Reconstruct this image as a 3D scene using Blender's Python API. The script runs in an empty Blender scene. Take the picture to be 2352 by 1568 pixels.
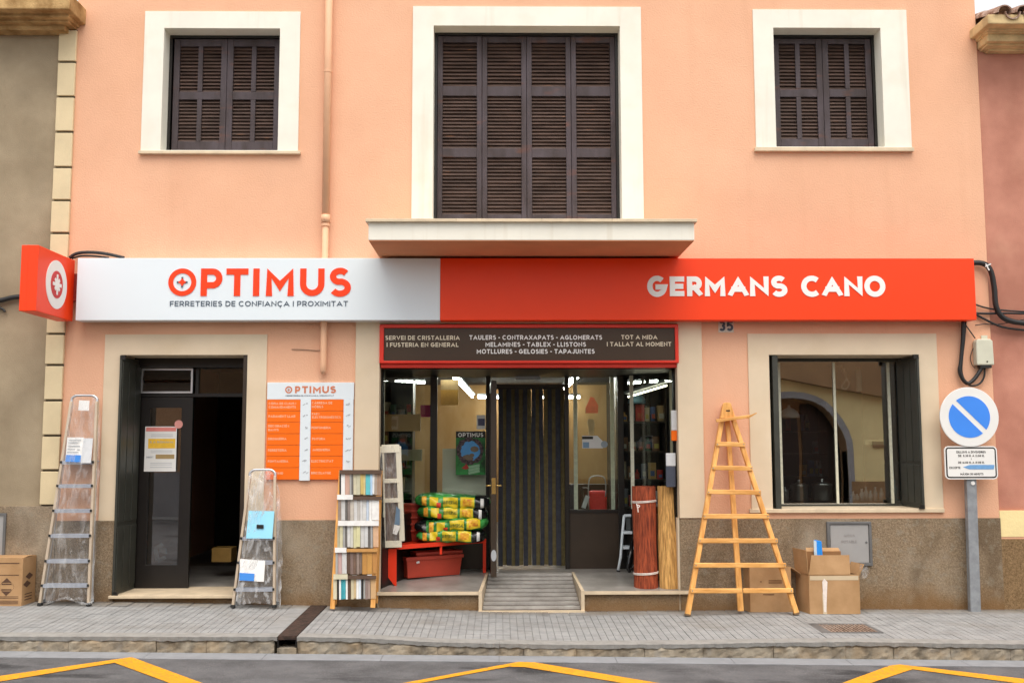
import bpy, math, random
from mathutils import Vector, Matrix
random.seed(7)
C = bpy.context.scene.collection
rad = math.radians

# ---------------------------------------------------------------- camera
FPX = 2355.0                       # focal length for a 2352 px wide frame
DIST = 10.7                        # metres from the lens to the facade
def _R(p, yw, r):
    return Matrix.Rotation(yw, 3, 'Z') @ Matrix.Rotation(p, 3, 'X') @ Matrix.Rotation(r, 3, 'Y')
CR = _R(rad(5.64), rad(-0.724), rad(0.115))
def ray(px, py):
    return CR @ Vector((px - 1176.0, FPX, 784.0 - py))
_d = ray(1176, 1393)
CAMZ = -_d.z / _d.y * DIST
CAM = Vector((0, -DIST, CAMZ))
cam_data = bpy.data.cameras.new('camera')
cam = bpy.data.objects.new('camera', cam_data); C.objects.link(cam)
cam_data.sensor_width = 36.0
cam_data.lens = FPX / 2352.0 * 36.0
cam_data.clip_start = 0.1; cam_data.clip_end = 1000
_m = Matrix((CR @ Vector((1, 0, 0)), CR @ Vector((0, 0, 1)), -(CR @ Vector((0, 1, 0))))).transposed().to_4x4()
cam.matrix_world = Matrix.Translation(CAM) @ _m
bpy.context.scene.camera = cam

# ---------------------------------------------------------------- sky, sun, exposure
SUN_EL, SUN_AZ = 66.0, 172.0       # a high veiled sun over the street, very soft
w = bpy.data.worlds.new('World'); bpy.context.scene.world = w; w.use_nodes = True
nt = w.node_tree; nt.nodes.clear()
sky = nt.nodes.new('ShaderNodeTexSky'); sky.sky_type = 'NISHITA'; sky.sun_disc = False
sky.sun_elevation = rad(SUN_EL); sky.sun_rotation = rad(SUN_AZ)
sky.air_density = 1.0; sky.dust_density = 7.0; sky.ozone_density = 1.0
bg = nt.nodes.new('ShaderNodeBackground'); bg.inputs[1].default_value = 0.09
out = nt.nodes.new('ShaderNodeOutputWorld')
veil = nt.nodes.new('ShaderNodeMix'); veil.data_type = 'RGBA'; veil.inputs['Factor'].default_value = .55   # thin even cloud over the blue
veil.inputs['B'].default_value = (9.0, 8.9, 8.6, 1)
nt.links.new(sky.outputs[0], veil.inputs['A']); nt.links.new(veil.outputs['Result'], bg.inputs[0]); nt.links.new(bg.outputs[0], out.inputs[0])
sd = bpy.data.lights.new('sun', 'SUN'); sd.energy = 1.1; sd.angle = rad(62); sd.color = (1, .95, .88)
sun = bpy.data.objects.new('sun', sd); C.objects.link(sun)
_s = Vector((math.sin(rad(SUN_AZ)) * math.cos(rad(SUN_EL)), math.cos(rad(SUN_AZ)) * math.cos(rad(SUN_EL)), math.sin(rad(SUN_EL))))
sun.rotation_euler = _s.to_track_quat('Z', 'Y').to_euler()
sun.location = (0, 0, 30)
vs = bpy.context.scene.view_settings
bpy.context.scene.display_settings.display_device = 'sRGB'
vs.view_transform = 'Standard'; vs.look = 'None'; vs.gamma = 1.0; vs.use_curve_mapping = False
vs.exposure = 1.08
cy = bpy.context.scene.cycles
cy.use_denoising = True; cy.max_bounces = 8; cy.diffuse_bounces = 4; cy.glossy_bounces = 3
cy.transparent_max_bounces = 16; cy.transmission_bounces = 4; cy.sample_clamp_indirect = 6
cy.use_adaptive_sampling = True; cy.adaptive_threshold = 0.02
cy.caustics_reflective = False; cy.caustics_refractive = False

# ---------------------------------------------------------------- photograph-to-place helpers
def P(px, py, Y):                  # point of the upright plane at depth Y
    d = ray(px, py); t = (Y + DIST) / d.y
    return CAM + d * t
def X(px, py, Y=0.0): return P(px, py, Y).x
def Z(px, py, Y=0.0): return P(px, py, Y).z
def G(px, py, z=0.0):              # point of the level plane at height z
    d = ray(px, py); t = (z - CAMZ) / d.z
    return CAM + d * t
def XM(a, b, Y=0.0): return (X(a[0], a[1], Y) + X(b[0], b[1], Y)) / 2
def ZM(a, b, Y=0.0): return (Z(a[0], a[1], Y) + Z(b[0], b[1], Y)) / 2

# ---------------------------------------------------------------- materials
def mat(name, col, rough=.6, var=.08, scale=4., bump=0., bscale=60., metal=0., spec=.4, col2=None,
        stretch=(1, 1, 1), detail=4, lo=.35, hi=.65, coat=0., emit=None, trans=0.):
    m = bpy.data.materials.new(name); m.use_nodes = True
    n = m.node_tree.nodes; l = m.node_tree.links
    b = n['Principled BSDF']
    b.inputs['Roughness'].default_value = rough; b.inputs['Metallic'].default_value = metal
    b.inputs['Specular IOR Level'].default_value = spec
    b.inputs['Coat Weight'].default_value = coat
    tc = n.new('ShaderNodeNewGeometry'); mp = n.new('ShaderNodeMapping'); mp.inputs['Scale'].default_value = stretch
    l.new(tc.outputs['Position'], mp.inputs[0])
    if var or col2:
        nz = n.new('ShaderNodeTexNoise'); nz.inputs['Scale'].default_value = scale; nz.inputs['Detail'].default_value = detail
        nz.inputs['Roughness'].default_value = .6
        l.new(mp.outputs[0], nz.inputs['Vector'])
        cr = n.new('ShaderNodeValToRGB'); cr.color_ramp.elements[0].position = lo; cr.color_ramp.elements[1].position = hi
        c1 = [max(0, c * (1 - var)) for c in col]; c2 = [min(1, c * (1 + var)) for c in (col2 or col)]
        cr.color_ramp.elements[0].color = (*c1, 1); cr.color_ramp.elements[1].color = (*c2, 1)
        l.new(nz.outputs['Fac'], cr.inputs[0]); l.new(cr.outputs[0], b.inputs['Base Color'])
    else:
        b.inputs['Base Color'].default_value = (*col, 1)
    if bump:
        nb = n.new('ShaderNodeTexNoise'); nb.inputs['Scale'].default_value = bscale; nb.inputs['Detail'].default_value = 5
        l.new(mp.outputs[0], nb.inputs['Vector'])
        bp = n.new('ShaderNodeBump'); bp.inputs['Strength'].default_value = min(1, bump); bp.inputs['Distance'].default_value = .01
        l.new(nb.outputs['Fac'], bp.inputs['Height']); l.new(bp.outputs[0], b.inputs['Normal'])
    if emit:
        b.inputs['Emission Color'].default_value = (*emit[0], 1); b.inputs['Emission Strength'].default_value = emit[1]
    return m

def layered(m, col, scale, lo, hi, amount, stretch=(1, 1, 1), seed=0.0, detail=6):
    """lay a second noise-shaped stain over an existing material's colour"""
    n = m.node_tree.nodes; l = m.node_tree.links; b = n['Principled BSDF']
    src = b.inputs['Base Color'].links[0].from_socket
    tc = n.new('ShaderNodeNewGeometry'); mp = n.new('ShaderNodeMapping'); mp.inputs['Scale'].default_value = stretch
    mp.inputs['Location'].default_value = (seed, seed, seed)
    l.new(tc.outputs['Position'], mp.inputs[0])
    nz = n.new('ShaderNodeTexNoise'); nz.inputs['Scale'].default_value = scale; nz.inputs['Detail'].default_value = detail
    l.new(mp.outputs[0], nz.inputs['Vector'])
    r = n.new('ShaderNodeMapRange'); r.inputs['From Min'].default_value = lo; r.inputs['From Max'].default_value = hi
    r.inputs['To Min'].default_value = 0; r.inputs['To Max'].default_value = amount
    l.new(nz.outputs['Fac'], r.inputs['Value'])
    mx = n.new('ShaderNodeMix'); mx.data_type = 'RGBA'
    l.new(r.outputs[0], mx.inputs['Factor']); l.new(src, mx.inputs['A']); mx.inputs['B'].default_value = (*col, 1)
    l.new(mx.outputs['Result'], b.inputs['Base Color'])
    return m

def low_band(m, col, z0, z1, amount, axis='Z'):
    """dirt that splashes up from the ground: heights z0 (full) to z1 (none), broken by noise"""
    n = m.node_tree.nodes; l = m.node_tree.links; b = n['Principled BSDF']
    src = b.inputs['Base Color'].links[0].from_socket
    g = n.new('ShaderNodeNewGeometry'); sx = n.new('ShaderNodeSeparateXYZ'); l.new(g.outputs['Position'], sx.inputs[0])
    nz = n.new('ShaderNodeTexNoise'); nz.inputs['Scale'].default_value = 3; nz.inputs['Detail'].default_value = 6
    l.new(g.outputs['Position'], nz.inputs['Vector'])
    ad = n.new('ShaderNodeMath'); ad.operation = 'MULTIPLY_ADD'; ad.inputs[1].default_value = -(z1 - z0) * 2; ad.inputs[2].default_value = (z1 - z0)
    l.new(nz.outputs['Fac'], ad.inputs[0])
    a2 = n.new('ShaderNodeMath'); l.new(ad.outputs[0], a2.inputs[0]); l.new(sx.outputs[axis], a2.inputs[1])
    r = n.new('ShaderNodeMapRange'); r.inputs['From Min'].default_value = z0; r.inputs['From Max'].default_value = z1
    r.inputs['To Min'].default_value = amount; r.inputs['To Max'].default_value = 0
    l.new(a2.outputs[0], r.inputs['Value'])
    mx = n.new('ShaderNodeMix'); mx.data_type = 'RGBA'
    l.new(r.outputs[0], mx.inputs['Factor']); l.new(src, mx.inputs['A']); mx.inputs['B'].default_value = (*col, 1)
    l.new(mx.outputs['Result'], b.inputs['Base Color'])
    return m

def mat_glass(name, f0=.045, tint=(.93, .97, .95)):
    m = bpy.data.materials.new(name); m.use_nodes = True
    n = m.node_tree.nodes; l = m.node_tree.links; n.clear()
    o = n.new('ShaderNodeOutputMaterial'); mx = n.new('ShaderNodeMixShader'); lw = n.new('ShaderNodeLayerWeight'); lw.inputs[0].default_value = .5; pw = n.new('ShaderNodeMath'); pw.operation = 'POWER'; pw.inputs[1].default_value = 5; fr = n.new('ShaderNodeMath'); fr.operation = 'MULTIPLY_ADD'; fr.inputs[1].default_value = 1 - f0; fr.inputs[2].default_value = f0
    l.new(lw.outputs['Facing'], pw.inputs[0]); l.new(pw.outputs[0], fr.inputs[0])
    tr = n.new('ShaderNodeBsdfTransparent'); tr.inputs[0].default_value = (*tint, 1)
    gl = n.new('ShaderNodeBsdfGlossy'); gl.inputs['Roughness'].default_value = .01; gl.inputs[0].default_value = (1, 1, 1, 1)
    tc = n.new('ShaderNodeTexCoord'); nz = n.new('ShaderNodeTexNoise'); nz.inputs['Scale'].default_value = 1.3; nz.inputs['Detail'].default_value = 1
    l.new(tc.outputs['Object'], nz.inputs[0])
    bp = n.new('ShaderNodeBump'); bp.inputs['Strength'].default_value = .12; bp.inputs['Distance'].default_value = .01
    l.new(nz.outputs['Fac'], bp.inputs['Height']); l.new(bp.outputs[0], gl.inputs['Normal'])
    l.new(fr.outputs[0], mx.inputs[0]); l.new(tr.outputs[0], mx.inputs[1]); l.new(gl.outputs[0], mx.inputs[2]); l.new(mx.outputs[0], o.inputs[0])
    return m

def mat_film(name, base=.22):
    m = bpy.data.materials.new(name); m.use_nodes = True
    n = m.node_tree.nodes; l = m.node_tree.links; n.clear()
    o = n.new('ShaderNodeOutputMaterial'); mx = n.new('ShaderNodeMixShader')
    tr = n.new('ShaderNodeBsdfTransparent')
    pr = n.new('ShaderNodeBsdfPrincipled'); pr.inputs['Base Color'].default_value = (.8, .82, .84, 1); pr.inputs['Roughness'].default_value = .12
    tc = n.new('ShaderNodeTexCoord'); mp = n.new('ShaderNodeMapping'); mp.inputs['Rotation'].default_value = (0, .6, 0); mp.inputs['Scale'].default_value = (1, 1, .3)
    l.new(tc.outputs['Object'], mp.inputs[0])
    nz = n.new('ShaderNodeTexNoise'); nz.inputs['Scale'].default_value = 14; nz.inputs['Detail'].default_value = 5; nz.inputs['Distortion'].default_value = 1.2
    l.new(mp.outputs[0], nz.inputs['Vector'])
    bp = n.new('ShaderNodeBump'); bp.inputs['Strength'].default_value = 1; bp.inputs['Distance'].default_value = .03
    l.new(nz.outputs['Fac'], bp.inputs['Height']); l.new(bp.outputs[0], pr.inputs['Normal'])
    r = n.new('ShaderNodeMapRange'); r.inputs['From Min'].default_value = .45; r.inputs['From Max'].default_value = .75
    r.inputs['To Min'].default_value = base * .3; r.inputs['To Max'].default_value = base * 1.7
    l.new(nz.outputs['Fac'], r.inputs['Value'])
    l.new(r.outputs[0], mx.inputs[0]); l.new(tr.outputs[0], mx.inputs[1]); l.new(pr.outputs[0], mx.inputs[2]); l.new(mx.outputs[0], o.inputs[0])
    return m

M = {}
M['stucco'] = mat('peach_stucco', (.78, .445, .29), .9, .03, 1.1, .4, 60, spec=.1, col2=(.80, .465, .305))
layered(M['stucco'], (.72, .39, .23), 1.6, .5, .8, .25, seed=3)
layered(M['stucco'], (.81, .51, .35), .9, .5, .8, .35, seed=9)
layered(M['stucco'], (.62, .34, .21), 1.0, .55, .85, .30, stretch=(5, 5, .35), seed=13)
layered(M['stucco'], (.66, .36, .22), 30, .62, .8, .25, seed=17)
M['cream'] = mat('cream_render', (.83, .81, .72), .85, .04, 2, .1, 120, spec=.15)
layered(M['cream'], (.66, .56, .38), 2.5, .55, .85, .3, seed=5)
layered(M['cream'], (.55, .47, .34), 1.0, .56, .8, .35, stretch=(9, 9, .5), seed=3)
M['sand'] = mat('sand_render', (.72, .60, .44), .9, .04, 2, .12, 120, spec=.1)
layered(M['sand'], (.60, .46, .28), 2.0, .5, .8, .35, seed=2)
M['plinth'] = mat('rough_brown_plinth', (.21, .15, .095), .95, .22, 55, .9, 90, spec=.15, col2=(.29, .22, .145), lo=.3, hi=.7, detail=8)
layered(M['plinth'], (.40, .34, .26), 1.6, .46, .66, .65, seed=1)
layered(M['plinth'], (.11, .075, .045), 2.6, .50, .68, .6, stretch=(1, 1, .6), seed=21)
layered(M['plinth'], (.30, .27, .21), 14, .55, .70, .5, seed=31)
layered(M['plinth'], (.48, .39, .28), 120, .64, .7, .6, seed=8, detail=2)
low_band(M['plinth'], (.22, .115, .04), .0, .20, .7)
M['plinth2'] = mat('rough_dark_plinth', (.17, .105, .05), .95, .25, 55, .9, 90, spec=.15, col2=(.26, .17, .09), lo=.3, hi=.7, detail=8)
layered(M['plinth2'], (.42, .30, .16), 110, .62, .68, .6, seed=8, detail=2)
M['olive'] = mat('grey_brown_render', (.32, .255, .17), .95, .08, 1.5, .3, 90, spec=.1, col2=(.37, .30, .205))
layered(M['olive'], (.24, .20, .145), 3, .5, .8, .3, seed=4)
M['quoin'] = mat('cream_quoin', (.70, .58, .37), .85, .06, 3, .15, 100, spec=.15)
M['mortar'] = mat('dark_joint', (.12, .10, .07), .95, .1, 20)
M['pink'] = mat('old_pink_render', (.48, .21, .15), .92, .1, 1.4, .25, 100, spec=.1, col2=(.54, .255, .185))
layered(M['pink'], (.62, .36, .24), 2, .55, .8, .4, seed=6)
M['cornice'] = mat('sandstone_cornice', (.36, .21, .085), .9, .2, 5, .4, 60, spec=.1, col2=(.48, .32, .15))
M['cornice2'] = mat('pale_sandstone_cornice', (.62, .46, .25), .9, .15, 5, .3, 60, spec=.1, col2=(.68, .52, .28))
M['tile'] = mat('clay_roof_tile', (.33, .17, .11), .9, .3, 9, .5, 60, spec=.2, col2=(.42, .33, .28))
M['wood_dark'] = mat('weathered_shutter_wood', (.056, .040, .040), .6, .2, 6, .25, 40, spec=.35, stretch=(1, 1, .3), col2=(.066, .052, .060))
layered(M['wood_dark'], (.22, .07, .025), 5, .6, .78, .55, stretch=(.5, 1, 1.5), seed=4)
M['slat'] = mat('weathered_slat', (.058, .034, .026), .6, .25, 8, .2, 40, spec=.3, stretch=(.4, 1, 2), col2=(.075, .046, .036))
layered(M['slat'], (.36, .15, .06), 9, .68, .76, .8, stretch=(.5, 1, 6), seed=2, detail=3)
M['black'] = mat('black_aluminium', (.012, .010, .009), .35, .1, 10, spec=.5)
M['brownpan'] = mat('dark_brown_panel', (.040, .027, .017), .4, .12, 3, spec=.5)
M['olivemetal'] = mat('dark_olive_metal', (.040, .042, .034), .45, .12, 6, .05, 60, spec=.5)
M['stone'] = mat('cream_limestone', (.66, .54, .38), .55, .1, 6, .1, 80, spec=.35)
M['stonefloor'] = mat('grey_marble_floor', (.27, .255, .23), .3, .14, 4, .05, 60, spec=.5, col2=(.33, .315, .29))
M['pave'] = mat('grey_pavement_tile', (.275, .28, .28), .85, .07, 7, .3, 90, spec=.2, col2=(.31, .315, .315))
layered(M['pave'], (.19, .17, .14), 2.2, .5, .8, .45, seed=6)
low_band(M['pave'], (.17, .125, .07), -.01, -.30, .6, 'Y')
M['paveb'] = mat('pavement_joint', (.265, .265, .26), .95, .2, 30, .3)
M['kerb'] = mat('weathered_kerb_stone', (.25, .21, .155), .95, .15, 7, .35, 60, spec=.15, col2=(.34, .30, .235), detail=8)
layered(M['kerb'], (.10, .085, .065), 9, .52, .70, .8, seed=2)
layered(M['kerb'], (.42, .30, .17), 3.5, .5, .75, .6, seed=32)
layered(M['kerb'], (.30, .29, .27), 7, .55, .75, .7, seed=12)
M['kerbtop'] = mat('concrete_kerb_top', (.28, .275, .26), .9, .12, 10, .5, 60, spec=.2)
M['gutter'] = mat('pale_gutter_concrete', (.25, .26, .275), .9, .08, 8, .3, 60, spec=.2)
M['asphalt'] = mat('grey_asphalt', (.105, .105, .11), .9, .14, 3, .6, 220, spec=.25, col2=(.13, .13, .135))
layered(M['asphalt'], (.03, .03, .032), 1.7, .56, .66, .8, stretch=(.7, 1.6, 1), seed=3, detail=3)
layered(M['asphalt'], (.26, .25, .24), 90, .64, .70, .8, seed=7, detail=2)
layered(M['asphalt'], (.05, .05, .05), 75, .62, .70, .7, seed=27, detail=2)
M['ylw'] = mat('yellow_road_paint', (.74, .33, .012), .7, .08, 12, .2, 200, spec=.3)
layered(M['ylw'], (.20, .16, .10), 45, .57, .63, .7, seed=3, detail=8)
layered(M['ylw'], (.50, .24, .02), 6, .5, .75, .5, seed=5)
M['red'] = mat('red_sign_vinyl', (.90, .06, .005), .38, .02, 1, spec=.35)
M['redo'] = mat('orange_red_sign_vinyl', (.93, .052, .004), .38, .02, 1, spec=.35)
M['orange'] = mat('orange_print', (.93, .165, .008), .4, .02, 1, spec=.3)
M['white'] = mat('white_sign_acrylic', (.74, .82, .87), .3, .01, 1, spec=.5)
M['soffit'] = mat('peach_soffit_sign_bounce', (.66, .27, .125), .9, .06, 3)  # the sign's reflected red is put into this peach
M['wprint'] = mat('white_print', (.85, .85, .83), .5, .02, 1)
M['crprint'] = mat('cream_print', (.74, .66, .50), .5, .02, 1)
M['pkprint'] = mat('pale_print', (.86, .52, .34), .5, .02, 1)
M['navy'] = mat('navy_print', (.06, .09, .13), .5, .02, 1)
M['grey'] = mat('grey_print', (.42, .45, .48), .5, .05, 1)
M['signbrown'] = mat('brown_sign_face', (.055, .032, .018), .38, .06, 2, spec=.4)
M['redframe'] = mat('red_sign_frame', (.72, .03, .012), .35, .05, 3, spec=.5)
M['alu'] = mat('brushed_aluminium', (.62, .63, .65), .35, .05, 10, metal=.9)
M['alud'] = mat('ribbed_aluminium_tread', (.50, .54, .62), .4, .06, 10, metal=.6)
M['stile'] = mat('champagne_aluminium', (.66, .55, .42), .4, .06, 6, metal=.5)
M['rubber'] = mat('black_rubber', (.02, .02, .02), .7, .1, 10)
M['film'] = mat_film('clear_polythene')
M['glass'] = mat_glass('window_glass')
M['glass3'] = mat_glass('side_glass', .03)
M['glass2'] = mat_glass('reflective_glass', .38)
M['pine'] = mat('varnished_pine', (.74, .34, .085), .5, .15, 6, .08, 60, spec=.35, stretch=(4, 4, .6), col2=(.82, .44, .14))
M['pineh'] = mat('varnished_pine_rung', (.74, .35, .09), .5, .15, 6, .08, 60, spec=.35, stretch=(.6, 4, 4), col2=(.82, .45, .15))
M['card'] = mat('brown_cardboard', (.42, .25, .12), .85, .06, 4, .1, 40, spec=.15, col2=(.47, .29, .15))
M['cardin'] = mat('dark_cardboard', (.31, .16, .07), .85, .08, 4, .1, 40, spec=.15)
M['tape'] = mat('parcel_tape', (.62, .50, .34), .25, .05, 4, spec=.5)
M['inkc'] = mat('carton_ink', (.10, .05, .03), .8, .1, 4)
M['redpl'] = mat('terracotta_red_plastic', (.50, .062, .034), .45, .08, 4, spec=.4)
M['redtab'] = mat('red_painted_metal', (.85, .045, .012), .4, .05, 4, spec=.4)
M['bagg'] = mat('green_printed_polythene', (.02, .16, .03), .22, .35, 9, .5, 22, spec=.6, col2=(.05, .30, .06))
M['bagk'] = mat('black_polythene', (.008, .008, .009), .2, .1, 5, .6, 25, spec=.6)
M['bagy'] = mat('yellow_print', (.80, .60, .02), .35, .05, 5, .3, 25, spec=.5)
M['bago'] = mat('orange_print_patch', (.80, .25, .02), .35, .25, 30, col2=(.85, .5, .05))
M['reedr'] = mat('red_stained_reed', (.21, .036, .016), .6, .35, 3, .5, 30, spec=.3, stretch=(22, 22, .35), col2=(.33, .07, .026), detail=5)
M['reedt'] = mat('tan_reed', (.52, .27, .075), .6, .3, 3, .5, 30, spec=.3, stretch=(22, 22, .35), col2=(.64, .38, .13), detail=5)
layered(M['reedt'], (.30, .14, .04), 4, .58, .72, .6, stretch=(14, 14, .3), seed=4)
M['string'] = mat('white_string', (.80, .72, .66), .8, .1, 20)
M['pipe'] = mat('peach_painted_pipe', (.76, .45, .28), .55, .05, 3, spec=.3)
M['cable'] = mat('black_cable', (.012, .012, .013), .45, .1, 10, spec=.5)
M['jbox'] = mat('ivory_plastic_box', (.62, .62, .50), .35, .05, 5, spec=.4)
M['galv'] = mat('galvanised_steel', (.30, .32, .345), .5, .15, 12, metal=.35, spec=.5)
M['signw'] = mat('white_reflective_sheet', (.80, .80, .78), .35, .02, 3, spec=.4)
M['blue'] = mat('blue_reflective_sheet', (.055, .26, .86), .4, .03, 3, spec=.4)
M['pblue'] = mat('pale_blue_card', (.30, .68, .88), .5, .04, 4)
M['mblue'] = mat('mid_blue_print', (.05, .25, .72), .5, .04, 4)
M['paper'] = mat('white_paper', (.80, .80, .78), .6, .03, 6)
M['paper2'] = mat('light_grey_paper', (.62, .64, .66), .6, .05, 20)
M['brass'] = mat('brass', (.70, .48, .16), .25, .05, 5, metal=.9)
M['rust'] = mat('rusty_iron', (.035, .024, .020), .8, .3, 25, .6, 90, spec=.3, col2=(.06, .036, .027))
M['grate'] = mat('rusty_grate_iron', (.20, .13, .09), .75, .3, 25, .5, 90, spec=.3, col2=(.30, .22, .17))
M['hatch'] = mat('grey_hatch_door', (.34, .335, .33), .5, .05, 4, spec=.4)
M['hatchf'] = mat('dark_grey_hatch_frame', (.13, .13, .13), .55, .1, 6)
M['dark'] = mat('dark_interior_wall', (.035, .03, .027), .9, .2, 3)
M['ifloor'] = mat('shop_floor', (.20, .18, .15), .35, .1, 5)
M['tan'] = mat('tan_board', (.50, .27, .09), .6, .08, 3, spec=.3, stretch=(1, 1, .4), col2=(.52, .32, .14))
M['ivory'] = mat('ivory_board', (.78, .74, .60), .6, .04, 3)
M['strand1'] = mat('olive_curtain_strand', (.15, .12, .05), .95, .2, 20, .3, 150)
M['strand2'] = mat('blue_black_curtain_strand', (.04, .043, .055), .95, .2, 20, .3, 150)
M['tube'] = mat('lit_fluorescent_tube', (.9, .9, .9), .5, 0, emit=((1, .98, .90), 20))
M['tube2'] = mat('lit_small_tube', (.9, .9, .9), .5, 0, emit=((1, .9, .65), 4))
M['steel'] = mat('polished_steel', (.7, .7, .72), .28, .04, 4, metal=1)
M['rod'] = mat('pale_green_edge_trim', (.70, .70, .56), .35, .1, 30)
M['oppw'] = mat('ochre_stone_front', (.80, .66, .34), .9, .1, 1.2, .3, 30)
M['oppo'] = mat('orange_render_front', (.46, .27, .15), .9, .06, 1.5, .2, 60)
M['oppg'] = mat('grey_plinth', (.30, .30, .31), .9, .1, 3)
M['oppb'] = mat('brown_arch_stone', (.30, .18, .09), .9, .1, 3)
M['gnd'] = mat('earth', (.20, .17, .13), .95, .2, .5)

def swatch(c, rough=.5):
    k = 'c%d_%d_%d' % tuple(int(v * 100) for v in c)
    if k not in M: M[k] = mat('swatch_' + k, c, rough, .08, 14, .1, 80)
    return M[k]

# ---------------------------------------------------------------- objects
WL = {}
def prop(o, label=None, cat=None, group=None, kind=None):
    if label: o['label'] = label
    if cat: o['category'] = cat
    if group: o['group'] = group
    if kind: o['kind'] = kind
    return o
def link(o, parent, loc):
    C.objects.link(o); WL[o] = Vector(loc)
    o.location = loc
    if parent is not None:
        o.parent = parent; o.matrix_parent_inverse = Matrix.Translation(-WL[parent])
    return o
def thing(name, loc, label=None, cat=None, group=None, kind=None):
    o = bpy.data.objects.new(name, None); o.empty_display_size = .1
    link(o, None, loc); return prop(o, label, cat, group, kind)
def inst(name, me, loc, parent=None, rot=None, label=None):
    o = bpy.data.objects.new(name, me); link(o, parent, loc)
    if rot: o.rotation_euler = rot
    if label: o['label'] = label
    return o

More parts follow.
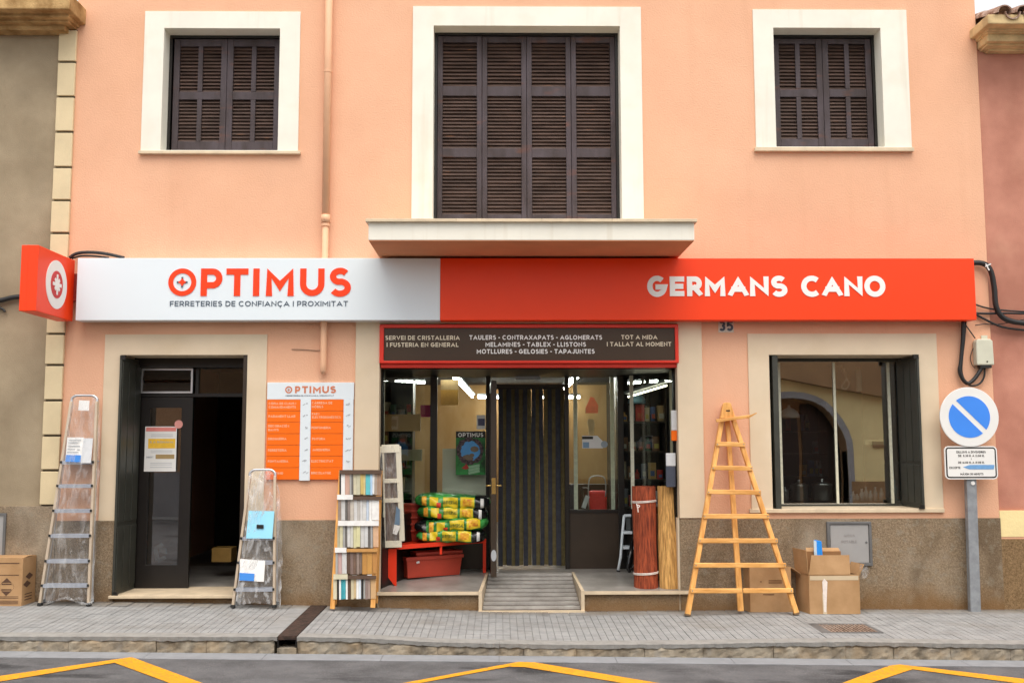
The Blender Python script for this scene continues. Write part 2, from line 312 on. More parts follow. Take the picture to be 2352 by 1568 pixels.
class MB:
    def __init__(s): s.v = []; s.f = []; s.mi = []; s.cur = 0
    def add(s, vs, fs):
        k = len(s.v); s.v += [tuple(v) for v in vs]
        for f in fs: s.f.append(tuple(i + k for i in f)); s.mi.append(s.cur)
        return s
    def box(s, x0, x1, y0, y1, z0, z1):
        x0, x1 = sorted((x0, x1)); y0, y1 = sorted((y0, y1)); z0, z1 = sorted((z0, z1))
        return s.add([(x0, y0, z0), (x1, y0, z0), (x1, y1, z0), (x0, y1, z0), (x0, y0, z1), (x1, y0, z1), (x1, y1, z1), (x0, y1, z1)],
                     [(0, 3, 2, 1), (4, 5, 6, 7), (0, 1, 5, 4), (1, 2, 6, 5), (2, 3, 7, 6), (3, 0, 4, 7)])
    def hexa(s, b, t):             # bottom four points (counter-clockwise seen from above), top four
        return s.add(list(b) + list(t), [(0, 3, 2, 1), (4, 5, 6, 7), (0, 1, 5, 4), (1, 2, 6, 5), (2, 3, 7, 6), (3, 0, 4, 7)])
    def bar(s, p, q, w, d, front=(0, -1, 0), w2=None):
        p = Vector(p); q = Vector(q); a = (q - p).normalized(); f = Vector(front)
        r = a.cross(f).normalized(); f = r.cross(a).normalized(); w2 = w2 or w
        A = [p - r * w / 2 + f * d / 2, p + r * w / 2 + f * d / 2, p + r * w / 2 - f * d / 2, p - r * w / 2 - f * d / 2]
        B = [q - r * w2 / 2 + f * d / 2, q + r * w2 / 2 + f * d / 2, q + r * w2 / 2 - f * d / 2, q - r * w2 / 2 - f * d / 2]
        return s.add(A + B, [(0, 1, 2, 3), (7, 6, 5, 4), (4, 5, 1, 0), (5, 6, 2, 1), (6, 7, 3, 2), (7, 4, 0, 3)])
    def tube(s, pts, r, n=8, closed=False):
        pts = [Vector(p) for p in pts]; rings = []; up = Vector((0.13, -.9, .4)).normalized()
        for i, p in enumerate(pts):
            a = pts[max(0, i - 1)]; b = pts[min(len(pts) - 1, i + 1)]
            t = (b - a).normalized(); u = t.cross(up)
            if u.length < .05: u = t.cross(Vector((1, 0, 0)))
            u.normalize(); v = t.cross(u).normalized(); rr = r[i] if isinstance(r, (list, tuple)) else r
            rings.append([p + (u * math.cos(6.28318 * k / n) + v * math.sin(6.28318 * k / n)) * rr for k in range(n)])
        vs = [v for rg in rings for v in rg]; fs = []
        for i in range(len(pts) - 1):
            for k in range(n):
                a = i * n + k; b = i * n + (k + 1) % n; fs.append((a, b, b + n, a + n))
        fs.append(tuple(range(n))[::-1]); fs.append(tuple(range((len(pts) - 1) * n, len(pts) * n)))
        return s.add(vs, fs)
    def lathe(s, c, prof, n=20):   # prof: (radius, height) pairs about the upright axis through c
        vs = []; fs = []
        for (r, h) in prof:
            for k in range(n): vs.append((c[0] + r * math.cos(6.28318 * k / n), c[1] + r * math.sin(6.28318 * k / n), c[2] + h))
        for i in range(len(prof) - 1):
            for k in range(n):
                a = i * n + k; b = i * n + (k + 1) % n; fs.append((a, b, b + n, a + n))
        fs.append(tuple(range(n))[::-1]); fs.append(tuple(range((len(prof) - 1) * n, len(prof) * n)))
        return s.add(vs, fs)
    def prism(s, poly, y0, y1):    # polygon in X-Z, counter-clockwise seen from the street, from y0 (front) to y1
        n = len(poly); vs = [(x, y0, z) for x, z in poly] + [(x, y1, z) for x, z in poly]
        fs = [tuple(range(n)), tuple(range(2 * n - 1, n - 1, -1))]
        for i in range(n):
            j = (i + 1) % n; fs.append((j, i, i + n, j + n))
        return s.add(vs, fs)
    def ring(s, o, i, y0, y1):     # rectangular frame: outer (x0,x1,z0,z1), inner, from y0 to y1
        X0, X1, Z0, Z1 = o; a, b, c, d = i
        vs = []
        for y in (y0, y1): vs += [(X0, y, Z0), (X1, y, Z0), (X1, y, Z1), (X0, y, Z1), (a, y, c), (b, y, c), (b, y, d), (a, y, d)]
        fs = []
        for k in range(4):
            j = (k + 1) % 4
            fs.append((k, j, j + 4, k + 4)); fs.append((k + 8, k + 12, j + 12, j + 8))
            fs.append((j, k, k + 8, j + 8)); fs.append((k + 4, j + 4, j + 12, k + 12))
        return s.add(vs, fs)
    def wall(s, x0, x1, z0, z1, y0, y1, holes):
        xs = sorted({x0, x1, *[h[0] for h in holes], *[h[1] for h in holes]}); zs = sorted({z0, z1, *[h[2] for h in holes], *[h[3] for h in holes]})
        for i in range(len(xs) - 1):
            for j in range(len(zs) - 1):
                cx = (xs[i] + xs[i + 1]) / 2; cz = (zs[j] + zs[j + 1]) / 2
                if any(h[0] < cx < h[1] and h[2] < cz < h[3] for h in holes): continue
                a, b, c, d = xs[i], xs[i + 1], zs[j], zs[j + 1]
                s.add([(a, y0, c), (b, y0, c), (b, y0, d), (a, y0, d)], [(0, 1, 2, 3)])
                s.add([(a, y1, c), (b, y1, c), (b, y1, d), (a, y1, d)], [(3, 2, 1, 0)])
        for a, b, c, d in holes + [(x0, x1, z0, z1)]:
            s.add([(a, y0, c), (b, y0, c), (b, y0, d), (a, y0, d), (a, y1, c), (b, y1, c), (b, y1, d), (a, y1, d)],
                  [(0, 1, 5, 4), (1, 2, 6, 5), (2, 3, 7, 6), (3, 0, 4, 7)])
        return s
    def disc(s, c, r, y0, y1, n=40, r2=None):
        r2 = r2 or r
        return s.prism([(c[0] + r * math.cos(6.28318 * k / n), c[1] + r2 * math.sin(6.28318 * k / n)) for k in range(n)], y0, y1)
    def build(s, name, m, parent=None, bevel=0, smooth=False, **kw):
        me = bpy.data.meshes.new(name); me.from_pydata(s.v, [], s.f)
        for x in (m if isinstance(m, (list, tuple)) else [m]): me.materials.append(x)
        if any(s.mi): me.polygons.foreach_set('material_index', s.mi)
        if smooth: me.polygons.foreach_set('use_smooth', [True] * len(s.f))
        me.update()
        o = bpy.data.objects.new(name, me); link(o, parent, (0, 0, 0))
        if bevel:
            b = o.modifiers.new('bevel', 'BEVEL'); b.width = bevel; b.segments = 2; b.limit_method = 'ANGLE'; b.angle_limit = rad(40)
        return prop(o, **kw)
def mesh_of(mb, name, m):
    me = bpy.data.meshes.new(name); me.from_pydata(mb.v, [], mb.f); me.materials.append(m); me.update(); return me
def smooth_path(pts, n=6):
    pts = [Vector(p) for p in pts]; o = []
    for i in range(len(pts) - 1):
        p0 = pts[max(0, i - 1)]; p1 = pts[i]; p2 = pts[i + 1]; p3 = pts[min(len(pts) - 1, i + 2)]
        for k in range(n):
            t = k / n
            o.append(.5 * ((2 * p1) + (p2 - p0) * t + (2 * p0 - 5 * p1 + 4 * p2 - p3) * t * t + (3 * p1 - p0 - 3 * p2 + p3) * t ** 3))
    o.append(pts[-1]); return o

# ---------------------------------------------------------------- lettering: geometric sans built from strokes
def arc(cx, cy, rx, ry, a0, a1, n=14):
    return [(cx + rx * math.cos(rad(a0 + (a1 - a0) * k / n)), cy + ry * math.sin(rad(a0 + (a1 - a0) * k / n))) for k in range(n + 1)]
GL = {
 'A': (1.05, [[(0, 0), (.5, 1), (1, 0)], [(.2, .3), (.8, .3)]]),
 'B': (.78, [[(0, 0), (0, 1)], [(0, 1), (.55, 1)] + arc(.55, .77, .38, .23, 90, -90) + [(0, .54)], [(0, .54), (.6, .54)] + arc(.6, .27, .4, .27, 90, -90) + [(0, 0)]]),
 'C': (.95, [arc(.55, .5, .55, .5, 48, 312, 24)]),
 'D': (.9, [[(0, 0), (0, 1)], [(0, 1), (.45, 1)] + arc(.45, .5, .55, .5, 90, -90, 18) + [(0, 0)]]),
 'E': (.7, [[(1, 1), (0, 1), (0, 0), (1, 0)], [(0, .5), (.9, .5)]]),
 'F': (.68, [[(1, 1), (0, 1), (0, 0)], [(0, .48), (.9, .48)]]),
 'G': (1., [arc(.5, .5, .5, .5, 48, 330, 26) + [(1, .46), (.56, .46)]]),
 'H': (.86, [[(0, 0), (0, 1)], [(1, 0), (1, 1)], [(0, .5), (1, .5)]]),
 'I': (.0, [[(.5, 0), (.5, 1)]]),
 'J': (.6, [[(1, 1), (1, .35)] + arc(.5, .35, .5, .35, 0, -160)]),
 'K': (.82, [[(0, 0), (0, 1)], [(1, 1), (.05, .42)], [(.35, .6), (1, 0)]]),
 'L': (.64, [[(0, 1), (0, 0), (1, 0)]]),
 'M': (1.05, [[(0, 0), (0, 1), (.5, .32), (1, 1), (1, 0)]]),
 'N': (.9, [[(0, 0), (0, 1), (1, 0), (1, 1)]]),
 'O': (1.05, [arc(.5, .5, .5, .5, 90, 450, 36)]),
 'P': (.76, [[(0, 0), (0, 1)], [(0, 1), (.55, 1)] + arc(.55, .68, .45, .32, 90, -90) + [(0, .36)]]),
 'Q': (1.05, [arc(.5, .5, .5, .5, 90, 450, 36), [(.6, .3), (1, 0)]]),
 'R': (.8, [[(0, 0), (0, 1)], [(0, 1), (.55, 1)] + arc(.55, .7, .42, .3, 90, -90) + [(0, .4)], [(.5, .4), (.98, 0)]]),
 'S': (.74, [arc(.5, .755, .46, .245, 35, 250, 16) + arc(.5, .265, .5, .265, 75, -150, 18)]),
 'T': (.8, [[(0, 1), (1, 1)], [(.5, 1), (.5, 0)]]),
 'U': (.84, [[(0, 1), (0, .42)] + arc(.5, .42, .5, .42, 180, 360, 18) + [(1, 1)]]),
 'V': (.98, [[(0, 1), (.5, 0), (1, 1)]]),
 'W': (1.4, [[(0, 1), (.25, 0), (.5, 1), (.75, 0), (1, 1)]]),
 'X': (.88, [[(0, 0), (1, 1)], [(0, 1), (1, 0)]]),
 'Y': (.88, [[(0, 1), (.5, .45), (1, 1)], [(.5, .45), (.5, 0)]]),
 'Z': (.78, [[(0, 1), (1, 1), (0, 0), (1, 0)]]),
 '-': (.4, [[(0, .45), (1, .45)]]), '.': (0., [[(.5, 0), (.5, .02)]]), "'": (0., [[(.5, .8), (.5, 1)]]), ' ': (.22, []),
 '+': (.6, [[(.5, .2), (.5, .8)], [(0, .5), (1, .5)]]),
 '0': (.66, [arc(.5, .5, .5, .5, 90, 450, 28)]), '1': (.3, [[(0, .8), (1, 1), (1, 0)]]),
 '3': (.62, [arc(.5, .75, .45, .25, 150, -90, 14), arc(.5, .26, .5, .26, 90, -150, 14)]),
 '5': (.62, [[(.9, 1), (.12, 1), (.06, .58)] + arc(.46, .32, .54, .32, 110, -150, 16)]),
 '6': (.64, [arc(.5, .32, .5, .32, 0, 360, 20), [(.85, 1), (.04, .42)]]),
 '8': (.62, [arc(.5, .76, .42, .24, 90, 450, 18), arc(.5, .27, .5, .27, 90, 450, 20)]),
 '9': (.64, [arc(.5, .68, .5, .32, 0, 360, 20), [(.15, 0), (.96, .58)]]),
}
ACC = {'Ç': 'C', 'Ò': 'O', 'À': 'A', 'Ó': 'O', 'È': 'E', 'Í': 'I', 'i': 'I', 'a': 'A', 'h': 'H', 'e': 'E', 'r': 'R', 's': 'S', 'u': 'U', 'n': 'N', 'v': 'V', 'l': 'L'}
def stroke(mb, pts, t, tf, zf):
    P2 = [Vector(p) for p in pts]
    q = [P2[0]]
    for p in P2[1:]:
        if (p - q[-1]).length > 1e-5: q.append(p)
    closed = (q[0] - q[-1]).length < 1e-4 and len(q) > 6
    n = len(q)
    if not closed:                  # square caps; clipped later to the cap height
        d = (q[1] - q[0]).normalized(); e = (q[-1] - q[-2]).normalized()
        if len(q) < 6 or abs(d.x) < .05 or abs(d.y) < .05: q[0] = q[0] - d * t / 2
        if len(q) < 6 or abs(e.x) < .05 or abs(e.y) < .05: q[-1] = q[-1] + e * t / 2
    L = []; R_ = []
    for i in range(n):
        a = q[i - 1] if i > 0 else (q[n - 2] if closed else None); b = q[i + 1] if i < n - 1 else (q[1] if closed else None)
        d1 = (q[i] - a).normalized() if a is not None else (b - q[i]).normalized()
        d2 = (b - q[i]).normalized() if b is not None else d1
        n1 = Vector((-d1.y, d1.x)); n2 = Vector((-d2.y, d2.x)); m = (n1 + n2)
        m = m.normalized() if m.length > .2 else n1
        k = min(2.2, 1 / max(.3, m.dot(n1)))
        L.append(q[i] + m * t / 2 * k); R_.append(q[i] - m * t / 2 * k)
    f0 = tf(0)
    vs = []
    for l_, r_ in zip(L, R_): vs += [zf(l_, 0), zf(r_, 0)]
    N = len(vs); vs2 = []
    for l_, r_ in zip(L, R_): vs2 += [zf(l_, 1), zf(r_, 1)]
    fs = []
    for i in range(n - 1):
        a = 2 * i
        fs.append((a, a + 1, a + 3, a + 2))
        fs.append((a + N, a + 2 + N, a + 3 + N, a + 1 + N))
        fs.append((a, a + 2, a + 2 + N, a + N)); fs.append((a + 1, a + 1 + N, a + 3 + N, a + 3))
    if not closed: fs += [(0, N, N + 1, 1), (2 * n - 2, 2 * n - 1, 2 * n - 1 + N, 2 * n - 2 + N)]
    mb.add(vs + vs2, fs)
def letter(mb, ch, x0, x1, z0, h, t, y, depth=.004, slope=0.0, overshoot=True, face=None):
    """one capital in the box x0..x1, z0..z0+h; t = stroke width; on the plane y facing the street"""
    base = ACC.get(ch, ch)
    if base not in GL: return
    wn, sk = GL[base]; ins = t / 2; W_ = x1 - x0
    for si, pts in enumerate(sk):
        q = [(x0 + ins + px * (W_ - t), z0 + ins + pz * (h - t)) if W_ > t else ((x0 + x1) / 2, z0 + ins + pz * (h - t)) for px, pz in pts]
        yy = y - si * .0004
        def zf(p, back, yy=yy):
            zc = min(max(p[1], z0), z0 + h); xx = p[0]
            v = (xx, yy if not back else y + depth, zc + slope * (xx - x0))
            return face(v) if face else v
        stroke(mb, q, t, lambda k: k, zf)
    if ch == 'Ç':
        cx = (x0 + x1) / 2 + .05 * h; mb.box(cx - t * .4, cx + t * .4, y, y + depth, z0 - .26 * h, z0 + .02 * h)
    if ch in 'ÒÀÓÈ':
        cx = (x0 + x1) / 2; s = -1 if ch in 'ÒÀÈ' else 1
        mb.bar((cx - .1 * h * s, y, z0 + h * 1.08), (cx + .1 * h * s, y, z0 + h * 1.26), t * .7, depth)
def words(par, m, s, x0, x1, z0, h, y, t=.18, name='word'):
    out = []; text(None, s, x0, x1, z0, h, y, t, out=out)
    for w_ in out: w_.build(name, m, par)
def text(mb, s, x0, x1, z0, h, y, t=.18, slope=0.0, depth=.003, face=None, gap=.17, out=None):
    """a line of capitals stretched to run from x0 to x1; t = stroke width / height"""
    tt = t * h; ws = []
    for ch in s:
        b = ACC.get(ch, ch); wn = GL.get(b, (0.2, []))[0]
        ws.append(max(wn * h * .92, tt) if b != ' ' else .22 * h)
    g = gap * h; tot = sum(ws) + g * (len(s) - 1); k = (x1 - x0) / tot; x = x0
    if out is not None: mb = MB(); out.append(mb)
    for ch, w_ in zip(s, ws):
        if out is not None and ch == ' ': mb = MB(); out.append(mb)
        letter(mb, ch, x, x + w_ * k, z0 + slope * (x - x0), h, tt * min(1, (k + 1) / 2), y, depth, slope, face=face)
        x += (w_ + g) * k

# ================================================================ GROUND
YK = -1.60                                         # front line of the kerb
def _knots(ks, Y):
    return [(P(a, b, Y).x, P(a, b, Y).z) for a, b in ks]
ZF = _knots([(0, 1377), (250, 1380), (650, 1387), (1100, 1400), (1340, 1402), (1700, 1399), (2000, 1397), (2352, 1398)], 0)
ZK = _knots([(0, 1460), (700, 1461), (850, 1464), (1000, 1473), (1300, 1479), (1600, 1477), (1750, 1474), (1950, 1472), (2352, 1478)], YK)
def interp(ks, x):
    if x <= ks[0][0]: return ks[0][1]
    for (a, za), (b, zb) in zip(ks, ks[1:]):
        if x <= b: return za + (zb - za) * (x - a) / (b - a)
    return ks[-1][1]
def zp(x, y):                                      # pavement height: it dips towards the dropped kerb
    t = min(1, max(0, y / YK)); return interp(ZF, x) * (1 - t) + interp(ZK, x) * t
_a = P(0, 1496, YK); _b = P(2352, 1518, YK)
RS = (_b.z - _a.z) / (_b.x - _a.x); R0 = _a.z - RS * _a.x
def zr(x): return R0 + RS * max(-12, min(12, x))   # the street falls slightly to the right
def GP(px, py, h=0.0):                             # where a pixel meets the pavement (plus h)
    z = 0.0
    for _ in range(12):
        g = G(px, py, z); z = zp(g.x, min(0, max(YK, g.y))) + h
    return Vector((g.x, g.y, z))

mb = MB(); mb.add([(-150, -150, R0 - .9), (150, -150, R0 - .9), (150, 150, R0 - .9), (-150, 150, R0 - .9)], [(0, 1, 2, 3)])
mb.build('ground', M['gnd'], kind='structure')
mb = MB()
xs = [-60, -12] + [-12 + i for i in range(1, 25)] + [60]
for a, b in zip(xs, xs[1:]):
    for y0, y1 in ((-12.4, -6), (-6, -3), (-3, YK + .05)):
        mb.add([(a, y0, zr(a)), (b, y0, zr(b)), (b, y1, zr(b)), (a, y1, zr(a))], [(0, 1, 2, 3)])
road = mb.build('road', M['asphalt'], kind='structure')
mb = MB()
for i in range(-16, 16):
    a, b = i, i + 1; yw = YK - .235
    mb.hexa([(a, yw, zr(a) - .02), (b - .004, yw, zr(b) - .02), (b - .004, YK, zr(b) - .02), (a, YK, zr(a) - .02)],
            [(a, yw, zr(a) + .004), (b - .004, yw, zr(b) + .004), (b - .004, YK, zr(b) + .008), (a, YK, zr(a) + .008)])
mb.build('gutter', M['gutter'], kind='structure')

# painted zigzag on the road
def road_pt(px, py):
    z = R0
    for _ in range(8):
        g = G(px, py, z); z = zr(g.x)
    return Vector((g.x, g.y, z + .005))
def paint(quads, w=None):
    m_ = MB()
    for q in quads:
        p = [road_pt(*c) for c in q]
        m_.add(p, [(0, 1, 2, 3)])
    return m_.build('yellow_line', M['ylw'], road)
def ext(a, b, t): return (a[0] + (b[0] - a[0]) * t, a[1] + (b[1] - a[1]) * t)
def strip(p, q, e0, e1):       # p,q near-edge pixels ; e0,e1 far-edge pixels
    return (p, q, e1, e0)
paint([((-60, 1575), (263, 1522), (302, 1509), (-60, 1561)), ((263, 1522), (420, 1580), (495, 1580), (302, 1509))])
paint([((908, 1579), (1168, 1531), (1190, 1520), (870, 1579)), ((1168, 1531), (1205, 1532), (1228, 1521), (1190, 1520)), ((1205, 1532), (1500, 1580), (1580, 1580), (1228, 1521))])
paint([((1950, 1585), (2096, 1537), (2045, 1528), (1890, 1585)), ((2096, 1537), (2420, 1580), (2420, 1567), (2068, 1526)), ((2096, 1537), (2068, 1526), (2045, 1528), (2045, 1528))])

# pavement bed, tiles, kerb stones
pave = thing('pavement', (0, 0, 0), kind='structure')
mb = MB()
for i in range(-64, 64):
    a, b = i * .2, i * .2 + .2
    for k in range(4):
        y0, y1 = YK + .16 + (-(YK) - .16) * k / 4 if k else YK + .10, YK + .16 + (-(YK) - .16) * (k + 1) / 4
        mb.add([(a, y0, zp(a, y0) - .007), (b, y0, zp(b, y0) - .007), (b, y1, zp(b, y1) - .007), (a, y1, zp(a, y1) - .007)], [(0, 1, 2, 3)])
mb.build('joint_bed', M['paveb'], pave)
T = .20; rows = 7
DR = (P(703, 1388, 0).x, P(752, 1388, 0).x)        # iron strip across the pavement
dp = [G(645, 1462, .0), G(690, 1462, .0)]
DRX0, DRX1 = (DR[0] + dp[0].x) / 2 + .012, (DR[1] + dp[1].x) / 2 - .012
gr = [GP(1889, 1453), GP(2022, 1453), GP(1994, 1431), GP(1856, 1431)]
GX0, GX1 = (gr[0].x + gr[3].x) / 2, (gr[1].x + gr[2].x) / 2; GY0, GY1 = (gr[0].y + gr[1].y) / 2, (gr[2].y + gr[3].y) / 2
def tile_mesh(w_, d_):
    m_ = MB()
    for k in range(3):
        a = -w_ / 2 + k * w_ / 3 + .001; b = a + w_ / 3 - .002
        m_.hexa([(a, -d_ / 2, -.02), (b, -d_ / 2, -.02), (b, d_ / 2, -.02), (a, d_ / 2, -.02)],
                [(a + .0015, -d_ / 2 + .0015, 0), (b - .0015, -d_ / 2 + .0015, 0), (b - .0015, d_ / 2 - .0015, 0), (a + .0015, d_ / 2 - .0015, 0)])
    return m_
TM = mesh_of(tile_mesh(T - .002, T - .003), 'paving_tile', M['pave'])
cells = []
TY0 = YK + .155
for i in range(-40, 41):
    for j in range(rows + 1):
        x = i * T; y = TY0 + T * (j + .5)
        if y > .08: continue
        if DRX0 - T / 2 < x < DRX1 + T / 2 or (GX0 - T / 2 < x < GX1 + T / 2 and GY0 - T / 2 < y < GY1 + T / 2): continue
        cells.append((x, y))
vis = [c for c in cells if abs(c[0]) < 5.35 and c[1] < -.02]
vis.sort(key=lambda c: c[1] + .0001 * abs(c[0]))
one = set(vis[:298]); rest = MB()
for c in cells:
    x, y = c; z = zp(x, y) + random.uniform(-.0012, .0012)
    sx = (zp(x + .1, y) - zp(x - .1, y)) / .2; sy = (zp(x, y + .1) - zp(x, y - .1)) / .2 if -1.4 < y < -.1 else 0
    if c in one:
        inst('paving_tile', TM, (x, y, z), pave, (math.atan(sy), -math.atan(sx), random.uniform(-.004, .004)))
    else:
        for k in range(3):
            a = x - T / 2 + .004 + k * .064; b = a + .060; d_ = T / 2 - .004
            rest.add([(a, y - d_, z - sy * d_), (b, y - d_, z - sy * d_), (b, y + d_, z + sy * d_), (a, y + d_, z + sy * d_)], [(0, 1, 2, 3)])
def strip_fill(x0, x1, y0, y1):                    # cut tiles that close the gaps beside iron and grate
    n = max(1, int((y1 - y0) / T + .5))
    for k in range(n):
        a = y0 + (y1 - y0) * k / n + .002; b = y0 + (y1 - y0) * (k + 1) / n - .002
        rest.add([(x0 + .002, a, zp(x0, a)), (x1 - .002, a, zp(x1, a)), (x1 - .002, b, zp(x1, b)), (x0 + .002, b, zp(x0, b))], [(0, 1, 2, 3)])
il = max(x for x in (i * T for i in range(-40, 41)) if x <= DRX0 - T / 2); ir = min(x for x in (i * T for i in range(-40, 41)) if x >= DRX1 + T / 2)
strip_fill(il + T / 2, DRX0, TY0, 0); strip_fill(DRX1, ir - T / 2, TY0, 0)
gl = max(i * T for i in range(-40, 41) if i * T <= GX0 - T / 2) + T / 2; grr = min(i * T for i in range(-40, 41) if i * T >= GX1 + T / 2) - T / 2
gb = max(TY0 + T * (j + .5) for j in range(-1, 9) if TY0 + T * (j + .5) <= GY0 - T / 2) + T / 2
gt = min(TY0 + T * (j + .5) for j in range(0, 12) if TY0 + T * (j + .5) >= GY1 + T / 2) - T / 2
strip_fill(gl, GX0, gb, gt); strip_fill(GX1, grr, gb, gt)
if GY0 - gb > .01: strip_fill(GX0, GX1, gb, GY0)
if gt - GY1 > .01: strip_fill(GX0, GX1, GY1, gt)
rest.build('far_paving_tiles', M['pave'], pave, kind='stuff')

kerb = thing('kerb', (0, YK, 0), kind='structure')
rng = random.Random(5); x = -7.2
seg = []
while x < 7.2:
    L_ = rng.uniform(.42, .78); seg.append((x, x + L_)); x += L_
for a, b in seg:
    if a < DRX0 < b or a < DRX1 < b or (DRX0 < a < DRX1):
        parts_ = []
        if a < DRX0: parts_.append((a, min(b, DRX0)))
        if b > DRX1: parts_.append((max(a, DRX1), b))
    else: parts_ = [(a, b)]
    for a2, b2 in parts_:
        if b2 - a2 < .03: continue
        m_ = MB(); nx = max(2, int((b2 - a2) / .035)); nz = 5
        ph = rng.uniform(0, 99); vs = []; off = rng.uniform(-.006, .008)
        for j in range(nz + 1):
            for i in range(nx + 1):
                xx = a2 + .0015 + (b2 - a2 - .003) * i / nx
                t0 = zp(xx, YK) - .030; z0_ = zr(xx) - .03; zz = z0_ + (t0 - z0_) * j / nz
                bump_ = .005 * math.sin(xx * 37 + ph) * math.sin(zz * 60 + ph * 2) + rng.uniform(-.003, .003)
                e = .010 if (i in (0, nx) or j in (0, nz)) else 0
                vs.append((xx, YK + off + bump_ + e, zz))
        N_ = len(vs)
        for j in range(nz + 1):
            for i in range(nx + 1):
                v = vs[j * (nx + 1) + i]; vs.append((v[0], YK + .14, v[2])) if j in (0, nz) or i in (0, nx) else vs.append((v[0], YK + .1, v[2]))
        fs = []
        for j in range(nz):
            for i in range(nx):
                k = j * (nx + 1) + i; fs.append((k, k + 1, k + nx + 2, k + nx + 1))
        for i in range(nx):
            k = nz * (nx + 1) + i; fs.append((k, k + 1, k + 1 + N_, k + N_))
        for j in range(nz):
            k = j * (nx + 1); fs.append((k + nx + 1, k, k + N_, k + nx + 1 + N_)); k += nx; fs.append((k, k + nx + 1, k + nx + 1 + N_, k + N_))
        m_.add(vs, fs); m_.build('kerb_stone', M['kerb'], kerb, smooth=False)
# worn concrete lip along the top of the kerb
def lip(a, b):
    m_ = MB(); n = max(2, int((b - a) / .04)); rr = random.Random(int(a * 10) + 50); F = []; Bk = []
    for i in range(n + 1):
        xx = a + (b - a) * i / n; yy = YK - .012 + rr.uniform(-.009, .009); z = zp(xx, YK)
        F.append((xx, yy, z - .002, z - .030 - rr.uniform(0, .012))); Bk.append((xx, YK + .152, zp(xx, YK + .15) + .001))
    for i in range(n):
        p, q = F[i], F[i + 1]
        m_.add([(p[0], p[1], p[2]), (q[0], q[1], q[2]), Bk[i + 1], Bk[i], (p[0], p[1] + .004, p[3]), (q[0], q[1] + .004, q[3])], [(0, 1, 2, 3), (4, 5, 1, 0)])
    m_.build('kerb_lip', M['kerbtop'], kerb)
lp = -7.2
while lp < 7.2:
    q = lp + 1.2
    for a, b in ([(lp, min(q, DRX0)), (max(lp, DRX1), q)] if lp < DRX1 and q > DRX0 else [(lp, q)]):
        if b - a > .02: lip(a + .001, b - .001)
    lp = q

t = thing('drain_channel', ((DRX0 + DRX1) / 2, -.8, zp(DRX0, -.8)), 'rusty dark iron cover strip crossing the pavement to an outlet in the kerb', 'drain cover')
m_ = MB()
for k in range(8):
    y0 = YK + .01 + (0 - YK - .03) * k / 8; y1 = YK + .01 + (0 - YK - .03) * (k + 1) / 8
    m_.hexa([(DRX0 + .004, y0, zp(DRX0, y0) - .03), (DRX1 - .004, y0, zp(DRX0, y0) - .03), (DRX1 - .004, y1, zp(DRX0, y1) - .03), (DRX0 + .004, y1, zp(DRX0, y1) - .03)],
            [(DRX0 + .004, y0, zp(DRX0, y0) + .003), (DRX1 - .004, y0, zp(DRX0, y0) + .003), (DRX1 - .004, y1, zp(DRX0, y1) + .003), (DRX0 + .004, y1, zp(DRX0, y1) + .003)])
m_.build('cover_plate', M['rust'], t)
m_ = MB(); zt = zp(DRX0, YK)
m_.box(DRX0 + .002, DRX0 + .012, YK, YK + .3, zt - .095, zt - .032).box(DRX1 - .012, DRX1 - .002, YK, YK + .3, zt - .095, zt - .032).box(DRX0 + .002, DRX1 - .002, YK + .28, YK + .3, zt - .095, zt - .032)
m_.build('outlet_lining', M['black'], t)
MB().box(DRX0 + .002, DRX1 - .002, YK - .012, YK + .3, zt - .21, zt - .098).build('outlet_sill', M['kerb'], t)

t = thing('drain_grate', ((GX0 + GX1) / 2, (GY0 + GY1) / 2, zp(GX0, GY0)), 'rusty square street grate set in the grey paving before the cartons', 'drain grate')
zg = zp((GX0 + GX1) / 2, (GY0 + GY1) / 2)
_r = MB(); a, b, c, d = GX0, GX1, GY0, GY1
_r.box(a, b, c, c + .035, zg - .03, zg + .001).box(a, b, d - .035, d, zg - .03, zg + .001).box(a, a + .09, c + .035, d - .035, zg - .03, zg + .001).box(b - .035, b, c + .035, d - .035, zg - .03, zg + .001)
_r.build('surround', M['hatchf'], t)
MB().box(a + .09, b - .035, c + .035, d - .035, zg - .09, zg - .08).build('sump', M['black'], t)
x = a + .10; BM = mesh_of(MB().box(-.009, .009, c + .035 - (c + d) / 2, (d - c) / 2 - .035, -.03, .0), 'bar', M['grate'])
while x < b - .04:
    inst('bar', BM, (x, (c + d) / 2, zg + .001), t); x += .034

# ================================================================ SHOP HOUSE
XL = XM((165, 300), (147, 841)); XR = XM((2240.5, 82), (2297, 1188))
ZT = 7.6
house = thing('shop_house', (0, 0, 0), 'two storey peach rendered shop house with cream window surrounds and brown shutters', 'house')
def rect(l, r, t_, b, Y=0):        # pixel edges -> world rectangle (x0,x1,z0,z1)
    cy_ = (t_ + b) / 2; cx = (l + r) / 2
    return (X(l, cy_, Y), X(r, cy_, Y), Z(cx, b, Y), Z(cx, t_, Y))
W1o = rect(329, 688, 28, 348); W1 = rect(374, 641, 67, 346)
W2o = rect(947, 1475, 17, 510); W2 = rect(995, 1426, 61, 510)
W3o = rect(1732, 2087, 24, 341); W3 = rect(1779, 2026, 66, 338)
PLZ = ZM((300, 1195), (2200, 1189))
D1o = rect(235, 610, 768, 1195); D1 = rect(270, 563, 815, 1372); D1 = (D1[0], D1[1], zp(-4, 0) - .05, D1[3])
D1o = (D1o[0], D1o[1], PLZ, D1o[3])
S1 = (X(871, 1000), X(1557, 1000), -.1, Z(1200, 733)); SP = (X(815, 1000), X(1615, 1000))
W4o = rect(1721, 2158, 766, 1176); W4 = rect(1770, 2114, 815, 1168)
